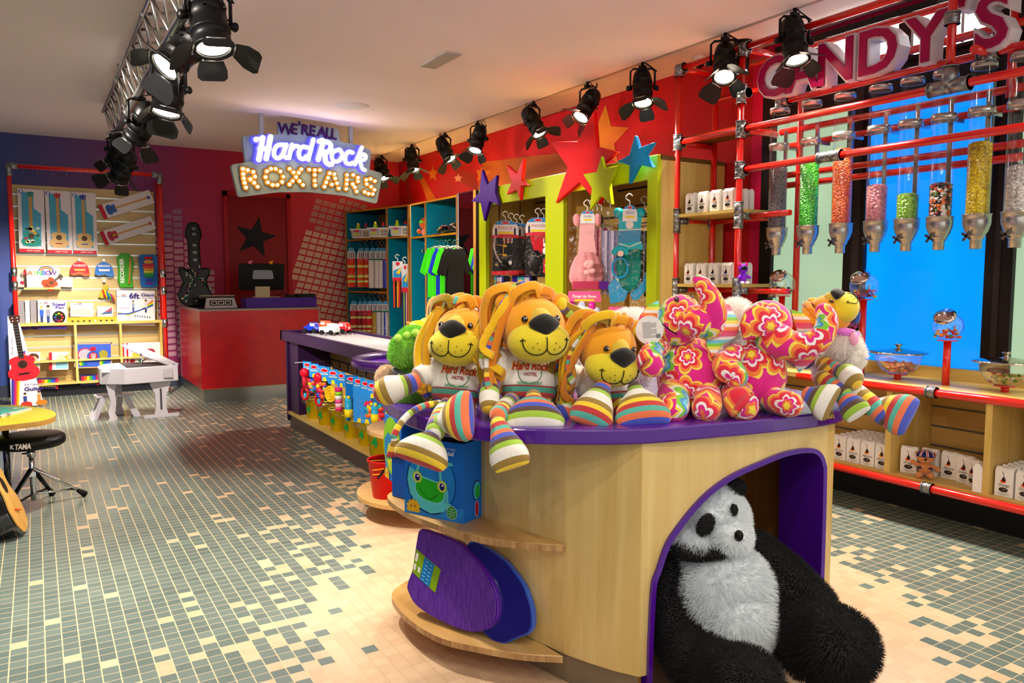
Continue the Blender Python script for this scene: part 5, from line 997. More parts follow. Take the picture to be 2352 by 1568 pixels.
for k in range(3): a.tube([Vector((0, 0, .02)), Vector((-.01+.01*k, 0, -.01)), Vector((-.012+.014*k, 0, -.024))], .003, ST, 6)
o = tag(a.build('plush_tail'), 'short red and turquoise fringe hanging on the purple rim at the right', 'plush tail'); o.location = rt
# ================================================================== PANDA IN THE CAVE
FB = M('#0c0a09', .85, sheen=.2); FWB = M('#f2f8fa', .9, sheen=.3)
root = az(1660, 1540, 0); root = Vector((1.98, 1.86, 0))
t = thing('plush_panda', 'giant black and white plush panda sitting in the arched cave', 'plush toy', root)
def EE(x, y, d, rx, ry, rz=None, roll=0): c, r_, q_ = E(x, y, d, rx, ry, rz, roll); return (c, r_, q_)
torso_w = blob('belly', t, [EE(1668, 1372, 2.46, 106, 118, 74, .10), EE(1645, 1300, 2.50, 84, 62, 60), EE(1700, 1430, 2.40, 78, 72, 60)], FWB, root=root); fur(torso_w, 15000, .026, seed=2)
hd = blob('head', t, [EE(1632, 1192, 2.50, 84, 80, 80), EE(1676, 1226, 2.42, 46, 36, 50, .2), EE(1596, 1226, 2.47, 62, 44, 60)], FWB, root=root); fur(hd, 12000, .020, seed=3)
bb_ = blob('back', t, [EE(1640, 1380, 2.66, 120, 140, 60), EE(1560, 1300, 2.60, 60, 70, 50), EE(1725, 1300, 2.62, 50, 66, 50)], FB, root=root); fur(bb_, 9000, .026, seed=4)
def limb(nm, pts, n):
    parts = []
    for (x0, y0, d0, r0), (x1, y1, d1, r1) in zip(pts, pts[1:]):
        for k in range(5): s_ = k/5; x, y, d, r_ = [v0+(v1-v0)*s_ for v0, v1 in zip((x0, y0, d0, r0), (x1, y1, d1, r1))]; parts.append(EE(x, y, d, r_, r_))
    x, y, d, r_ = pts[-1]; parts.append(EE(x, y, d, r_, r_)); o = blob(nm, t, parts, FB, root=root); fur(o, n, .026, seed=n); return o
limb('arm', [(1556, 1290, 2.54, 44), (1546, 1380, 2.48, 46), (1556, 1460, 2.42, 48), (1596, 1520, 2.32, 54)], 11000)
limb('arm', [(1735, 1265, 2.56, 40), (1795, 1325, 2.50, 52), (1855, 1390, 2.44, 56), (1885, 1430, 2.40, 48)], 11000)
limb('leg', [(1600, 1500, 2.42, 56), (1655, 1560, 2.22, 70), (1712, 1570, 2.13, 78)], 10000)
limb('leg', [(1800, 1430, 2.48, 66), (1870, 1465, 2.36, 84), (1928, 1482, 2.24, 79)], 12000)
o = blob('collar', t, [EE(1590, 1262, 2.42, 46, 15, 24, .12), EE(1640, 1266, 2.40, 30, 9, 18, -.05)], FB, root=root, vox=.005); fur(o, 2500, .016, seed=9)
for x, y, d, r_ in ((1693, 1118, 2.48, 16), (1575, 1130, 2.52, 22)): o = blob('ear', t, [EE(x, y, d, r_, r_, 10)], FB, root=root, vox=.005); fur(o, 1200, .014)
o = blob('eye_patch', t, [EE(1621, 1205, 2.37, 16, 27, 10, .45)], FB, root=root, vox=.004); fur(o, 800, .008, seed=5)
o = blob('eye_patch', t, [EE(1686, 1170, 2.395, 6, 13, 8)], FB, root=root, vox=.003); fur(o, 300, .006, seed=6)
o = blob('nose', t, [EE(1697, 1230, 2.345, 11, 14, 9)], M('#0a0808', .5), root=root, vox=.003)
for x, y, d, r_ in ((1786, 1560, 2.12, 36), (1996, 1490, 2.21, 42)):
    a = MB(); c, rr, q_ = EE(x, y, d, 12, r_, r_); a.ell(c-root, rr, M('#16100e', .6), q_, 16, 10); a.build('foot_sole', t)
# ================================================================== CANDY WALL
FX, BX = 3.863, 4.20
FIT = M('#8f9093', .38, 1)
t = thing('pipe_rack', 'red pipe framework with grey clamp fittings along the candy wall', 'rack')
def pipe(p, q_, nm='pipe', r=.021, b=None): a = b or MB(); a.cyl(p, q_, r, RED, n=18); 
def P_(p, q_, r=.021): a = MB(); a.cyl(p, q_, r, RED, n=18); a.build('pipe', t)
def fit(p, dirs, r=.030, L=.055):
    a = MB()
    for d in dirs: d = Vector(d); p_ = Vector(p); a.cyl(p_-d*.004, p_+d*L, r, FIT, n=16); a.cyl(p_+d*(L-.006), p_+d*L, r+.003, FIT, n=16)
    a.ell(p, (r+.002,)*3, FIT, nu=14, nv=8); a.build('clamp_fitting', t)
Y0_, Y1_, Y2_ = 4.055, 3.49, 2.17
for Y_ in (Y0_, Y1_): P_((FX, Y_, 0.0), (FX, Y_, 2.745))
P_((FX, Y2_, 2.23), (FX, Y2_, 2.85)); P_((BX, Y0_-.02, 0), (BX, Y0_-.02, 2.745)); P_((BX, 3.30, .74), (BX, 3.30, 2.745)); P_((BX, 2.05, 2.2), (BX, 2.05, 2.745))
P_((FX, Y0_, 2.745), (FX, .8, 2.745)); P_((FX, Y0_, 2.24), (FX, .8, 2.235)); P_((FX, Y1_, 1.985), (FX, .8, 1.985)); P_((FX, 3.0, .715), (FX, .8, .722)); P_((FX, 3.2, .222), (FX, .8, .222))
P_((BX, Y0_, 2.745), (BX, .8, 2.745)); P_((4.0, 3.30, 2.392), (4.0, .8, 2.388)); P_((BX, 3.45, 2.248), (BX, .8, 2.238)); P_((BX, 3.45, 2.150), (BX, .8, 2.150)); P_((BX, 3.45, 1.965), (BX, .8, 1.965)); P_((BX, 3.45, 1.90), (BX, .8, 1.90)); P_((BX, Y0_, 2.56), (BX, .8, 2.56))
for z_ in (2.745, 2.24): 
    for Y_ in (Y0_, Y1_): P_((FX, Y_, z_), (BX, Y_, z_))
for z_ in (1.70, 1.215):
    for Y_ in (Y0_, Y1_): P_((FX, Y_, z_), (BX, Y_, z_), .014)
    P_((BX, Y0_, z_), (BX, Y1_, z_), .018); P_((FX+.10, Y1_, z_-.0), (FX+.10, Y1_-.32, z_), .018)
P_((FX, 2.03, 2.745), (BX, 2.03, 2.745)); P_((FX, 2.06, 2.39), (4.0, 2.06, 2.39))
for Y_ in (Y0_, Y1_):
    fit((FX, Y_, 2.745), [(0, -1, 0), (1, 0, 0), (0, 0, -1)]); fit((FX, Y_, 2.24), [(0, 0, 1), (0, 0, -1), (0, -1, 0), (1, 0, 0)])
    for z_ in (1.70, 1.215): fit((FX, Y_, z_), [(0, 0, 1), (0, 0, -1)], .029, .085); fit((FX+.05, Y_, z_), [(1, 0, 0)], .022, .05); fit((BX, Y_, z_), [(0, 0, 1), (0, 0, -1)], .026, .05)
fit((FX, Y1_, 1.985), [(0, 0, 1), (0, 0, -1), (0, -1, 0), (1, 0, 0)]); fit((FX, Y1_, 2.46), [(0, 0, 1), (0, 0, -1), (0, -1, 0)], .031, .06)
fit((FX, Y2_, 2.235), [(0, 1, 0), (0, -1, 0), (0, 0, 1)], .036, .10); fit((FX, 2.83, 1.985), [(0, 1, 0), (0, -1, 0)], .030, .075); fit((FX, Y2_, 2.56), [(0, 0, 1), (0, 0, -1)], .034, .03)
fit((4.0, 3.30, 2.392), [(0, -1, 0), (0, 0, -1), (0, 0, 1)], .03, .07); fit((4.0, 2.06, 2.39), [(0, 1, 0), (0, -1, 0), (0, 0, -1), (0, 0, 1)], .032, .05)
for x_, y_ in ((2140, 903), (2130, 1126)): p = ax(x_, y_, FX); z_ = .7195 if y_ < 1000 else .222; fit((FX, p.y, z_), [(0, 1, 0), (0, -1, 0)], .028, .025)
for z_ in (1.722, 1.238): a = MB(); a.bb(FX-.005, BX+.06, Y1_-.02 if z_ > 2 else Y1_+.0, Y0_-.01, z_, z_+.022, MAPLEY); tag(a.build('rack_shelf'), 'maple board in the pipe rack carrying %s row of white chocolate boxes' % ('the upper' if z_ > 1.5 else 'the lower'), 'shelf')
a = MB(); a.bb(FX+.02, BX, Y1_, Y0_, 2.262, 2.275, M('#7a4a1c', .5)); tag(a.build('rack_shelf'), 'empty brown board near the top of the pipe rack', 'shelf')
# letters
t = thing('letter_sign', 'raised magenta letters spelling CANDY\'S with white edges above the dispensers', 'sign')
MGT = M('#a00a50', .35); ACR = M('#ddd6dc', .35)
for ch, Y_, tl, zz in (('C', 3.31, .05, 2.545), ('A', 3.09, 0, 2.54), ('N', 2.865, -.0, 2.535), ('D', 2.61, 0, 2.535), ('Y', 2.34, .0, 2.53), ("'", 2.165, 0, 2.60), ('S', 2.02, 0, 2.53)):
    F = frame((3.93, Y_, zz), (0, -1, 0), (0, 0, 1)); sz = .33 if ch != 'S' else .35
    a = MB(); a.text(F, ch, 0, -.022, sz, ACR, z=-.055, ext=.10, bold=.055); o = a.build('letter_side', t); a = MB(); a.text(F, ch, 0, -.022, sz, MGT, z=.0, ext=.012, bold=.018); a.build('letter_face', o)
# dispensers
def candy(name, cols, sc=62, br=True):
    q = NT(name); tc = q.n('TexCoord'); v = q.n('TexVoronoi', {'Vector': q.n('Mapping', {'Vector': tc.outputs['Object'], 'Scale': (1, 1, 1.25)}), 'Scale': float(sc)}); s = q.n('SeparateColor', {0: v.outputs['Color']}); n = len(cols)
    c = q.ramp(s.outputs[0], [(i/n, cols[i]) for i in range(n)], 'CONSTANT') if n > 3 else q.ramp(s.outputs[0], [(i/max(1, n-1), cols[i]) for i in range(n)])
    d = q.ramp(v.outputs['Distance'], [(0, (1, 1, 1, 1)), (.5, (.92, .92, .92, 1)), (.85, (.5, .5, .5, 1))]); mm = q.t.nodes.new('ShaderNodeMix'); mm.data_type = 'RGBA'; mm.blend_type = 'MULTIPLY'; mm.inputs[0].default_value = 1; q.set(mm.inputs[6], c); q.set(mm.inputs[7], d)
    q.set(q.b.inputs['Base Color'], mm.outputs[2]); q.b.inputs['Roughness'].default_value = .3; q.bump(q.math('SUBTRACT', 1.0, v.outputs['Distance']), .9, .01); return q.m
GL = glass(gl=.04, refl=.03, fres=.28); BRS = M('#a39a8e', .3, 1)
TB = [(1783, 388, ['#6a6068', '#8a8088'], 'brown-grey beans', 252), (1854, 375, ['#2a9c10', '#4cd41c'], 'green candy', 232), (1929, 345, ['#e04a0c', '#ff7a2a'], 'orange candy', 216), (2009, 427, ['#d8788a', '#f0a0ac'], 'pink candy', 200), (2080, 447, ['#7ab82a', '#a8e050'], 'pale lime candy', 188), (2155, 423, ['#1a1008', '#e8e0d8', '#3a1a0c', '#e8701c', '#14100c', '#b02838', '#f0ece4', '#5a7a1c'], 'mixed dark and white candy', 172), (2240, 330, ['#d8b800', '#fadf10'], 'yellow candy', 150), (2330, 383, ['#b8b0a8', '#e4ded8'], 'white candy', 135)]
for i, (x_, yf, cs, nm, yt) in enumerate(TB):
    p = ax(x_, 575, 4.02); Y_ = p.y; zt = 2.352; zf = ax(x_, yf, 4.02).z; r_ = .056
    t = thing('candy_dispenser', 'clear wall dispenser tube filled with %s, hung on the red pipes' % nm, 'dispenser', (4.02, Y_, 1.445), group='clear tube dispensers with steel spouts')
    a = MB(); a.lathe([(.026, 0), (.028, .002), (.028, .04), (.034, .052), (.040, .056), (.040, .066), (.052, .085), (.063, .12), (.064, .135), (.064, .165), (.067, .166), (.067, .172), (.058, .172), (.058, .12), (.03, .07)], M('#b4b0aa', .28, .85), n=32); a.build('steel_spout', t)
    a = MB(); kx = Vector((-.066, .012, .062))
    for an in (.6, 2.2): d = Vector((0, cos(an), sin(an))); a.box(kx, (.008, .055, .011), BRS, Matrix.Rotation(an, 3, 'X'))
    a.cyl(kx, kx+Vector((.04, 0, .01)), .006, BRS, n=8); a.build('twist_knob', t)
    a = MB(); a.lathe([(r_, .165), (r_, zt-1.445)], GL, n=32); a.build('clear_tube', t)
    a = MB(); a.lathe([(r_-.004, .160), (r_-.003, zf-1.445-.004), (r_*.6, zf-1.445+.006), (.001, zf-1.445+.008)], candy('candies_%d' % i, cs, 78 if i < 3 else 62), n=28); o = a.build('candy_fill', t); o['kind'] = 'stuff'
    a = MB(); a.lathe([(.001, zt-1.445+.004), (r_+.003, zt-1.445+.004), (r_+.004, zt-1.445), (r_+.004, zt-1.445-.024), (r_-.002, zt-1.445-.024)], M('#b8b5b2', .35, .9), n=32); a.build('lid', t)
    a = MB(); zc = .66; a.lathe([(r_+.001, zc), (r_+.006, zc), (r_+.006, zc+.032), (r_+.001, zc+.032), (r_+.001, zc)], M('#c0bcb4', .25, .8), n=32); a.bb(.05, .17, -.012, .012, zc+.004, zc+.028, STEEL); a.build('clip_ring', t)
    a = MB(); a.bb(r_+.002, r_+.008, -.012, .012, .16, zc+.12, M('#a8a29a', .25, 1)); a.build('rear_strut', t)
# counter
t = thing('candy_counter', 'long maple candy counter with slatted back and open bays', 'counter')
a = MB(); a.bb(3.88, 4.34, .8, 3.45, .705, .735, MAPLEY); a.build('worktop', t, bevel=.003)
a = MB(); a.bb(3.88, 4.34, .8, 3.45, .235, .255, MAPLEY); a.build('bottom_board', t)
a = MB(); a.bb(4.30, 4.345, .8, 3.45, .735, .80, MAPLEY); a.bb(4.27, 4.34, .8, 3.45, .255, .705, SLATY); a.build('back_board', t)
a = MB()
for k in range(3): a.bb(4.262, 4.272, .8, 3.45, .36+k*.11, .369+k*.11, M('#5a5650', .5))
a.build('slot', t)
for y_ in (3.43, 2.425, 1.915, 1.4): a = MB(); a.bb(3.88, 4.27, y_-.016, y_+.016, .255, .705, MAPLE); a.build('divider', t)
a = MB(); a.bb(4.15, 4.34, .8, 3.45, 0, .235, M('#141a20', .6)); a.build('plinth', t)
# chocolate boxes
def choc(label, fruit, fc, loc=(0, 0, 0), rz=0, grp=None, w_=.082, h_=.142, d_=.042):
    t = thing('chocolate_box', label, 'box', loc, rz, grp); prof = [(-d_/2, 0), (d_/2, 0), (d_/2, h_*.86), (d_*.3, h_*.95), (.003, h_), (-.003, h_), (-d_*.3, h_*.95), (-d_/2, h_*.86)]
    a = MB(); a.prism(prof, -w_/2, w_/2, CARD, frame((0, 0, 0), (0, 1, 0), (0, 0, 1))); a.build('carton', t, bevel=.001)
    F = frame((0, -d_/2-.0004, 0), (1, 0, 0), (0, 0, 1)); b = MB(); DKB = M('#2a120c', .5); F_ = M(fc, .5)
    b.pl(F, [(-.008, h_*.86), (-.002, h_*.80), (0, h_*.68)], .0022, DKB); b.pp(F, [(0, .100), (.006, .090), (.010, .080), (.006, .072), (-.004, .070), (-.010, .076), (-.007, .088)], DKB, .0014); b.pe(F, -.003, .074, .013, .008, F_, .0018); b.pe(F, -.001, .078, .008, .005, DKB, .0021, 10)
    b.text(F, fruit, 0, .056, .019, DKB, .0014, shear=.35, width=min(.06, .0082*len(fruit))); b.pe(F, 0, .034, .021, .0115, M('#2c2622', .25), .0014); b.pe(F, .004, .036, .010, .005, M('#5a504a', .3), .0018, 10); b.text(F, 'CHOCOVIA', 0, .015, .0095, M('#7a6a62', .6), .0014, width=.052); b.text(F, 'Berlin', 0, .008, .006, M('#7a6a62', .6), .0014, width=.02)
    b.build('front_print', t); a = MB(); a.prism([(-.016, h_-.002), (.016, h_-.002), (.012, h_-.010), (-.012, h_-.010)], 0, .0015, DKB, frame((0, -.006, 0), (1, 0, 0), (0, 0, 1))); a.build('top_notch', t); return t
fr = {'Apricot': '#f08a14', 'Orange': '#f0641c', 'Blueberry': '#3a3a9c', 'Cherry': '#a01424', 'Cranberry': '#a0142c', 'Coffeebean': '#4a2818'}
PR = {k: None for k in fr}
def cb(fruit, loc, rz, label, grp=None):
    if PR[fruit] is None: PR[fruit] = choc(label, fruit, fr[fruit], loc, rz, grp); return PR[fruit]
    return dup(PR[fruit], loc, rz, label, grp) if True else None
FACE = -pi/2   # front faces the shop (-X)
for i in range(4):
    for j in range(6): cb('Apricot', (3.925+j*.052, 2.735-i*.088, .255), FACE, 'white apricot chocolate box in the packed block of the left counter bay', 'apricot chocolate boxes packed in the left bay')
for i in range(3):
    for j in range(6): cb('Orange', (3.925+j*.052, 1.845-i*.092, .255), FACE, 'white orange chocolate box in the packed block of the right counter bay', 'orange chocolate boxes packed in the right bay')
arc = [('Orange', 2.352, 3.97, -.25, 'leftmost box of the arc, printed with an orange slice, behind the bandana bear'), ('Blueberry', 2.262, 4.01, -.05, 'blueberry chocolate box, second from the left of the arc behind the bear'), ('Apricot', 2.165, 4.03, .0, 'chocolate box hidden by the head of the bandana bear'), ('Cranberry', 2.075, 4.01, .1, 'cranberry chocolate box right of the bandana bear head'), ('Cherry', 2.005, 3.965, .55, 'dark cherry chocolate box turned to the left, near the right end of the arc'), ('Apricot', 1.955, 3.915, 1.5, 'apricot chocolate box seen from its narrow side at the right end of the arc')]
for f_, y_, x_, r_, lb in arc: cb(f_, (x_, y_, .2555), FACE-r_, lb)
for i in range(4):
    for j in range(4):
        f_ = ['Coffeebean', 'Coffeebean', 'Orange', 'Orange'][i]; cb(f_, (3.90+j*.055, 3.945-i*.115, 1.744), FACE, 'white chocolate box on the upper board of the pipe rack, %s flavour' % f_.lower(), 'chocolate boxes on the upper rack board, '+f_.lower())
        f_ = ['Cherry', 'Cherry', 'Blueberry', 'Blueberry'][i]; cb(f_, (3.90+j*.055, 3.945-i*.115, 1.260), FACE, 'white chocolate box on the lower board of the pipe rack, %s flavour' % f_.lower(), 'chocolate boxes on the lower rack board, '+f_.lower())
# plush bear with a union-flag bandana
def bearp(loc, rz):
    t = thing('plush_bear', 'small tan plush bear wearing a union flag bandana in the counter bay', 'plush toy', loc, rz); TN = M('#d8884a', .85, fuzz=1); NV = M('#1a1c5c', .7); RD = M('#c01830', .7); WH = M('#f0ece8', .7)
    a = MB(); a.ell((0, 0, .045), (.032, .028, .04), TN, nu=16, nv=10); a.build('body', t); a = MB(); a.ell((0, .001, .048), (.0335, .0285, .03), NV, nu=16, nv=10); a.ell((0, -.010, .046), (.012, .021, .036), TN, nu=12, nv=8); a.build('vest', t)
    a = MB(); a.ell((0, -.004, .105), (.044, .036, .034), TN, nu=20, nv=12); a.ell((0, -.034, .094), (.020, .014, .014), TN, nu=12, nv=8); a.build('head', t); a = MB(); a.ell((0, -.048, .102), (.007, .005, .006), BLACK, nu=10, nv=6); a.build('nose', t); a = MB(); a.tube([(-.006, -.047, .090), (0, -.049, .088), (.006, -.047, .090)], .0008, INK, 5); a.build('mouth', t)
    a = MB(); c = Vector((0, -.002, .112)); n = 20
    a.ell(c, (.0455, .038, .032), NV, nu=22, nv=12, fn=lambda p: Vector((p.x, p.y, max(p.z, -.002)))); a.build('bandana', t)
    def sf(an, th, e=.0016): return c+Vector(((.0455+e)*sin(th)*cos(an), (.038+e)*sin(th)*sin(an), (.032+e)*cos(th)))
    b = MB()
    for k in range(8):
        an = k*pi/4+.2
        for wd, mt, e in ((.010, WH, .0014), (.0045, RD, .0022)):
            for j in range(6):
                t0, t1 = .15+j*.22, .15+(j+1)*.22; q4 = []
                for th, sg in ((t0, -1), (t0, 1), (t1, 1), (t1, -1)): w2 = wd*.5/(.042*max(.25, sin(th))); q4.append(sf(an+sg*w2, min(th, 1.5), e))
                b.poly(q4, mt)
    b.build('flag_print', t)
    for sg in (-1, 1):
        a = MB(); a.ell((sg*.040, .004, .122), (.010, .006, .012), TN, nu=12, nv=8); a.build('ear', t); a = MB(); a.tube([(sg*.028, -.004, .062), (sg*.046, -.010, .068 if sg < 0 else .056), (sg*.058, -.018, .078 if sg < 0 else .048)], [.011, .010, .013], TN, 10, roundend=True); a.build('arm', t); a = MB(); a.tube([(sg*.016, -.015, .016), (sg*.026, -.040, .016), (sg*.028, -.052, .020)], [.014, .014, .017], TN, 12, roundend=True); a.build('leg', t)
p = az(2165, 1085, .256); bearp((3.945, p.y, .256), -R(60))
# purple plush monkey-like toy on the lower board
p = ax(1700, 655, 3.90); t = thing('plush_monster', 'tiny purple and black plush with pink ears hanging on the red post', 'plush toy', (3.84, 3.42, 1.262)); VI = M('#7a1ec8', .8); 
a = MB(); a.ell((0, 0, .04), (.025, .02, .035), VI, nu=14, nv=8); a.build('body', t); a = MB(); a.ell((0, 0, .095), (.032, .026, .03), VI, nu=14, nv=8); a.build('head', t); a = MB(); a.ell((-.008, -.018, .10), (.026, .012, .014), BLACK, nu=12, nv=8); a.build('mask', t)
for sg in (-1, 1): a = MB(); a.ell((sg*.03, 0, .125), (.010, .006, .014), M('#f0208a', .8), nu=10, nv=6); a.build('ear', t); a = MB(); a.tube([(sg*.02, 0, .055), (sg*.05, -.01, .04)], .009, VI, 8, roundend=True); a.build('arm', t); a = MB(); a.ell((sg*.022, -.015, .008), (.014, .016, .010), WHITE, nu=10, nv=6); a.build('foot', t)
# glass candy jars and bowls on red stems
JX = 4.08; GLJ = glass('jar_glass', refl=.10)
def stem(t, z0, z1): a = MB(); a.cyl((0, 0, z0), (0, 0, z1), .019, RED, n=18); a.cyl((0, 0, z1), (0, 0, z1+.006), .05, RED, n=24); a.build('red_stem', t)
SW = {'#c81c2c': 0, '#f0a818': 0, '#3aa020': 0}
def sweets(t, z0, r_, hgt, cols, n, seed, rs=.011):
    rg = random.Random(seed)
    for k in range(n):
        an = rg.random()*6.28; q_ = math.sqrt(rg.random())*r_; z_ = z0+rg.random()*hgt; a = MB(); a.ell((0, 0, 0), (rs*rg.uniform(.8, 1.2), rs*.7, rs*.6), M(rg.choice(cols), .3), Matrix.Rotation(rg.random()*3, 3, 'Z') @ Matrix.Rotation(rg.random()*2, 3, 'X'), 10, 6); a.build('sweet', t, loc=(q_*cos(an), q_*sin(an), z_))
def jar(px_, py_, rr, label, cols, zst=.735, seed=1, X_=JX):
    p = ax(px_, py_, X_); t = thing('candy_jar', label, 'candy jar', (p.x, p.y, zst)); c = Vector((0, 0, p.z-zst)); zb = c.z-rr*.86; stem(t, 0, zb-.006)
    a = MB(); N = 14; tilt = Vector((-.62, -.1, .62)).normalized(); a.ell(c, (rr*1.06, rr*.86, rr*.92), GLJ, nu=30, nv=20, fn=lambda v: Vector((v.x, v.y, max(v.z, -rr*.80)))); a.build('glass_bowl', t)
    lc = c+tilt*rr*.86; q_ = rot_to(tilt); a = MB(); a.lathe([(rr*.62, -.006), (rr*.66, 0), (rr*.64, .006), (rr*.5, .014), (rr*.2, .020), (rr*.10, .022), (rr*.10, .034), (.001, .036)], M('#c9b8ac', .08, 1), lc, 30, q_); a.build('chrome_lid', t)
    sweets(t, zb+.012, rr*.72, rr*.45, cols, 38, seed); a = MB(); a.box(c+Vector((-rr*.55, -rr*.72, -.005)), (.05, .003, .022), M('#b8b4b8', .4), Matrix.Rotation(.7, 3, 'Z')); a.build('price_label', t); return t
jar(1797, 652, .085, 'glass jar with tilted chrome lid and fruit gums, behind the red post', ['#7a1c2c', '#c8a018', '#3a7a20', '#5a1030', '#d05018'], seed=2); jar(1985, 657, .085, 'tall-stemmed glass jar with a tilted lid before the left edge of the blue pane', ['#c8143c', '#f0b020', '#2a9a38', '#d02050', '#7a1028'], seed=3)
jar(2178, 748, .085, 'glass jar of red gummies on a red stem in the middle of the blue pane', ['#c81428', '#e0501c', '#f0c030', '#b0102c', '#2a8a50'], seed=4); jar(1945, 725, .085, 'glass jar mostly hidden behind the plush with pink mane', ['#8a2060', '#c04080', '#502050'], seed=5, X_=4.0)
def bowl(px_, label, cols, scoop, seed, rs):
    p = ax(px_, 855, JX); t = thing('candy_bowl', label, 'candy bowl', (JX, p.y, .735)); stem(t, 0, .028); r0 = .075; h_ = .112; zt = .036; R_ = .125
    a = MB(); a.lathe([(.05, zt), (.08, zt+.012), (.105, zt+.045), (.118, zt+.08), (.122, zt+h_), (.126, zt+h_)], GLJ, n=36); a.build('glass_bowl', t)
    a = MB(); a.lathe([(.150, zt+h_), (.152, zt+h_+.004), (.14, zt+h_+.010), (.06, zt+h_+.020), (.012, zt+h_+.026), (.010, zt+h_+.036), (.022, zt+h_+.048), (.020, zt+h_+.052), (.001, zt+h_+.052)], M('#c0b4a0', .1, 1), n=36); a.build('chrome_lid', t)
    sweets(t, zt+.012, .075, .045, cols, 50, seed, rs)
    if scoop: a = MB(); a.tube(cat([(-.07, .03, zt+.10), (-.03, .02, zt+.07), (.0, .0, zt+.055)], 3), .010, glass('scoop_plastic', refl=.3), 10); a.ell((.035, -.01, zt+.045), (.045, .03, .016), glass('scoop_plastic', refl=.3), nu=14, nv=8); a.build('scoop', t)
bowl(2062, 'glass bowl of peach-coloured sweets with a clear scoop on the candy counter', ['#e89a7a', '#d87a6a', '#f0b08a'], True, 6, .015); bowl(2310, 'glass bowl of mixed jelly sweets at the right end of the candy counter', ['#d8d0b0', '#3a6a20', '#5a2a3a', '#c8a060', '#a02838', '#6a8a30'], False, 7, .012)
# ================================================================== GUITAR WALL (slatwall unit on the back wall)
WY = 9.95; SX0, SX1 = -.20, 1.225
t = thing('slatwall_unit', 'pale maple slatwall with aluminium slots over open cubby shelves', 'display wall')
a = MB(); a.bb(SX0, SX1, WY, YB-.005, .10, 2.30, SLAT); a.build('slat_panel', t)
a = MB()
for k in range(15): z_ = 2.19-k*.128; a.bb(SX0, SX1, WY-.004, WY, z_, z_+.014, M('#c4d4dc', .3, .6))
a.build('slot_insert', t)
CY = 9.72
a = MB(); a.bb(SX0, SX1+.01, CY, WY, .785, .815, MAPLEX); a.bb(SX0, SX1+.01, CY, WY, .135, .16, MAPLEX); a.build('cubby_board', t)
for x_ in (SX0+.01, .355, .80, SX1-.005): a = MB(); a.bb(x_-.012, x_+.012, CY, WY, .16, .785, MAPLE); a.build('divider', t)
for x0, x1 in ((SX0+.02, .343), (.367, .788), (.812, SX1-.02)): a = MB(); a.bb(x0, x1, CY, WY, .385, .405, MAPLEX); a.build('cubby_shelf', t)
a = MB(); a.bb(SX0, SX1, CY+.08, WY, 0, .135, M('#1c1c24', .6)); a.build('plinth', t)
t = thing('guitar_wall_rack', 'dark red pipe frame standing around the guitar wall', 'frame'); FY = 9.30
pl_ = ay(19, 380, FY); pr_ = ay(362, 402, FY); xr0 = ay(397, 900, FY).x
def P2(p, q_, m_=RED): a = MB(); a.cyl(p, q_, .022, m_, n=16); a.build('pipe', t)
P2((pl_.x, FY, 0), (pl_.x, FY, pl_.z)); pr_.x = 1.21; P2((pr_.x, FY, 0), (pr_.x, FY, pl_.z)); P2((pl_.x, FY, pl_.z), (pr_.x, FY, pl_.z)); P2((1.262, WY-.05, 0), (1.262, WY-.05, pl_.z)); P2((pr_.x, FY, pl_.z), (1.262, WY-.05, pl_.z))
for x_ in (pl_.x, pr_.x): a = MB(); a.cyl((x_, FY, pl_.z-.10), (x_, FY, pl_.z+.024), .03, GREYM); a.cyl((x_, FY, pl_.z), (x_+(.08 if x_ < .5 else -.08), FY, pl_.z), .03, GREYM); a.build('corner_fitting', t)
for x_, z_ in ((pl_.x, 1.36), (pl_.x, 1.22), (pr_.x, 1.35), (pr_.x, 1.16), (pr_.x, .80), (pr_.x, .03)): a = MB(); a.cyl((x_, FY, z_-.045), (x_, FY, z_+.045), .03, STEEL); a.build('clamp_fitting', t)
for k in range(10): 
    x_ = pl_.x+.12+k*.128; a = MB(); a.tube([(x_, FY, pl_.z), (x_, FY-.01, pl_.z-.05), (x_, FY-.018, pl_.z-.07)], .003, GREYM, 6); a.build('hook', t)
def wy(x, y, Y=WY): return ay(x, y, Y)
BODY = [(0, -.5), (-.28, -.47), (-.44, -.33), (-.45, -.16), (-.34, -.04), (-.32, .05), (-.38, .16), (-.33, .27), (-.18, .33), (0, .34), (.18, .33), (.33, .27), (.38, .16), (.32, .05), (.34, -.04), (.45, -.16), (.44, -.33), (.28, -.47)]
def gtr(b, F, cx, cy, s, body, head, neck='#c89a58', rot=0.0, z=.001, hole='#5a3a20', bridge=None, nl=.62):
    G = F @ Matrix.Translation((cx, cy, 0)) @ Matrix.Rotation(rot, 4, 'Z')
    b.pp(G, [(x*s, y*s) for x, y in BODY], M(body, .4), z); b.pr(G, -.075*s, .25*s, .15*s, nl*s+.1*s, M(neck, .4), z+.0006)
    b.pp(G, [(-.12*s, (.3+nl)*s), (.12*s, (.3+nl)*s), (.16*s, (.52+nl)*s), (.05*s, (.56+nl)*s), (-.05*s, (.56+nl)*s), (-.16*s, (.52+nl)*s)], M(head, .4), z+.0010)
    b.pe(G, 0, .05*s, .14*s, .14*s, M('#3a2414', .4), z+.0010); b.pe(G, 0, .05*s, .11*s, .11*s, M(hole, .5), z+.0014); b.pr(G, -.16*s, -.30*s, .32*s, .06*s, M(bridge or '#2a1a10', .4), z+.0012)
    for k in range(4): b.pe(G, (-.07 if k < 2 else .07)*s, (.36+nl+.1*(k % 2))*s, .018*s, .018*s, WHITE, z+.0015, 8)
    for k in range(12): b.pr(G, -.075*s, (.3+nl*k/12)*s, .15*s, .006*s, M('#8a8a80', .4), z+.0009)
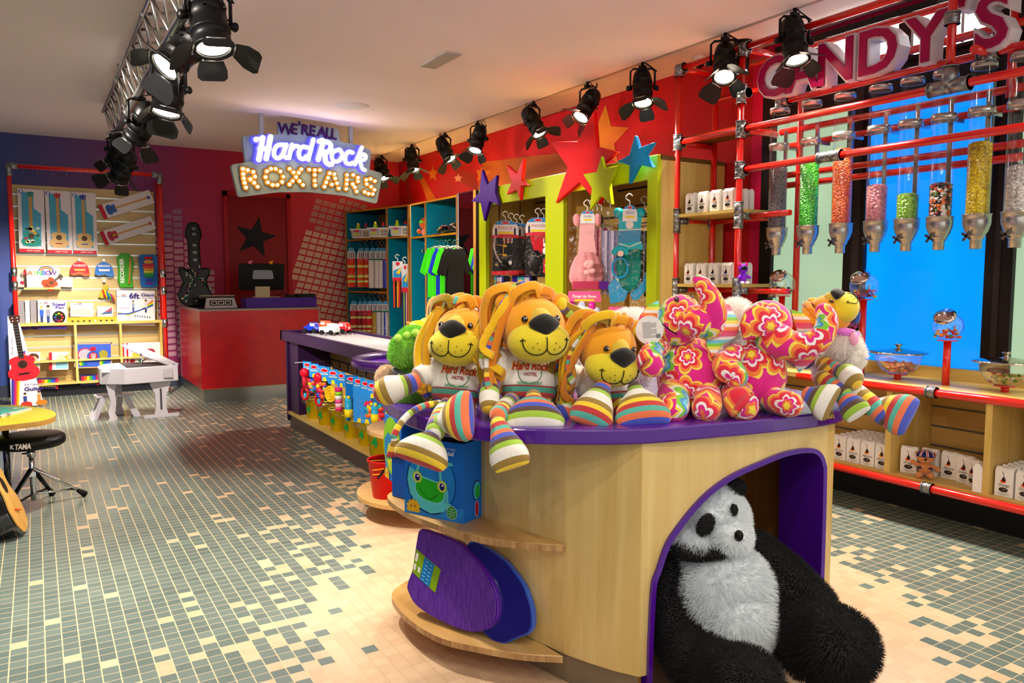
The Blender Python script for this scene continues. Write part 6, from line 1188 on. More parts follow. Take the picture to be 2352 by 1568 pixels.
def pbox(name, label, px4, Y, depth, mt, cat_='boxed toy', rz=None, side=None):
    # box whose front corners (tl,tr,br,bl in px) lie on the plane y=Y
    W_ = [wy(*p, Y) for p in px4]; c = sum(W_, Vector())/4; w_ = ((W_[1]-W_[0]).length+(W_[2]-W_[3]).length)/2; h_ = ((W_[0]-W_[3]).length+(W_[1]-W_[2]).length)/2
    u = (W_[1]-W_[0])+(W_[2]-W_[3]); t = thing(name, label, cat_, c); t.rotation_euler = (0, -math.atan2(u.z, u.x), 0); a = MB(); a.bb(-w_/2, w_/2, 0, depth, -h_/2, h_/2, mt); a.build('carton', t, bevel=.001); F = frame((0, -.0004, 0), (1, 0, 0), (0, 0, 1)); return t, F, w_, h_
GB = [((40, 433), (101, 436), (105, 581), (44, 578), '#0f8f86', '#0c7a70', 'boxed toy guitar with a teal flowered body, leftmost on the slatwall'), ((103, 437), (162, 439), (168, 583), (109, 581), '#d8b070', '#b01828', 'boxed plain wooden toy guitar with a red headstock'), ((162, 441), (218, 443), (226, 584), (170, 582), '#dcb878', '#122c98', 'boxed plain wooden toy guitar with a blue headstock')]
for k, (tl_, tr_, br_, bl_, bc, hc_, lb) in enumerate(GB):
    t, F, w_, h_ = pbox('guitar_box', lb, (tl_, tr_, br_, bl_), WY-.10, .085, M('#ddd6dc', .5)); b = MB()
    b.pp(F, [(-.36*w_, -.40*h_), (.34*w_, -.40*h_), (.36*w_, .12*h_), (.10*w_, .2*h_), (.08*w_, .46*h_), (-.36*w_, .44*h_)], M('#4aa4c8', .5), .001); b.pr(F, -.5*w_, -.5*h_, w_*.95, .055*h_, M('#c8142c', .5), .001); b.pe(F, -.38*w_, .455*h_, .09*w_, .026*h_, M('#1a4a9c', .5), .002); b.pe(F, -.38*w_, .455*h_, .055*w_, .016*h_, WHITE, .0025)
    b.text(F, 'HAPPY MUSIC', .05*w_, -.473*h_, .022, M('#f4e8e8', .5), .002, width=w_*.5); b.build('front_print', t); b = MB()
    s_ = w_*.84; gtr(b, F, -.03*w_, -.41*h_+.5*s_, s_, bc, hc_, z=.004, bridge=['#d8b070', '#b01828', '#123c98'][k], nl=.87*h_/s_-1.06); 
    if k == 0:
        rg = random.Random(2)
        for j in range(14): b.pe(F, rg.uniform(-.28, .25)*w_, rg.uniform(-.38, -.10)*h_, .018, .014, M(rg.choice(['#e8e8e0', '#a02040', '#e8a030', '#1a5a30', '#f0d040']), .4), .0062, 8)
    b.build('toy_guitar', t)
for k, (q4, lb, bc, c2) in enumerate([([(222, 467), (343, 441), (354, 461), (243, 508)], 'tilted white box with a blue toy guitar, on the slatwall', '#2a5ab0', '#2038a0'), ([(225, 529), (347, 500), (357, 521), (247, 567)], 'tilted white box with a red toy guitar, below the blue one', '#b0203c', '#d04058')]):
    t, F, w_, h_ = pbox('guitar_box', lb, q4, WY-.08, .06, M('#ddd6da', .5)); b = MB(); b.pr(F, -w_/2, -h_/2, w_*.07, h_, M('#c0142c', .5)); s_ = h_*.80; gtr(b, F, -.40*w_+.5*s_, 0, s_, bc, c2, rot=-pi/2, z=.002, nl=.86*w_/s_-1.06, hole='#d8a830' if k else '#1a6aa0'); b.build('front_print', t)
    W_ = [wy(*p, WY-.08) for p in q4]
def acc(px_, py_, label, parts, name='hanging_toy', Y=WY-.06, cat_='carded toy'):
    c = wy(px_, py_, Y); t = thing(name, label, cat_, c); F = frame((0, 0, 0), (1, 0, 0), (0, 0, 1)); parts(t, F); a = MB(); a.tube([(0, .055, .10), (0, 0, .10)], .003, CHROME, 6); a.bb(-.014, .014, -.006, -.003, .085, .115, M('#e4f0ee', .3)); a.build('peg', t); return t
def capcard(body, brim, txt, kind):
    def f(t, F):
        b = MB(); b.prism([(.09*cos(pi*k/12), -.02+.10*sin(pi*k/12)) for k in range(13)]+[(-.095, -.055), (-.05, -.05), (0, -.03), (.05, -.06), (.095, -.06)], 0, .02, M(body, .35), F); b.build('card', t)
        b = MB(); b.prism([(-.095, -.055), (-.05, -.048), (0, -.032), (.05, -.05), (.097, -.05), (.10, -.075), (.05, -.085), (0, -.060), (-.06, -.075)], .02, .03, M(brim, .35), F); b.text(F, txt, 0, .035, .03, WHITE, .022, bold=.03, width=.12); b.prism([(-.06, .0), (.06, .0), (.05, -.025), (-.05, -.025)], .02, .035, M('#c89a50', .4) if kind else M('#c4ccd4', .2, .9), F); b.build('print', t)
    return f
acc(183, 617, 'red cap-shaped kazoo card on the slatwall', capcard('#e0142c', '#f0603c', 'KAZOO', 1)); acc(239, 618, 'blue cap-shaped harmonica card on the slatwall', capcard('#2a70c8', '#3a7ac0', 'HARMONICA', 0))
def rec(t, F):
    b = MB(); P = [(-.06, -.19), (.075, -.19), (.065, -.05), (.09, .08), (.085, .15), (.04, .20), (-.04, .20), (-.085, .15), (-.075, .02), (-.085, -.1)]; b.prism(P, 0, .02, M('#3a9c1c', .35), F); b.build('card', t, bevel=.004); b = MB(); b.text(F @ Matrix.Rotation(pi/2, 4, 'Z'), 'RECORDER', 0, .035, .055, WHITE, .022, bold=.03, width=.28); b.cyl(F @ Vector((.03, -.15, .035)), F @ Vector((.055, .15, .035)), .011, M('#c89848', .4)); b.build('recorder', t)
acc(288, 622, 'green recorder card with a wooden flute on the slatwall', rec)
def xyl(t, F):
    b = MB(); b.prism(rnd([(-.09, -.19), (.09, -.19), (.10, .19), (-.10, .19)], 4, .04), 0, .02, M('#1464b4', .35), F); b.build('card', t)
    for k, c_ in enumerate(['#c01028', '#e84010', '#f0a010', '#f0e020', '#40b020', '#108a40', '#1050b0', '#2040a0', '#6a2090']): b = MB(); w2 = .06-.003*k; b.prism([(-w2, .06-k*.027), (w2, .06-k*.027), (w2, .082-k*.027), (-w2, .082-k*.027)], .02, .032, M(c_, .35), F); b.build('xylophone_bar', t)
    b = MB(); b.ell(F @ Vector((0, .105, .026)), (.055, .014, .025), M('#d8a058', .5), nu=14, nv=8); b.ell(F @ Vector((-.02, .15, .03)), (.022, .012, .018), M('#d81020', .4), nu=10, nv=6); b.ell(F @ Vector((.025, .15, .03)), (.022, .012, .018), M('#d81020', .4), nu=10, nv=6); b.build('burger_top', t)
acc(341, 622, 'blue xylophone card with rainbow bars at the right end of the slatwall', xyl)
def mar(t, F):
    rg = random.Random(5); b = MB(); b.prism([(-.07, -.08), (-.02, -.10), (.05, .04), (.0, .06)], 0, .006, M('#a8a020', .4), F); b.build('card', t); b = MB()
    for k in range(6): b.cyl(F @ Vector((-.02+.02*k, .0-.012*k, .02)), F @ Vector((.0+.02*k, -.09-.008*k, .02)), .008, M(['#c83020', '#e8c020', '#2060b0', '#30a040', '#a02878', '#d87020'][k], .4), n=8)
    b.build('instrument_bunch', t)
acc(240, 665, 'bunch of small coloured percussion sticks on a yellow card', mar)
a = MB(); p0 = wy(55, 662, WY-.20); p1 = wy(140, 662, WY-.20); a.bb(p0.x, p1.x, WY-.2, WY-.0, p0.z-.012, p0.z+.008, MAPLEX); tag(a.build('small_shelf'), 'small maple shelf clipped to the slatwall under a guitar strings box', 'shelf')
t, F, w_, h_ = pbox('guitar_strings_box', 'white box with an orange guitar print on the small maple shelf', [(61, 614), (137, 615), (138, 660), (61, 660)], WY-.17, .05, M('#e0d8d4', .5)); b = MB()
RB = ['#d81c30', '#e85a10', '#f0c010', '#30a040', '#1a5ac0', '#6a2090']
def rainbow(b, F, x, y, s, z=.0012): # arc + word
    for k, c_ in enumerate(RB): b.text(F, 'RAINBOW'[k], x+s*(-.42+k*.14), y, s*.22, M(c_, .5), z, bold=.03)
    b.text(F, 'W', x+s*.42, y, s*.22, M('#5a2080', .5), z, bold=.03)
    for k, c_ in enumerate(('#3a2a90', '#f0a010', '#d81c30')): b.pl(F, [(x+s*.22+s*(.22-.04*k)*cos(pi*j/10), y+s*.08+s*(.17-.035*k)*sin(pi*j/10)) for j in range(11)], s*.03, M(c_, .5), z)
rainbow(b, F, -.12*w_, .22*h_, .30); gtr(b, F, .22*w_, -.28*h_, .16, '#e0401c', '#3a2418', rot=-.9, z=.002, neck='#3a2418', nl=.3); b.build('front_print', t)
t, F, w_, h_ = pbox('blank_box', 'plain white side-on box behind the guitar strings box', [(137, 634), (168, 637), (166, 659), (138, 659)], WY-.11, .08, M('#d8d2d4', .5)); 
t, F, w_, h_ = pbox('accessory_box', 'beige guitar accessory box at the left end of the slatwall', [(31, 617), (60, 618), (60, 659), (31, 660)], WY-.08, .06, M('#c8b8a8', .5)); b = MB(); b.pe(F, .02, -.05, .02, .02, M('#d81c48', .5)); b.pr(F, -.06, -.08, .07, .09, WHITE, .001); b.pe(F, -.03, -.05, .02, .016, M('#d8a030', .5), .002); b.pp(F, [(.0, .02), (.03, .08), (.035, .09), (.01, .03)], M('#3a2a28', .5)); b.build('front_print', t)
def wave(b, F, w_, h_):
    for k, c_ in enumerate(['#3a2080', '#1a50b0', '#d81c60', '#e85a10', '#f0b010']): b.pp(F, [(-w_/2, -h_*(.5-.035*k)), (w_/2, -h_*(.5-.035*k)), (w_/2, -h_*(.46-.035*k)), (0, -h_*(.44-.035*k)), (-w_/2, -h_*(.38-.035*k))], M(c_, .5), .001+.0003*(5-k))
def person(b, F, x, y, s, top, hair):
    b.pe(F, x, y+s*.42, s*.09, s*.11, M('#e0b090', .5), .003); b.pp(F, [(x-s*.12, y+s*.3), (x+s*.12, y+s*.3), (x+s*.10, y-s*.1), (x-s*.10, y-s*.1)], M(top, .5), .003); b.pp(F, [(x-s*.08, y-s*.1), (x+s*.08, y-s*.1), (x+s*.07, y-s*.5), (x-s*.07, y-s*.5)], M('#2a3a70', .5), .003); b.pe(F, x, y+s*.5, s*.09, s*.07, M(hair, .5), .0035)
Bx = WY-.18
t, F, w_, h_ = pbox('steel_pan_box', 'white steel pan box with two children and a black pan printed, front one', [(86, 688), (153, 689), (154, 755), (88, 756)], Bx, .10, M('#e2d8d6', .5)); b = MB(); wave(b, F, w_, h_); person(b, F, -.10, .0, .17, '#2a5ac0', '#d8a050'); person(b, F, -.04, .0, .18, '#8a8a9a', '#2a1a14'); b.pe(F, .06, -.03, .062, .07, M('#14100c', .4), .004)
for k in range(8): b.pe(F, .06+.035*cos(k*.785), -.03+.04*sin(k*.785), .011, .010, M(RB[k % 6], .4), .005, 10)
b.text(F, 'Steel', .06, .11, .045, M('#3a2090', .5), .003, bold=.03, width=.12); b.text(F, 'Pan', .07, .075, .04, M('#3a2090', .5), .003, bold=.03, width=.08); rainbow(b, F, -.08, .12, .08); b.build('front_print', t)
for k, (q4, lb) in enumerate([([(58, 690), (68, 690), (69, 757), (58, 757)], 'grey side of a steel pan box, second from the left'), ([(36, 691), (56, 690), (57, 757), (36, 757)], 'grey side of a steel pan box at the left end of the cubby top'), ([(70, 689), (86, 689), (87, 756), (70, 756)], 'grey side of a steel pan box right behind the front one')]):
    t, F, w_, h_ = pbox('steel_pan_box', lb, q4, Bx+.03+.01*k, .12, M('#8a858c' if k != 0 else '#e0d8d4', .5)); b = MB(); wave(b, F, w_, h_); b.build('front_print', t)
t = thing('peg_stand', 'yellow wooden base with a row of eight small black pegs', 'display base', (0, 0, 0)); p0, p1 = wy(154, 752, Bx), wy(270, 752, Bx); a = MB(); zt = wy(200, 728, Bx).z; a.prism([(p0.x, .816), (p1.x, .816), (p1.x, zt), (p0.x, zt)], -.05, .06, M('#d8a030', .4), frame((0, Bx+.06, 0), (1, 0, 0), (0, 0, 1))); a.build('base', t)
for k in range(8): a = MB(); x_ = p0.x+(p1.x-p0.x)*(.11+.112*k); a.ell((x_, Bx-.004, zt-.045), (.010, .008, .012), BLACK if k != 4 else WHITE, nu=10, nv=6); a.build('peg', t)
t, F, w_, h_ = pbox('sheet_pack', 'white flat pack with a pale green print standing on the yellow base', [(161, 695), (214, 696), (215, 727), (162, 727)], Bx+.06, .02, M('#d4d8dc', .4)); b = MB(); rainbow(b, F, -.04, .06, .08); b.pr(F, -w_*.46, -h_*.4, w_*.9, h_*.5, M('#a8bcae', .3)); b.build('front_print', t)
t, F, w_, h_ = pbox('sheet_pack', 'small pack with a photo print at the right of the yellow base', [(223, 703), (259, 704), (259, 727), (223, 727)], Bx+.05, .02, M('#dcd4d0', .5)); b = MB(); b.pp(F, [(-w_*.3, -h_*.3), (w_*.45, -h_*.2), (w_*.45, h_*.3), (w_*.1, h_*.1)], M('#3a5a80', .5)); b.pp(F, [(0, -h_*.1), (w_*.45, h_*.1), (w_*.45, h_*.45), (w_*.2, h_*.2)], M('#a04050', .5), .002); b.build('front_print', t)
t, F, w_, h_ = pbox('piano_mat_box', 'big white giant piano mat box with jumping children printed', [(266, 666), (355, 668), (357, 747), (271, 748)], Bx, .12, M('#e2dadc', .5)); b = MB(); 
for k, c_ in enumerate(['#e0202c', '#f0a010', '#f4d020', '#3aa040', '#2040a0']): b.pl(F, [(-w_*.48, -.05-.004*k), (-.08, -.08+.004*k), (.05, -.02), (w_*.45, .09-.014*k)], .014, M(c_, .5), .001+.0003*k)
b.text(F, '6ft', -.02, .135, .085, M('#2a1a6a', .5), .003, bold=.04, width=.11); b.text(F, 'Giant', .12, .15, .05, M('#2a1a6a', .5), .003, bold=.03, width=.14); b.text(F, 'Piano Mat', .12, .115, .022, M('#2a1a6a', .5), .003, width=.12); rainbow(b, F, -.15, .13, .10)
person(b, F, .10, .02, .14, '#c8c8d0', '#2a1a14'); person(b, F, -.03, .02, .12, '#8a98a8', '#3a2a1a'); b.pp(F, [(-.06, -.10), (.16, -.13), (.17, -.10), (-.02, -.07)], WHITE, .004)
for k in range(7): b.pr(F, -.02+.026*k, -.10-.003*k, .010, .022, BLACK, .005)
b.text(F, 'Play By Colour', -.12, .0, .022, M('#2a1a6a', .5), .003, shear=.3, width=.11); b.build('front_print', t)
C_Y = CY+.05
for q4, lb, fn in [([(61, 808), (92, 810), (92, 851), (61, 852)], 'small boxed toy with a girl photo in the left cubby', 0), ([(112, 809), (156, 809), (158, 848), (113, 850)], 'boxed toy with a baby photo and a red side in the left cubby', 1)]:
    t, F, w_, h_ = pbox('baby_toy_box', lb, q4, C_Y, .08, M('#e4dcdc', .5)); b = MB()
    if fn: b.pr(F, -w_/2, -h_/2, w_*.16, h_, M('#c81c30', .5)); b.pp(F, [(-.03, -h_*.42), (.09, -h_*.42), (.07, 0), (-.02, 0)], M('#8ac0d8', .5)); b.pe(F, .02, .03, .04, .045, M('#e8bca0', .5), .002); b.pp(F, [(.05, .05), (.09, .07), (.09, 0)], M('#e8a030', .5), .002)
    else: b.pe(F, 0, .05, .05, .04, M('#5a2a1c', .5)); b.pe(F, 0, .02, .04, .04, M('#e0a888', .5), .002); b.pr(F, -.05, -.09, .1, .06, M('#9ac070', .5)); b.pr(F, -w_*.5, -h_*.5, w_*.3, h_*.2, M('#d04080', .5), .002)
    b.build('front_print', t)
t, F, w_, h_ = pbox('band_set_box', 'clear-front toy band set with a round red badge in the middle cubby', [(169, 788), (257, 787), (258, 843), (171, 846)], C_Y-.02, .09, M('#3a5ac0', .35)); b = MB(); b.pe(F, -.08, .01, .075, .075, M('#d01c48', .4)); b.pe(F, -.08, .01, .064, .064, M('#a8a0b0', .4), .002); b.pe(F, .0, -.01, .062, .06, M('#1a50b0', .4), .003); b.pe(F, .0, -.01, .045, .045, M('#c01430', .4), .004)
for k, w__ in enumerate(('CLAP', 'CLANG', 'TAP')): b.text(F, w__, 0, .012-.02*k, .022, WHITE, .005, bold=.02, width=[.045, .055, .035][k])
b.pe(F, 0, .075, .03, .022, M('#c01430', .4), .004); b.pe(F, .10, .01, .045, .05, M('#b8b048', .3, .6), .003)
for x_ in (-.10, .10): 
    for k, c_ in enumerate(['#f0d020', '#2a9a40', '#1a50b0']): b.pe(F, x_+(k-1)*.022, -.085, .018, .026, M(c_, .35), .003+.0004*k)
b.pr(F, -w_/2, -h_/2, w_, .012, M('#c8a070', .5)); b.pr(F, -w_/2, h_/2-.012, w_, .012, M('#c8a070', .5)); b.pr(F, -w_/2, -h_/2, .012, h_, M('#c8a070', .5)); b.pr(F, w_/2-.012, -h_/2, .012, h_, M('#c8a070', .5)); b.build('front_print', t)
t, F, w_, h_ = pbox('wooden_toy_box', 'boxed wooden toys with red stripes behind the toy piano lid', [(277, 788), (368, 786), (369, 838), (278, 843)], C_Y, .08, M('#d8d0d4', .5)); b = MB(); b.pr(F, -w_*.46, -h_*.5, .02, h_, M('#c01c30', .5)); b.pr(F, -w_*.36, -h_*.5, .02, h_, M('#c01c30', .5)); b.pe(F, -.04, 0, .05, .04, M('#d8a830', .5)); b.pe(F, -.09, -.07, .03, .02, M('#a02020', .5)); b.pe(F, -.0, -.07, .03, .02, M('#208040', .5)); b.pe(F, .10, .03, .05, .035, M('#a02838', .5)); b.build('front_print', t)
for k, (q4, lb) in enumerate([([(84, 868), (134, 870), (134, 892), (86, 894)], 'small rainbow toy piano in the lower left cubby'), ([(184, 862), (226, 860), (228, 884), (186, 886)], 'small rainbow toy piano in the lower middle cubby')]):
    t, F, w_, h_ = pbox('toy_xylophone', lb, q4, C_Y-.01, .09, M('#2a2a60', .4), 'toy instrument'); b = MB()
    for j in range(6): b.pr(F, -w_*.45+j*w_*.15, -h_*.1, w_*.14, h_*.5, M(RB[j], .4), .002); b.pe(F, -w_*.38+j*w_*.15, -h_*.25, .014, .008, M('#f0d020', .4), .003, 10)
    b.pr(F, w_*.38, -h_*.5, w_*.12, h_, M('#c01c40', .4), .003); b.build('key_row', t)
# big classical guitar carton in front
t = thing('classical_guitar_box', 'tall tapered white 3/4 classical guitar carton with a red guitar, left of the wall', 'guitar box'); gz = 9.12; Wq = [wy(x, y, gz) for x, y in [(17, 727), (40, 727), (102, 931), (26, 932)]]; c = Vector((Wq[3].x, gz, 0)); t.location = c
pq = [(w_.x-c.x, max(0, w_.z)) for w_ in Wq]; a = MB(); F = frame((0, 0, 0), (1, 0, 0), (0, 0, 1)); a.prism(pq, -.10, 0, M('#e0d8d8', .5), F, side=M('#a8a8b8', .4)); a.build('carton', t)
b = MB(); H_ = pq[0][1]; F = frame((0, -.0005, 0), (1, 0, 0), (0, 0, 1))
for k, c_ in enumerate(['#1a3a90', '#6a2080', '#c81c60', '#e85a10', '#f0a818']): b.pl(F, [(.01+.012*k, .02), (.02+.014*k, H_*.30), (.07+.010*k, H_*.55), (.14, H_*.62-.012*k)], .016, M(c_, .5), .001+.0002*k)
G = F @ Matrix.Translation((.115, H_*.46, 0)) @ Matrix.Rotation(.10, 4, 'Z'); gtr(b, G, 0, 0, .30, '#c81c28', '#3a1a14', neck='#1c1414', z=.004, nl=1.15, hole='#2a1410', bridge='#1a1010')
b.text(F, '3/4 Classical', .20, H_*.25, .03, M('#2a1a6a', .5), .006, width=.16); b.text(F, 'Guitar', .20, H_*.20, .055, M('#2a1a6a', .5), .006, bold=.03, width=.17); b.text(F @ Matrix.Rotation(pi/2, 4, 'Z'), 'Play By Colour', H_*.68, -.035, .028, M('#5a5a80', .5), .004, width=.17)
person(b, F, .12, .07, .14, '#2a3a80', '#1a1010'); person(b, F, .24, .08, .14, '#d08040', '#3a1a10'); b.pe(F, .13, .03, .05, .03, M('#b03020', .5), .006); b.pe(F, .26, .04, .05, .028, M('#c87020', .5), .006); b.build('front_print', t)
# ---------------------------------------------------------------- white toy piano and bench
pb = az(300, 962, 0); t = thing('toy_piano', 'white toy grand piano with raised lid before the guitar wall', 'toy piano', (.74, 7.95, 0)); WP = M('#cdc8d2', .35); r0 = t.location
def lp(x, y, Y): p = ay(x, y, Y); return Vector((p.x-r0.x, p.y-r0.y, p.z))
z_t = ay(300, 843, 7.8).z; z_b = ay(300, 880, 7.8).z
xL, xM, xR = ay(230, 860, 7.75).x-r0.x, ay(286, 860, 7.75).x-r0.x, ay(410, 860, 7.75).x-r0.x
a = MB(); Fp = Matrix.Identity(4); a.prism([(xL, .12), (xL, -.10), (xM, -.24), (xR, -.18), (xR+.02, .0), (xR-.10, .20), (xM, .32), (xL+.05, .26)], z_b, z_t, WP, Fp); a.build('case', t, bevel=.006)
a = MB(); a.prism([(xM+.02, -.20), (xR-.02, -.15), (xR-.01, .0), (xR-.11, .17), (xM, .28)], z_t, z_t+.004, M('#3a3438', .5)); a.build('soundboard', t)
lid = [(274, 790, 8.16), (300, 792, 8.15), (340, 806, 8.12), (380, 822, 8.02), (412, 833, 7.9), (413, 840, 7.85), (395, 838, 7.85), (350, 828, 8.0), (300, 812, 8.14), (278, 800, 8.18)]
P = [lp(x, y, Y) for x, y, Y in lid]; a = MB(); A1 = [Vector((xL+.22, .30, z_t+.26)), Vector((xM+.18, .34, z_t+.25)), Vector((xR-.02, .12, z_t+.10)), Vector((xR+.03, -.02, z_t+.02)), Vector((xR-.04, -.10, z_t+.015)), Vector((xM+.16, .08, z_t+.13)), Vector((xL+.28, .14, z_t+.22))]
A1 = [lp(277, 793, 8.2), lp(300, 792, 8.2), lp(345, 806, 8.15), lp(385, 824, 8.0), lp(411, 836, 7.88), lp(404, 841, 7.78), lp(375, 834, 7.80), lp(335, 820, 7.90), lp(300, 805, 8.05)]
N_ = Vector((-.2, -.3, 1)).normalized(); a.face([a.vert(p+N_*.006) for p in A1[::-1]], WP); a.face([a.vert(p-N_*.006) for p in A1], WP); n = len(A1)
for i in range(n): a.poly([A1[i]+N_*.006, A1[(i+1) % n]+N_*.006, A1[(i+1) % n]-N_*.006, A1[i]-N_*.006], WP)
a.build('lid', t); a = MB(); a.tube([lp(324, 812, 7.95), lp(325, 830, 7.92), lp(323, 848, 7.90)], .009, M('#b8b8bc', .2, 1), 8); a.ell(lp(328, 826, 7.92), (.016,)*3, CHROME, nu=10, nv=6); a.build('lid_prop', t)
a = MB(); a.bb(xL+.02, xL+.2, -.16, .16, z_t-.035, z_t-.028, WHITE); a.build('keyboard', t)
LG = [(-.035, 0), (-.02, .03), (-.03, .08), (-.01, .2), (-.03, .32), (-.04, .38), (.04, .38), (.025, .3), (.03, .16), (.02, .08), (.035, .03), (.035, 0)]
for (x_, y_) in ((xL+.09, -.10), (xM-.02, .24)):
    a = MB(); s_ = z_b/.38; a.prism([(u*1.1, v*s_) for u, v in LG], -.018, .018, WP, frame((x_, y_, 0), (1, 0, 0), (0, 0, 1))); a.build('leg', t)
a = MB(); s_ = z_b/.38; F = frame((xR-.15, -.12, 0), (1, 0, 0), (0, 0, 1)); a.prism([(-.06, .02), (-.045, .10*s_), (-.05, .25*s_), (-.09, .36*s_), (-.09, z_b), (.09, z_b), (.09, .36*s_), (.05, .25*s_), (.045, .10*s_), (.06, .02)], -.02, .02, WP, F); a.pr(F, -.009, .07, .018, .2, M('#4a4a50', .5), .0205); a.box((xR-.15, -.12, .012), (.30, .05, .024), WP); a.build('pedestal', t)
a = MB(); F = frame((0, 0, 0), (1, -.0, 0), (0, 0, 1)); a.bb(xR-.13, xR-.05, -.212, -.205, z_b+.04, z_b+.12, M('#bcb4bc', .5)); a.build('control_plate', t)
t = thing('toy_bench', 'small white bench tucked at the toy piano', 'bench', (.585, 8.02, 0)); zb_ = ay(260, 908, 8.0).z; a = MB(); a.box((.0, .02, zb_), (.32, .16, .02), WP, Matrix.Rotation(.06, 3, 'Z')); a.build('seat', t, bevel=.003)
for sx in (-1, 1):
    for sy in (-.05, .09): a = MB(); a.prism([(sx*.12, zb_-.01), (sx*.07, zb_-.01), (sx*.10, .12), (sx*.13, .05), (sx*.15, 0), (sx*.21, 0), (sx*.20, .04), (sx*.16, .10)], -.012, .012, WP, frame((0, sy, 0), (1, 0, 0), (0, 0, 1))); a.build('leg', t)
# ================================================================== COSTUMES AND GOODS IN THE CABINETS
CEL = cellophane(); HK = M('#e4e0dc', .3); VQ = (_r.x, _r.y)
def vframe(p, turn=0.0): u = Vector((cos(turn-YAW), sin(turn-YAW), 0)); return frame(p, u, (0, 0, 1)), (turn-YAW)
def costume(label, px_, top, bot, wpx, d, head, build, grp=None, turn=0.0, name='costume', hookcol=None):
    # px_, top, bot: middle column, header top and bag bottom in the photograph, d: forward distance of the real thing
    p = ad(px_, top, d); k = d/1770; W = wpx*k; H = (bot-top)*k; t = thing(name, label, 'costume', p, turn-YAW, grp); F = frame((0, 0, 0), (1, 0, 0), (0, 0, 1))
    a = MB(); a.tube(cat([(0, 0, -.01), (0, 0, .03), (-.022, 0, .045), (-.024, 0, .065), (0, 0, .082), (.022, 0, .066)], 4), .0045, hookcol or HK, 8); a.build('hanger_hook', t)
    build(t, F, W, H); return t, W, H
def header(t, F, W, hh, txt, c1='#3a8ad0', kids=True, tc='#c82838'):
    b = MB(); P = [(-.5*W, -hh), (-.5*W, -hh*.55), (-.44*W, -hh*.25), (-.30*W, -hh*.06), (-.12*W, 0), (.12*W, 0), (.30*W, -hh*.06), (.44*W, -hh*.25), (.5*W, -hh*.55), (.5*W, -hh)]; b.prism(P, .018, .021, M('#e8e6ea', .35), F)
    b.pp(F, [(x*.97, y*.97-.001) for x, y in P[2:8]], M(c1, .35), .0225); b.pe(F, 0, -hh*.14, W*.16, hh*.09, M('#e8e8ec', .4), .0230); b.pe(F, 0, -hh*.14, W*.14, hh*.07, M('#d0182c', .4), .0234)
    b.text(F, txt, 0, -hh*.46, hh*.24, WHITE, .0236, bold=.06, width=W*.56); b.text(F, txt, 0, -hh*.46, hh*.235, M(tc, .5), .0242, bold=-.005, width=W*.54); b.pp(F, [(-.3*W, -hh*.78), (.3*W, -hh*.78), (.28*W, -hh*.66), (-.28*W, -hh*.66)], M('#f0d418', .4), .0238)
    if kids:
        b.pp(F, [(-.5*W, -hh), (.5*W, -hh), (.5*W, -hh*.86), (.2*W, -hh*.80), (-.2*W, -hh*.80), (-.5*W, -hh*.86)], M('#d81c30', .4), .0230)
        for sx in (-1, 1): b.pe(F, sx*.36*W, -hh*.40, .03*W, .045*hh, M('#d8a888', .5), .0240, 10); b.pp(F, [(sx*.36*W-.04*W, -hh*.84), (sx*.36*W+.04*W, -hh*.84), (sx*.36*W+.035*W, -hh*.46), (sx*.36*W-.035*W, -hh*.46)], M('#2a2430', .5), .0240)
    b.build('header_card', t)
def bagm(t, F, W, H, y0): b = MB(); b.ell((0, -.012, -(y0+H)/2), (W*.56, .045, (H-y0)*.54), CEL, nu=18, nv=12, fn=lambda v: Vector((max(-W*.54, min(W*.54, v.x*1.25)), v.y, max(-(H-y0)*.5, min((H-y0)*.5, v.z*1.2))))); b.build('clear_bag', t)
BLKC = M('#120f10', .35); REDC = M('#c00c24', .35); GLD = M('#d8a820', .35)
def pirate(t, F, W, H):
    hh = H*.32; header(t, F, W, hh, 'PIRATE'); b = MB(); b.prism([(-.46*W, -hh), (.46*W, -hh), (.50*W, -H*.97), (-.52*W, -H*.97)], -.02, .012, BLKC, F); b.prism([(-.52*W, -H), (.50*W, -H), (.50*W, -H*.92), (-.52*W, -H*.94)], -.018, .014, REDC, F)
    for k in range(5): b.pp(F, [(-.08*W+k*.08*W, -hh), (-.04*W+k*.08*W, -hh), (-.02*W+k*.07*W, -H*.42), (-.06*W+k*.07*W, -H*.42)], REDC if k % 2 else WHITE, .013)
    for y in (.45, .62, .82): b.pl(F, [(-.40*W, -H*y), (.05*W, -H*(y+.02))], .006, GLD, .014); b.pe(F, -.02*W, -H*(y+.02), .02, .012, GLD, .015, 10)
    b.pl(F, [(-.05*W, -hh-.02), (-.10*W, -H*.66)], .006, GLD, .014); b.pe(F, .18*W, -H*.78, .016, .02, WHITE, .015, 10); b.build('pirate_vest', t)
    b = MB(); b.tube(cat([(-.38*W, -.03, -hh*1.02), (-.42*W, -.03, -H*.5), (-.30*W, -.03, -H*.68), (-.12*W, -.03, -H*.80)], 5), .02, M('#a8a098', .4), 8, flat=.5); b.ell((-.05*W, -.035, -H*.84), (.05, .025, .04), BLKC, nu=12, nv=8); b.build('foam_sword', t); bagm(t, F, W, H, hh*.8)
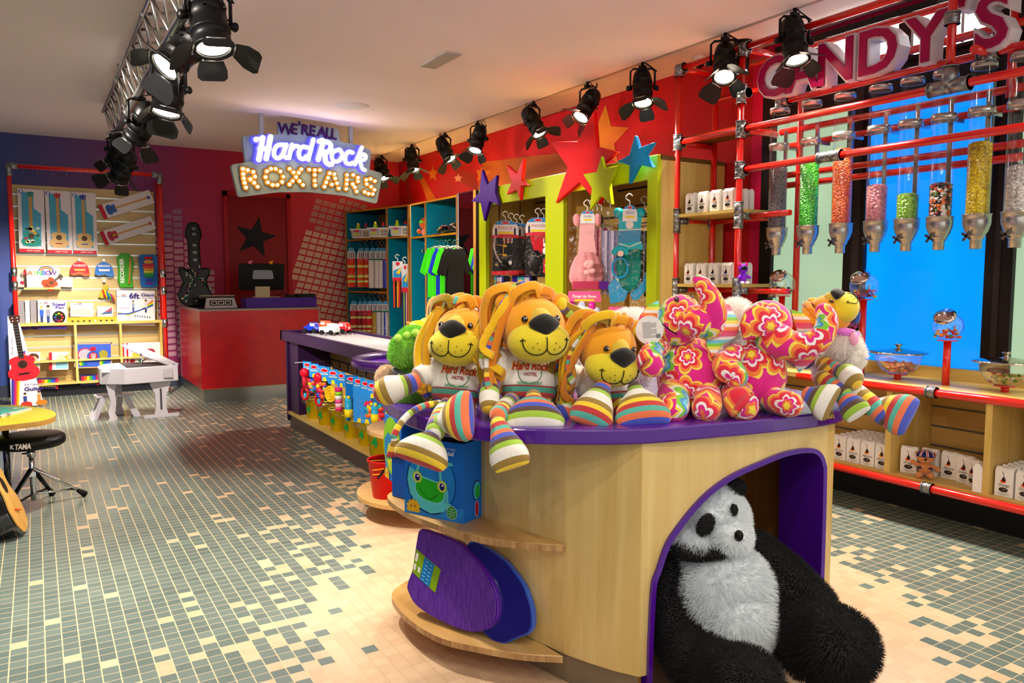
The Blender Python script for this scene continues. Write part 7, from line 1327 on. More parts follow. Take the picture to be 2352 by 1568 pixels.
def magician(t, F, W, H):
    hh = H*.30; header(t, F, W, hh, 'MAGICIAN'); b = MB(); b.prism([(-.46*W, -hh), (.48*W, -hh), (.50*W, -H*.99), (-.48*W, -H*.97)], -.02, .010, BLKC, F); b.pp(F, [(-.34*W, -hh), (.30*W, -hh), (.16*W, -H*.62), (-.14*W, -H*.60)], REDC, .0115); b.build('black_cape', t)
    b = MB(); b.ell((-.10*W, -.03, -H*.74), (.28*W, .03, H*.20), BLKC, nu=16, nv=10); b.build('hat', t); b = MB(); b.ell((.28*W, -.035, -H*.56), (.022, .012, .032), WHITE, nu=10, nv=8); b.ell((.27*W, -.035, -H*.46), (.016, .012, .018), WHITE, nu=10, nv=8)
    for s_ in (-1, 1): b.ell((.27*W+s_*.010, -.035, -H*.39), (.006, .005, .026), M('#f0d8d8', .6), nu=8, nv=6)
    b.build('toy_rabbit', t); b = MB(); G = F @ Matrix.Rotation(-.25, 4, 'Z'); b.pr(F, .20*W, -H*.93, .20*W, H*.24, M('#d81424', .4), .03); b.pr(F, .26*W, -H*.82, .06*W, H*.04, WHITE, .032); b.build('booklet', t); bagm(t, F, W, H, hh*.8)
def baller(t, F, W, H):
    PK = M('#e8949c', .5, sheen=.4); PK2 = M('#f0b0b4', .4); header(t, F, W*.42, H*.17, 'BALLERINA', kids=False, tc='#8aa0c0'); b = MB(); b.prism([(-.22*W, -.14*H), (.22*W, -.14*H), (.20*W, -.34*H), (.26*W, -.58*H), (-.26*W, -.58*H), (-.22*W, -.34*H)], -.02, .01, PK2, F)
    for sx in (-1, 1): b.ell((sx*.30*W, 0, -.12*H), (.11*W, .03, .085*H), PK, nu=14, nv=8)
    b.build('bodice', t); b = MB(); b.lathe([(.20*W, -.55*H), (.34*W, -.62*H), (.46*W, -.75*H), (.50*W, -.88*H), (.46*W, -.95*H), (.30*W, -.98*H)], PK, n=30); 
    for i in range(len(b.v)): v = b.v[i]; an = math.atan2(v.y, v.x); b.v[i] = Vector((v.x*(1+.06*sin(an*9)), v.y*.32*(1+.2*sin(an*9)), v.z))
    b.build('skirt', t); b = MB()
    for k in range(5): b.ell((-.05*W+.06*W*k*.6, -.10, -.72*H+.012*sin(k*2)), (.026, .012, .022), PK2, Matrix.Rotation(k, 3, 'Y'), 10, 8)
    b.ell((-.02*W, -.10, -.82*H), (.03, .012, .02), PK2, nu=10, nv=8); b.ell((.12*W, -.10, -.80*H), (.03, .012, .02), PK2, nu=10, nv=8); b.build('rosette', t)
    b = MB(); b.prism([(-.42*W, -.94*H)]+[(-.42*W+.84*W*k/12, -(.99+.015*(k % 2))*H) for k in range(13)]+[(.42*W, -.94*H)], -.02, -.005, M('#f0dcd8', .5), F); b.build('tulle', t); bagm(t, F, W, H, 0.04*H)
def mermaid(t, F, W, H):
    AQ = M('#18b4c4', .25); TQ_ = M('#0a84b8', .22); GR = M('#067a70', .3); header(t, F, W*.36, H*.16, 'MERMAID', kids=False, tc='#3a90b8'); b = MB()
    for sx in (-1, 1): b.ell((sx*.27*W, 0, -.07*H), (.13*W, .03, .05*H), AQ, nu=14, nv=8)
    b.prism([(-.26*W, -.10*H), (.30*W, -.10*H), (.28*W, -.24*H), (-.26*W, -.24*H)], -.02, .01, AQ, F); b.prism([(-.27*W, -.24*H), (.28*W, -.24*H), (.26*W, -.40*H), (-.27*W, -.40*H)], -.02, .012, TQ_, F); b.prism([(-.28*W, -.37*H), (.30*W, -.36*H), (.34*W, -.44*H), (.12*W, -.43*H), (0, -.46*H), (-.14*W, -.43*H), (-.28*W, -.45*H)], -.02, .018, AQ, F); b.build('top', t)
    b = MB()
    for k in range(12):
        x0 = -.25*W+.043*W*k; b.tube([(x0, -.006, -.44*H), (x0*1.1, -.012, -.6*H), (x0*.9+.02*W, -.010, -.74*H), (x0*.55+.03*W, -.006, -.86*H+abs(k-6)*.006)], .017, GR, 6)
    b.build('green_skirt', t); b = MB(); b.prism([(-.34*W, -.72*H), (-.02*W, -.86*H), (-.10*W, -.95*H), (-.44*W, -.98*H), (-.50*W, -.80*H)], -.015, .006, TQ_, F); b.prism([(.04*W, -.88*H), (.34*W, -.76*H), (.42*W, -.66*H), (.50*W, -.80*H), (.24*W, -.94*H), (.10*W, -.94*H)], -.015, .006, TQ_, F); b.pl(F, [(-.34*W, -.71*H), (-.0*W, -.86*H), (.30*W, -.73*H)], .008, M('#d0e0d0', .3), .012); b.pl(F, [(-.27*W, -.245*H), (.28*W, -.235*H)], .008, M('#d0e0d0', .3), .014); b.pl(F, [(-.27*W, -.375*H), (0, -.41*H), (.30*W, -.36*H)], .008, M('#d0e0d0', .3), .020); b.pe(F, 0, -.19*H, .028, .03, M('#e8e0d8', .3), .014); b.build('tail_fin', t)
    b = MB(); c_ = Vector((-.24*W, -.05, -.62*H)); b.tube([c_+Vector((.055*cos(x), 0, .07*sin(x))) for x in [2*pi*k/20 for k in range(20)]], .007, M('#1a90d0', .3), 8, closed=True)
    for k in range(7): an = .3+k*.42; b.ell(c_+Vector((.045*cos(an), -.002, .10+.035*sin(an))), (.018, .008, .022), AQ, nu=10, nv=6)
    b.ell(c_+Vector((.0, -.015, .10)), (.024, .008, .022), M('#f0d8d0', .4), nu=12, nv=8); b.build('shell_headband', t); bagm(t, F, W, H, 0.03*H)
def filler(cols, txt=None):
    def f(t, F, W, H):
        if txt: header(t, F, W, H*.3, txt)
        rg = random.Random(len(cols)+int(H*1000)); b = MB()
        for k in range(7): x0 = -.45*W+.13*W*k; b.prism([(x0, -H*.25), (x0+.14*W, -H*.25), (x0+.13*W, -H*(.9+.08*rg.random())), (x0-.01*W, -H*(.9+.08*rg.random()))], -.015, .004+.006*rg.random(), M(cols[k % len(cols)], .4), F)
        b.build('garment', t); bagm(t, F, W, H, 0)
    return f
CD = 6.95
for k in (3, 2, 1): costume('pirate costume pack hanging %s behind the front pirate one' % ['', 'directly', 'second', 'last'][k], 1161+k*13, 508+k*2, 626+k*2, 56, CD+.09*k, None, pirate, 'pirate and magician costume packs')
costume('front pirate costume pack with a grey foam sword in the left lime cabinet', 1161, 506, 630, 60, CD, None, pirate, 'pirate and magician costume packs')
for k in (2, 1): costume('magician costume pack hanging %s behind the front one' % ['', 'directly', 'second'][k], 1237+k*12, 500, 632, 54, 6.75+.1*k, None, magician, 'pirate and magician costume packs')
costume('front magician costume pack with a toy rabbit in the left lime cabinet', 1236, 500, 636, 58, 6.68, None, magician, 'pirate and magician costume packs')
D2 = 5.85
for k, (cx, cols, lb) in enumerate([(1382, ['#7a1238', '#c02060', '#e8b0c0', '#401028'], 'dark pink costume pack right behind the pink ballerina one'), (1372, ['#a01848', '#e090a8', '#5a1a5a'], 'crimson costume pack between the ballerina and the mermaid'), (1362, ['#e0a0b0', '#c0304c'], 'pale pink costume pack just behind the ballerina')]): costume(lb, cx, 482, 648-k*2, 44, D2+.30-.09*k, None, filler(cols))
costume('pink ballerina costume with puffed skirt in the right lime cabinet', 1349, 484, 656, 80, D2, None, baller)
for k, (cx, cols, lb) in enumerate([(1480, ['#0a0a14', '#2080c0', '#181828', '#b0b8c8'], 'dark glittering costume pack at the right edge of the lime cabinet'), (1402, ['#9a90b0', '#c8c0d8', '#706890'], 'lilac costume pack left behind the mermaid')]): costume(lb, cx, 476, 690, 40, 5.75+.12*k, None, filler(cols))
costume('turquoise and green mermaid costume with a shell headband in the right lime cabinet', 1446, 472, 702, 94, 5.45, None, mermaid)
def slip(label, px_, py_, d, wp, hp, n=1):
    p = ad(px_, py_, d); k = d/1770; W = wp*k; H = hp*k; t = thing('slipper_pack', label, 'toy pack', p, -YAW); F = frame((0, 0, 0), (1, 0, 0), (0, 0, 1)); b = MB(); b.prism([(-W/2, -H*.4), (W/2, -H*.4), (W*.46, 0), (-W*.46, 0)], 0, .01, M('#e85a98', .35), F); b.text(F, 'Dress Up Shoes', 0, -H*.2, .03, WHITE, .012, bold=.03, width=W*.7); b.pp(F, [(-.3*W, -H*.38), (.3*W, -H*.38), (.28*W, -H*.30), (-.28*W, -H*.30)], M('#f0d020', .4), .012); b.build('card', t)
    for j in range(6): b = MB(); x_ = -.38*W+.15*W*j; b.ell((x_, -.02, -H*(.56+.22*(j % 2))), (.028, .02, .038), M(['#b01888', '#8a1470', '#b8bce0', '#c8c8e8', '#e020a0', '#d0d0f0'][j], .2), nu=12, nv=8); b.build('toy_shoe', t)
    b = MB(); b.cyl((0, .0, -.02), (.22, .30, -.02), .004, STEEL, n=6); b.build('peg', t)
    b = MB(); b.prism([(-W/2, -H), (W/2, -H), (W/2, -H*.4), (-W/2, -H*.4)], -.03, -.028, CEL, F); b.build('clear_bag', t)
slip('pink dress-up shoe pack below the ballerina costume', 1342, 668, 5.7, 78, 62); slip('second pink dress-up shoe pack, half hidden behind the elephant', 1440, 704, 5.6, 90, 60)
a = MB(); p = ad(1345, 655, 5.9); a.box(p, (.20, .10, .06), M('#c0385c', .5), Matrix.Rotation(-YAW, 3, 'Z')); a.box(p+_r*.13, (.08, .10, .06), M('#5a1a8c', .5), Matrix.Rotation(-YAW, 3, 'Z')); tag(a.build('folded_dress'), 'rose and violet folded costume under the ballerina skirt', 'costume')
# game boxes and treasure chests on the left cabinet shelf
rg = random.Random(9)
for i, (px_, zz) in enumerate([(1145, 0), (1180, 0), (1145, 1), (1180, 1), (1142, 2), (1205, 2)]):
    p = ax(px_, 680, 3.86); t = thing('craft_box', ['lowest stacked craft box at the left of the cabinet shelf', 'lowest stacked craft box beside the pirate chest', 'middle purple craft box at the left of the cabinet shelf', 'middle purple craft box beside the pirate chest', 'top blue craft box of the left stack', 'top blue craft box of the right stack'][i], 'craft box', (3.86, p.y, .86+.115*zz+.12)); t.rotation_euler = (0, 0, -1.05)
    a = MB(); a.box((0, 0, .055), (.20, .12, .11), M('#3a1a8c' if zz < 2 else '#2a2a7c', .4)); a.build('carton', t); F = frame((0, -.0605, .055), (1, 0, 0), (0, 0, 1)); b = MB(); b.pr(F, -.09, -.045, .04, .09, M('#3a1a9c', .4)); b.pr(F, -.045, -.045, .07, .09, M('#4ab8d0', .4)); b.pe(F, -.01, 0, .028, .022, M('#e8c020', .4), .002); b.pr(F, .03, -.045, .05, .045, M('#e88030', .4)); b.pr(F, .03, 0, .05, .04, M('#c8c8d8', .4)); b.build('front_print', t)
p = ax(1150, 715, 3.82); t = thing('craft_box', 'purple birthday party craft box in front below the stacked craft boxes', 'craft box', (3.80, 6.12, .86)); t.rotation_euler = (0, 0, -1.05); a = MB(); a.box((0, 0, .075), (.24, .08, .15), M('#3a189c', .4)); a.build('carton', t); F = frame((0, -.0405, .075), (1, 0, 0), (0, 0, 1)); b = MB()
for k, ch in enumerate('HAPPY'): b.text(F, ch, -.06+.03*k, .035, .04, M(RB[k], .4), .002, bold=.04)
b.pe(F, 0, -.02, .05, .035, M('#4aa8d8', .4)); b.build('front_print', t)
def chest(px_, label, c1, c2, txt):
    p = ax(px_, 690, 3.90); t = thing('play_chest', label, 'toy chest', (3.92, p.y, .86)); t.rotation_euler = (0, 0, -1.1); a = MB(); a.bb(-.13, .13, -.08, .08, 0, .13, M(c1, .4)); a.lathe([(.001, -.13), (.085, -.13), (.085, .13), (.001, .13)], M(c2, .4), (0, 0, .13), 20, Matrix.Rotation(pi/2, 3, 'Y')); a.build('chest', t, bevel=.004)
    F = frame((0, -.082, .08), (1, 0, 0), (0, 0, 1)); b = MB(); b.pr(F, -.09, -.04, .18, .05, M('#d8c060' if txt else '#e05030', .4), .006); 
    if txt: b.text(F, txt, 0, -.015, .04, M('#3a3018', .5), .008, width=.08)
    else: b.pe(F, 0, -.01, .025, .03, M('#c8d0d0', .4), .008); b.pr(F, -.02, -.05, .04, .012, WHITE, .009)
    b.build('front_label', t)
chest(1202, 'black pirate play chest with a skull label on the cabinet shelf', '#1a1818', '#3a2a28', None); chest(1245, 'dark magic play chest with a yellow name band on the cabinet shelf', '#20201c', '#1c3a34', 'Magic')
# ------------------------------------------------ locker contents
def basket(px_, py_, label, d):
    p = ad(px_, py_, d); t = thing('toy_basket', label, 'toy basket', p, -YAW, 'cleaning toy baskets on the locker shelf'); a = MB(); a.prism([(-.11, 0), (.11, 0), (.13, .10), (-.13, .10)], -.07, .07, M('#d8cec4', .5), frame((0, 0, 0), (1, 0, 0), (0, 0, 1))); a.bb(-.14, .14, -.08, .08, .10, .115, M('#e4dcd4', .5)); a.build('basket', t); F = frame((0, -.071, 0), (1, 0, 0), (0, 0, 1)); b = MB(); b.prism([(-.12, .015), (.01, .015), (.01, .10), (-.12, .10)], 0, .004, M('#a8a8c8', .4), F); b.pe(F, -.055, .085, .035, .012, M('#d01c38', .4), .006); b.pr(F, -.10, .03, .08, .035, M('#c0c850', .4), .006)
    b.build('label_card', t); b = MB(); 
    for k in range(5): b.pr(F, .03+.018*k, .055, .008, .03, M('#3a342c', .6), .002); b.pr(F, .03+.018*k, .018, .008, .03, M('#3a342c', .6), .002)
    b.build('slots', t); b = MB(); b.cyl((-.05, 0, .08), (-.05, 0, .15), .03, M('#8ac820', .4), r1=.025); b.cyl((-.05, 0, .15), (-.05, 0, .19), .022, M('#d8d820', .4), r1=.012); b.build('spray_bottle', t); b = MB(); b.cyl((.05, 0, .08), (.05, 0, .14), .024, M('#1a6ab0', .4)); b.cyl((.05, 0, .14), (.05, 0, .19), .022, M('#d82838', .4), r1=.008); b.build('squeeze_bottle', t)
basket(832, 547, 'white toy cleaning basket at the left of the locker shelf', 9.75); basket(872, 545, 'white toy cleaning basket beside the first in the left locker bay', 9.5); basket(922, 542, 'white toy cleaning basket alone in the second locker bay', 9.3)
t = thing('plush_doll', 'orange plush with green eye mask on the narrow locker shelf', 'plush toy', Vector((3.90, 8.22, 1.78)), -.9); OG = M('#e8602a', .8, fuzz=1); a = MB(); a.ell((0, 0, .15), (.085, .07, .075), OG, nu=18, nv=12); a.build('head', t); a = MB(); a.ell((0, 0, .05), (.06, .05, .055), M('#e89080', .8), nu=14, nv=8); a.build('body', t)
for s_ in (-1, 1): a = MB(); a.ell((s_*.032, -.062, .165), (.03, .015, .02), M('#60d830', .5), nu=12, nv=8); a.build('goggle', t); a = MB(); a.ell((s_*.08, -.02, .06), (.03, .03, .03), OG, nu=10, nv=8); a.build('hand', t)
def capo(loc, rz, label):
    t = thing('cap', label, 'cap', loc, rz, 'printed caps on the locker shelf'); a = MB(); a.ell((0, 0, 0), (.085, .095, .10), BLK, nu=20, nv=14, fn=lambda v: Vector((v.x, v.y, max(v.z, 0)))); rgc = random.Random(int(loc[1]*100))
    for k in range(30):
        an, th = rgc.random()*6.28, rgc.uniform(.2, 1.4); c_ = Vector((.086*sin(th)*cos(an), .096*sin(th)*sin(an), .101*cos(th))); a.ell(c_, (.012, .012, .009), M(rgc.choice(['#d8d0c0', '#c88030', '#d04060', '#80a030', '#e0b0a0']), .6), nu=7, nv=5)
    a.build('crown', t); a = MB(); a.ell((0, -.11, .004), (.08, .08, .008), BLK, nu=18, nv=6); a.build('brim', t)
capo((3.92, 7.78, 1.78), -.9, 'black cap with coloured print at the left of the locker shelf'); capo((3.92, 7.52, 1.795), -.9, 'black cap with coloured print near the mirror'); capo((3.95, 7.36, 1.79), -.9, 'black printed cap closest to the mirror')
uniforms = [('fire', ['#e02a14', '#d8d820', '#e02a14', '#e8e040']), ('fire', ['#e04010', '#e0e028', '#d82010', '#d8d8d0']), ('fire', ['#c82818', '#e8d020', '#282020', '#e0e0d8']), ('coat', ['#d8ccd0', '#e0d8d8', '#c8bcc4', '#d8d0d4']), ('coat', ['#d4c8cc', '#e4dcdc', '#ccc0c6', '#dcd4d6']), ('coat', ['#dcd0d4', '#e0d8dc', '#c8bec4', '#e4dce0']), ('blue', ['#3a3ab8', '#6a70d8', '#2a2a98', '#8a90e0'])]
def mini_c(label, px_, top, bot, wpx, d, kind, cols, turn=0.5):
    def f(t, F, W, H):
        hh = H*.30; b = MB(); P = [(-.42*W, -hh), (-.42*W, -hh*.5), (-.2*W, -hh*.05), (.2*W, -hh*.05), (.42*W, -hh*.5), (.42*W, -hh)]; b.prism(P, .012, .015, M('#c8c8d4', .35), F); b.pp(F, [(-.34*W, -hh*.3), (-.2*W, -hh*.06), (.2*W, -hh*.06), (.34*W, -hh*.3)], M('#4a98d0', .4), .017)
        for s_ in (-1, 0, 1): b.pr(F, s_*.2*W-.04*W, -hh*.85, .08*W, hh*.45, M('#8a3840' if s_ else '#5a4a58', .5), .017)
        b.pr(F, -.42*W, -hh*1.02, .84*W, hh*.12, M('#d81c2c' if kind != 'coat' else '#10704c', .4), .018); b.build('header_card', t); b = MB()
        if kind == 'fire':
            b.prism([(-.36*W, -hh), (.36*W, -hh), (.40*W, -H*.95), (-.38*W, -H*.95)], -.02, .01, M(cols[0], .4), F)
            for y in (.48, .72, .84): b.pr(F, -.40*W, -H*y, .80*W, H*.06, M(cols[1], .4), .012); b.pr(F, -.40*W, -H*y+H*.02, .80*W, H*.02, M('#d8e0d8', .3), .013)
        else:
            for k in range(4): x0 = -.40*W+.2*W*k; b.prism([(x0, -hh), (x0+.21*W, -hh), (x0+.2*W, -H*.97), (x0-.01*W, -H*.97)], -.02, .004+.008*(k % 2), M(cols[k % 4], .5), F)
        b.build('uniform', t); bagm(t, F, W, H, hh*.6)
    return costume(label, px_, top, bot, wpx, d, None, f, None, turn, hookcol=M('#585c68', .4))
ul = ['red and yellow fire uniform, first in the upper locker row', 'red and yellow fire uniform, second in the upper locker row', 'red fire uniform edge, third in the upper locker row', 'white doctor coat, fourth in the upper locker row', 'white doctor coat, fifth in the upper locker row', 'white doctor coat, sixth in the upper locker row', 'shiny blue uniform at the right end of the upper locker row']
for k in (6, 5, 4, 3, 2, 1, 0): kd, cs = uniforms[k]; mini_c(ul[k], [806, 829, 842, 856, 868, 877, 886][k], 568, 664, [24, 25, 18, 24, 20, 18, 16][k], 9.75-.03*k, kd, cs)
ll = ['dark red fire uniform, first in the lower locker row', 'dark red fire uniform, second in the lower locker row', 'red fire uniform with a bright band, third in the lower locker row', 'red fire uniform, fourth in the lower locker row', 'yellow and brown uniform, fifth in the lower locker row', 'white veil costume, sixth in the lower locker row', 'white and blue costume at the right end of the lower locker row']
lc = [('fire', ['#b80c28', '#c8c820']), ('fire', ['#901020', '#b8b820']), ('fire', ['#b01030', '#c8c020']), ('fire', ['#c80c24', '#c8d028']), ('coat', ['#a87828', '#c8a838', '#701a18', '#d8c060']), ('coat', ['#c0bcc8', '#d8d4dc', '#a8a4b4', '#d0ccd8']), ('coat', ['#c8c8d4', '#3040b0', '#d8d8e4', '#b0b0c0'])]
for k in (6, 5, 4, 3, 2, 1, 0): kd, cs = lc[k]; mini_c(ll[k], [812, 827, 838, 851, 862, 872, 884][k], 690, 776, [22, 16, 18, 24, 20, 20, 18][k], 9.7-.03*k, kd, (cs*2)[:4])
for k, (px_, top, bot, cs, lb) in enumerate([(913, 600, 706, ['#e8402a', '#181010', '#e8a020', '#d81c2c', '#3a1810'], 'kite pack with black and orange tails in the second locker bay'), (930, 606, 760, ['#3a1478', '#80c820', '#4a1a90', '#d8c8b0', '#b01028'], 'purple kite pack at the right of the second locker bay')]):
    def f(t, F, W, H, cs=cs): b = MB(); b.prism([(-.5*W, -H*.42), (.5*W, -H*.42), (.5*W, 0), (-.5*W, 0)], 0, .012, M('#d8d4dc', .4), F); b.pe(F, 0, -H*.05, .2*W, .02, M('#d01c30', .4), .014); b.pp(F, [(-.45*W, -H*.36), (.45*W, -H*.34), (.2*W, -H*.14), (-.4*W, -H*.2)], M('#2a90d8', .4), .014); b.pp(F, [(-.2*W, -H*.25), (.2*W, -H*.28), (.3*W, -H*.12)], M('#e8c020', .4), .016); b.pr(F, -.5*W, -H*.42, W, H*.07, M('#d81c38', .4), .015); b.build('card', t); b = MB(); [b.prism([(-.45*W+.18*W*j, -H*.42), (-.28*W+.18*W*j, -H*.42), (-.30*W+.16*W*j, -H), (-.42*W+.16*W*j, -H)], -.01, .005, M(cs[j], .5), F) for j in range(5)]; b.build('kite_tail', t)
    costume(lb, px_, top, bot, [24, 16][k], 9.2, None, f, None, .3, name='kite_pack')
for k, (py_, c_, lb) in enumerate([(575, ['#181818', '#e8d8c0', '#c8d040', '#d040a0'], 'small hanging plush purse with black and yellow patches'), (612, ['#5a3aa8', '#e08030', '#d0c0d8', '#8a2a90'], 'small pack of coloured trinkets in the narrow locker'), (645, ['#101418', '#203038'], 'tiny dark pack in the narrow locker'), (658, ['#a02838', '#803040'], 'tiny red pack in the narrow locker'), (696, ['#7a6a50', '#3a3028'], 'tiny brown pack in the narrow locker')]):
    p = ax(965, py_, 3.93); t = thing('trinket_pack', lb, 'toy pack', p, -.9); a = MB(); rg = random.Random(k)
    for j in range(8): a.box((rg.uniform(-.04, .04), rg.uniform(-.01, .01), rg.uniform(-.05, .05)), (.03, .012, .035), M(c_[j % len(c_)], .5))
    a.build('pack', t); a = MB(); a.cyl((0, 0, .07), (.10, .03, .075), .003, STEEL, n=6); a.build('peg', t)
LG_ = M('#3ad80c', .7); BL_ = M('#0a28b8', .7); BK_ = M('#14120f', .8)
SH = [(0, 0), (.045, -.004), (.075, .012), (.10, -.05), (.15, -.17), (.10, -.21), (.075, -.16), (.078, -.40), (-.078, -.40), (-.075, -.16), (-.10, -.22), (-.155, -.19), (-.11, -.05), (-.075, .010), (-.045, -.004)]
for k, (px_, c_, lb) in enumerate([(1000, LG_, 'bright green tee shirt, first on the locker rail'), (1010, LG_, 'bright green tee shirt, second on the locker rail'), (1019, BL_, 'royal blue tee shirt between the green ones'), (1028, LG_, 'bright green tee shirt beside the black ones'), (1040, BK_, 'black tee shirt next to the last green one'), (1047, BK_, 'black tee shirt closest to the mirror')][::-1]):
    t = thing('tee_shirt', lb, 'shirt', ad(px_, 571+(k % 2), 7.75+.05*k), .15-YAW, 'tee shirts on the locker rail'); F = frame((0, 0, 0), (1, 0, 0), (0, 0, 1)); a = MB(); a.prism([(x*1.05, y*1.25) for x, y in SH], -.012, .012, c_, F); a.build('shirt', t, bevel=.006, seg=2); a = MB(); a.tube(cat([(-.06, 0, .0), (0, 0, .03), (0, 0, .07), (.02, 0, .09), (.035, 0, .075)], 3), .004, M('#2a5048', .3), 6); a.tube([(-.07, 0, .0), (0, 0, .03), (.07, 0, .0)], .006, M('#b8a890', .4), 6); a.build('hanger', t)
a = MB(); a.cyl((4.05, 7.26, 1.70), (4.05, 8.0, 1.70), .010, STEEL); tag(a.build('hanging_rail'), 'steel rail above the green tee shirts in the right locker bay', 'rail')
# ridged yellow toy behind green dinosaur
t = thing('squeaky_toy', 'smooth yellow animal toy with orange knobs behind the green plush', 'toy', ad(962, 752, 2.95)); YY = M('#e8d40c', .3, coat=.4); a = MB(); a.ell((0, 0, 0), (.05, .035, .028), YY, nu=18, nv=12); a.ell((.03, 0, .012), (.028, .028, .025), YY, nu=14, nv=10); a.ell((0, .0, -.13), (.05, .04, .13), YY, nu=18, nv=12); a.build('body', t)
for x_, z_ in ((.035, .045), (.055, .035), (-.045, .018)): a = MB(); a.cyl((x_*.8, 0, z_*.6), (x_, 0, z_), .004, YY, n=6); a.ell((x_, 0, z_), (.007,)*3, M('#f08a20', .4), nu=8, nv=6); a.build('knob', t)
# ================================================================== LEFT FOREGROUND
t = thing('kids_table', 'low lime yellow table top with plywood edge at the left edge', 'table', (-.25, 5.05, 0)); TZ_ = .535
def tp(x, y): p = az(x, y, TZ_); return (p.x+.25, p.y-5.05)
pts = [tp(x, y) for x, y in [(-60, 932), (0, 930), (45, 930), (90, 936), (118, 942), (128, 950), (122, 958), (95, 966), (50, 972), (0, 978), (-60, 985)]]; P = [(v.x, v.y) for v in cat([(x, y, 0) for x, y in pts], 4)]
a = MB(); a.prism([(-.5, P[0][1])]+P+[(-.5, P[-1][1])], TZ_-.028, TZ_, M('#c8c40c', .3), side=wood('table_edge', '#a0702c', '#c89850', 'X')); a.build('table_top', t)
q0 = ay(13, 1000, 5.15).x+.25
a = MB(); a.cyl((q0, .08, 0), (q0, .08, TZ_-.028), .017, M('#5a5a60', .12, 1)); a.build('leg', t)
t = thing('game_board', 'white-edged picture game board lying on the yellow table', 'board game', (0, 0, TZ_)); bp = [az(x, y, TZ_+.012) for x, y in [(-40, 938), (74, 943), (74, 945), (0, 960), (-40, 966)]]
bb4 = [az(-60, 935, TZ_), az(74, 941, TZ_), az(4, 959, TZ_), az(-110, 955, TZ_)]; a = MB(); a.prism([(p.x, p.y) for p in bb4], .0005, .012, M('#d8d0c8', .5)); c = sum(bb4, Vector())/4
a.prism([(c.x+(p.x-c.x)*.90, c.y+(p.y-c.y)*.90) for p in bb4], .0115, .0128, M('#4ab0a0', .5)); rg = random.Random(4); u_ = bb4[1]-bb4[0]; v_ = bb4[3]-bb4[0]
for k in range(26): f1, f2 = rg.uniform(.1, .9), rg.uniform(.12, .88); p = bb4[0]+u_*f1+v_*f2; a.prism([(p.x-.012, p.y-.012), (p.x+.014, p.y-.006), (p.x+.006, p.y+.014)], .0128, .0132+.0001*(k % 5), M(['#c82838', '#2a3a8c', '#e8c030', '#e8e4dc', '#d86a30'][k % 5], .5))
a.build('board', t)
# drum stool
sc = ay(78, 1160, 5.05); sx = sc.x; t = thing('drum_stool', 'black round drum stool with chrome tripod legs at the left', 'stool', (sx, 5.05, 0)); sz = .36
sp_ = ay(70, 1030, 5.05); a = MB(); cx_ = ay(70, 1030, 5.05).x-sx; a.lathe([(.001, sz-.0), (.155, sz), (.172, sz+.012), (.176, sz+.03), (.172, sz+.052), (.155, sz+.064), (.10, sz+.068), (.001, sz+.069)], M('#0b0b0c', .38), (cx_, 0, 0), 48); a.build('seat', t)
b = MB(); F = frame((cx_, 0, sz+.03), _r, (0, 0, 1)); G = frame((cx_, 0, sz+.03), (1, 0, 0), (0, 0, 1))
def cylmap(v):
    l = v-Vector((cx_, 0, sz+.03)); x_ = l.dot(_r)+.052; an = x_/.178; base = -Vector((sin(YAW), cos(YAW), 0)); dr = base*cos(an)+_r*sin(an); return Vector((cx_, 0, sz+.03+l.z))+dr*.1775
o_ = len(b.v); b.text(F, 'TAMA', .012, 0, .040, WHITE, 0, bold=.04, shear=.2, width=.075); b.text(F, 'K', -.040, 0, .030, WHITE, 0, bold=.05)
for i in range(o_, len(b.v)): b.v[i] = cylmap(b.v[i])
b.build('white_lettering', t)
a = MB(); a.cyl((0, 0, .05), (0, 0, sz), .014, CHROME); a.cyl((0, 0, sz-.06), (0, 0, sz-.02), .021, CHROME); a.box((0, 0, .20), (.035, .035, .025), CHROME); a.box((-.03, 0, sz-.04), (.03, .008, .008), BLK); a.build('centre_post', t)
hub = Vector((0, 0, .235)); low = Vector((0, 0, .085))
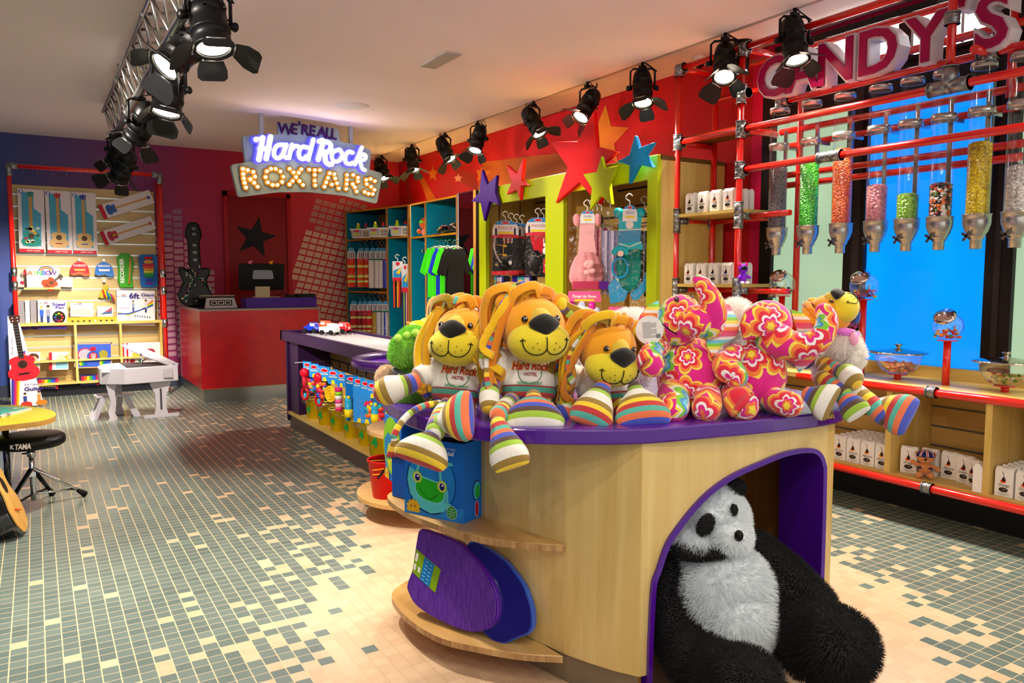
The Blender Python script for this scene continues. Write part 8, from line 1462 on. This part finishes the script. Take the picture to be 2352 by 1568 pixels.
for k, (fx, fy) in enumerate([(196, 1140), (120, 1138), (40, 1190)]):
    p = az(fx, fy, 0.0); f_ = Vector((p.x-sx, p.y-5.05, .018)); 
    if k == 2: f_ = Vector((-.16, -.20, .018))
    a = MB(); mt = CHROME if k == 0 else M('#18181a', .3, .6); d = (f_-hub); pr_ = Vector((-d.y, d.x, 0)).normalized()*.008; a.tube([hub+pr_, f_+pr_*.5], .0075, mt, 6); a.tube([hub-pr_, f_-pr_*.5], .0075, mt, 6); m_ = hub.lerp(f_, .80); a.tube([low, m_], .007, mt, 6); a.build('leg', t)
    a = MB(); a.tube([f_-d.normalized()*.05, f_+Vector((0, 0, -.004))], [.012, .020], M('#0c0c0c', .7), 8); a.build('rubber_foot', t)
# black guitar leaning at the left edge
t = thing('acoustic_guitar', 'black glossy acoustic guitar with maple face leaning at the lower left edge', 'guitar', (-.22, 4.58, 0)); Q = Matrix.Rotation(.10, 3, 'X')
OUT = [(x*.40, y*.46) for x, y in BODY]
u = Vector((.06, 1.0, .0)).normalized(); F = frame((.045, .05, .22), u, Vector((-.36, .05, .93))); 
a = MB(); a.prism([(p[0], p[1]) for p in rnd(OUT, 2, .02)], -.105, 0, M('#08080a', .1, coat=1), F); a.build('body', t, bevel=.012, seg=3); a = MB(); a.prism([(p[0]*.985, p[1]*.985) for p in rnd(OUT, 2, .02)], .0, .006, wood('guitar_top', '#b88430', '#d8a858', 'Z'), F); a.pe(F, 0, .03, .045, .045, M('#1c120c', .6), .0075); a.build('maple_face', t)
a = MB(); a.prism([(-.024, .15), (.024, .15), (.020, .55), (-.020, .55)], .006, .028, M('#2a1a10', .4), F); a.prism([(-.03, .55), (.03, .55), (.035, .68), (-.035, .68)], .0, .018, M('#1a1210', .4), F); a.build('neck', t)
for k in range(3): a = MB(); a.ell(F @ Vector((.0-.05+.03*k, -.10-.01*k, .010)), (.012, .012, .004), M(['#c83020', '#e87020', '#a02818'][k], .5), nu=8, nv=5); a.build('painted_motif', t)
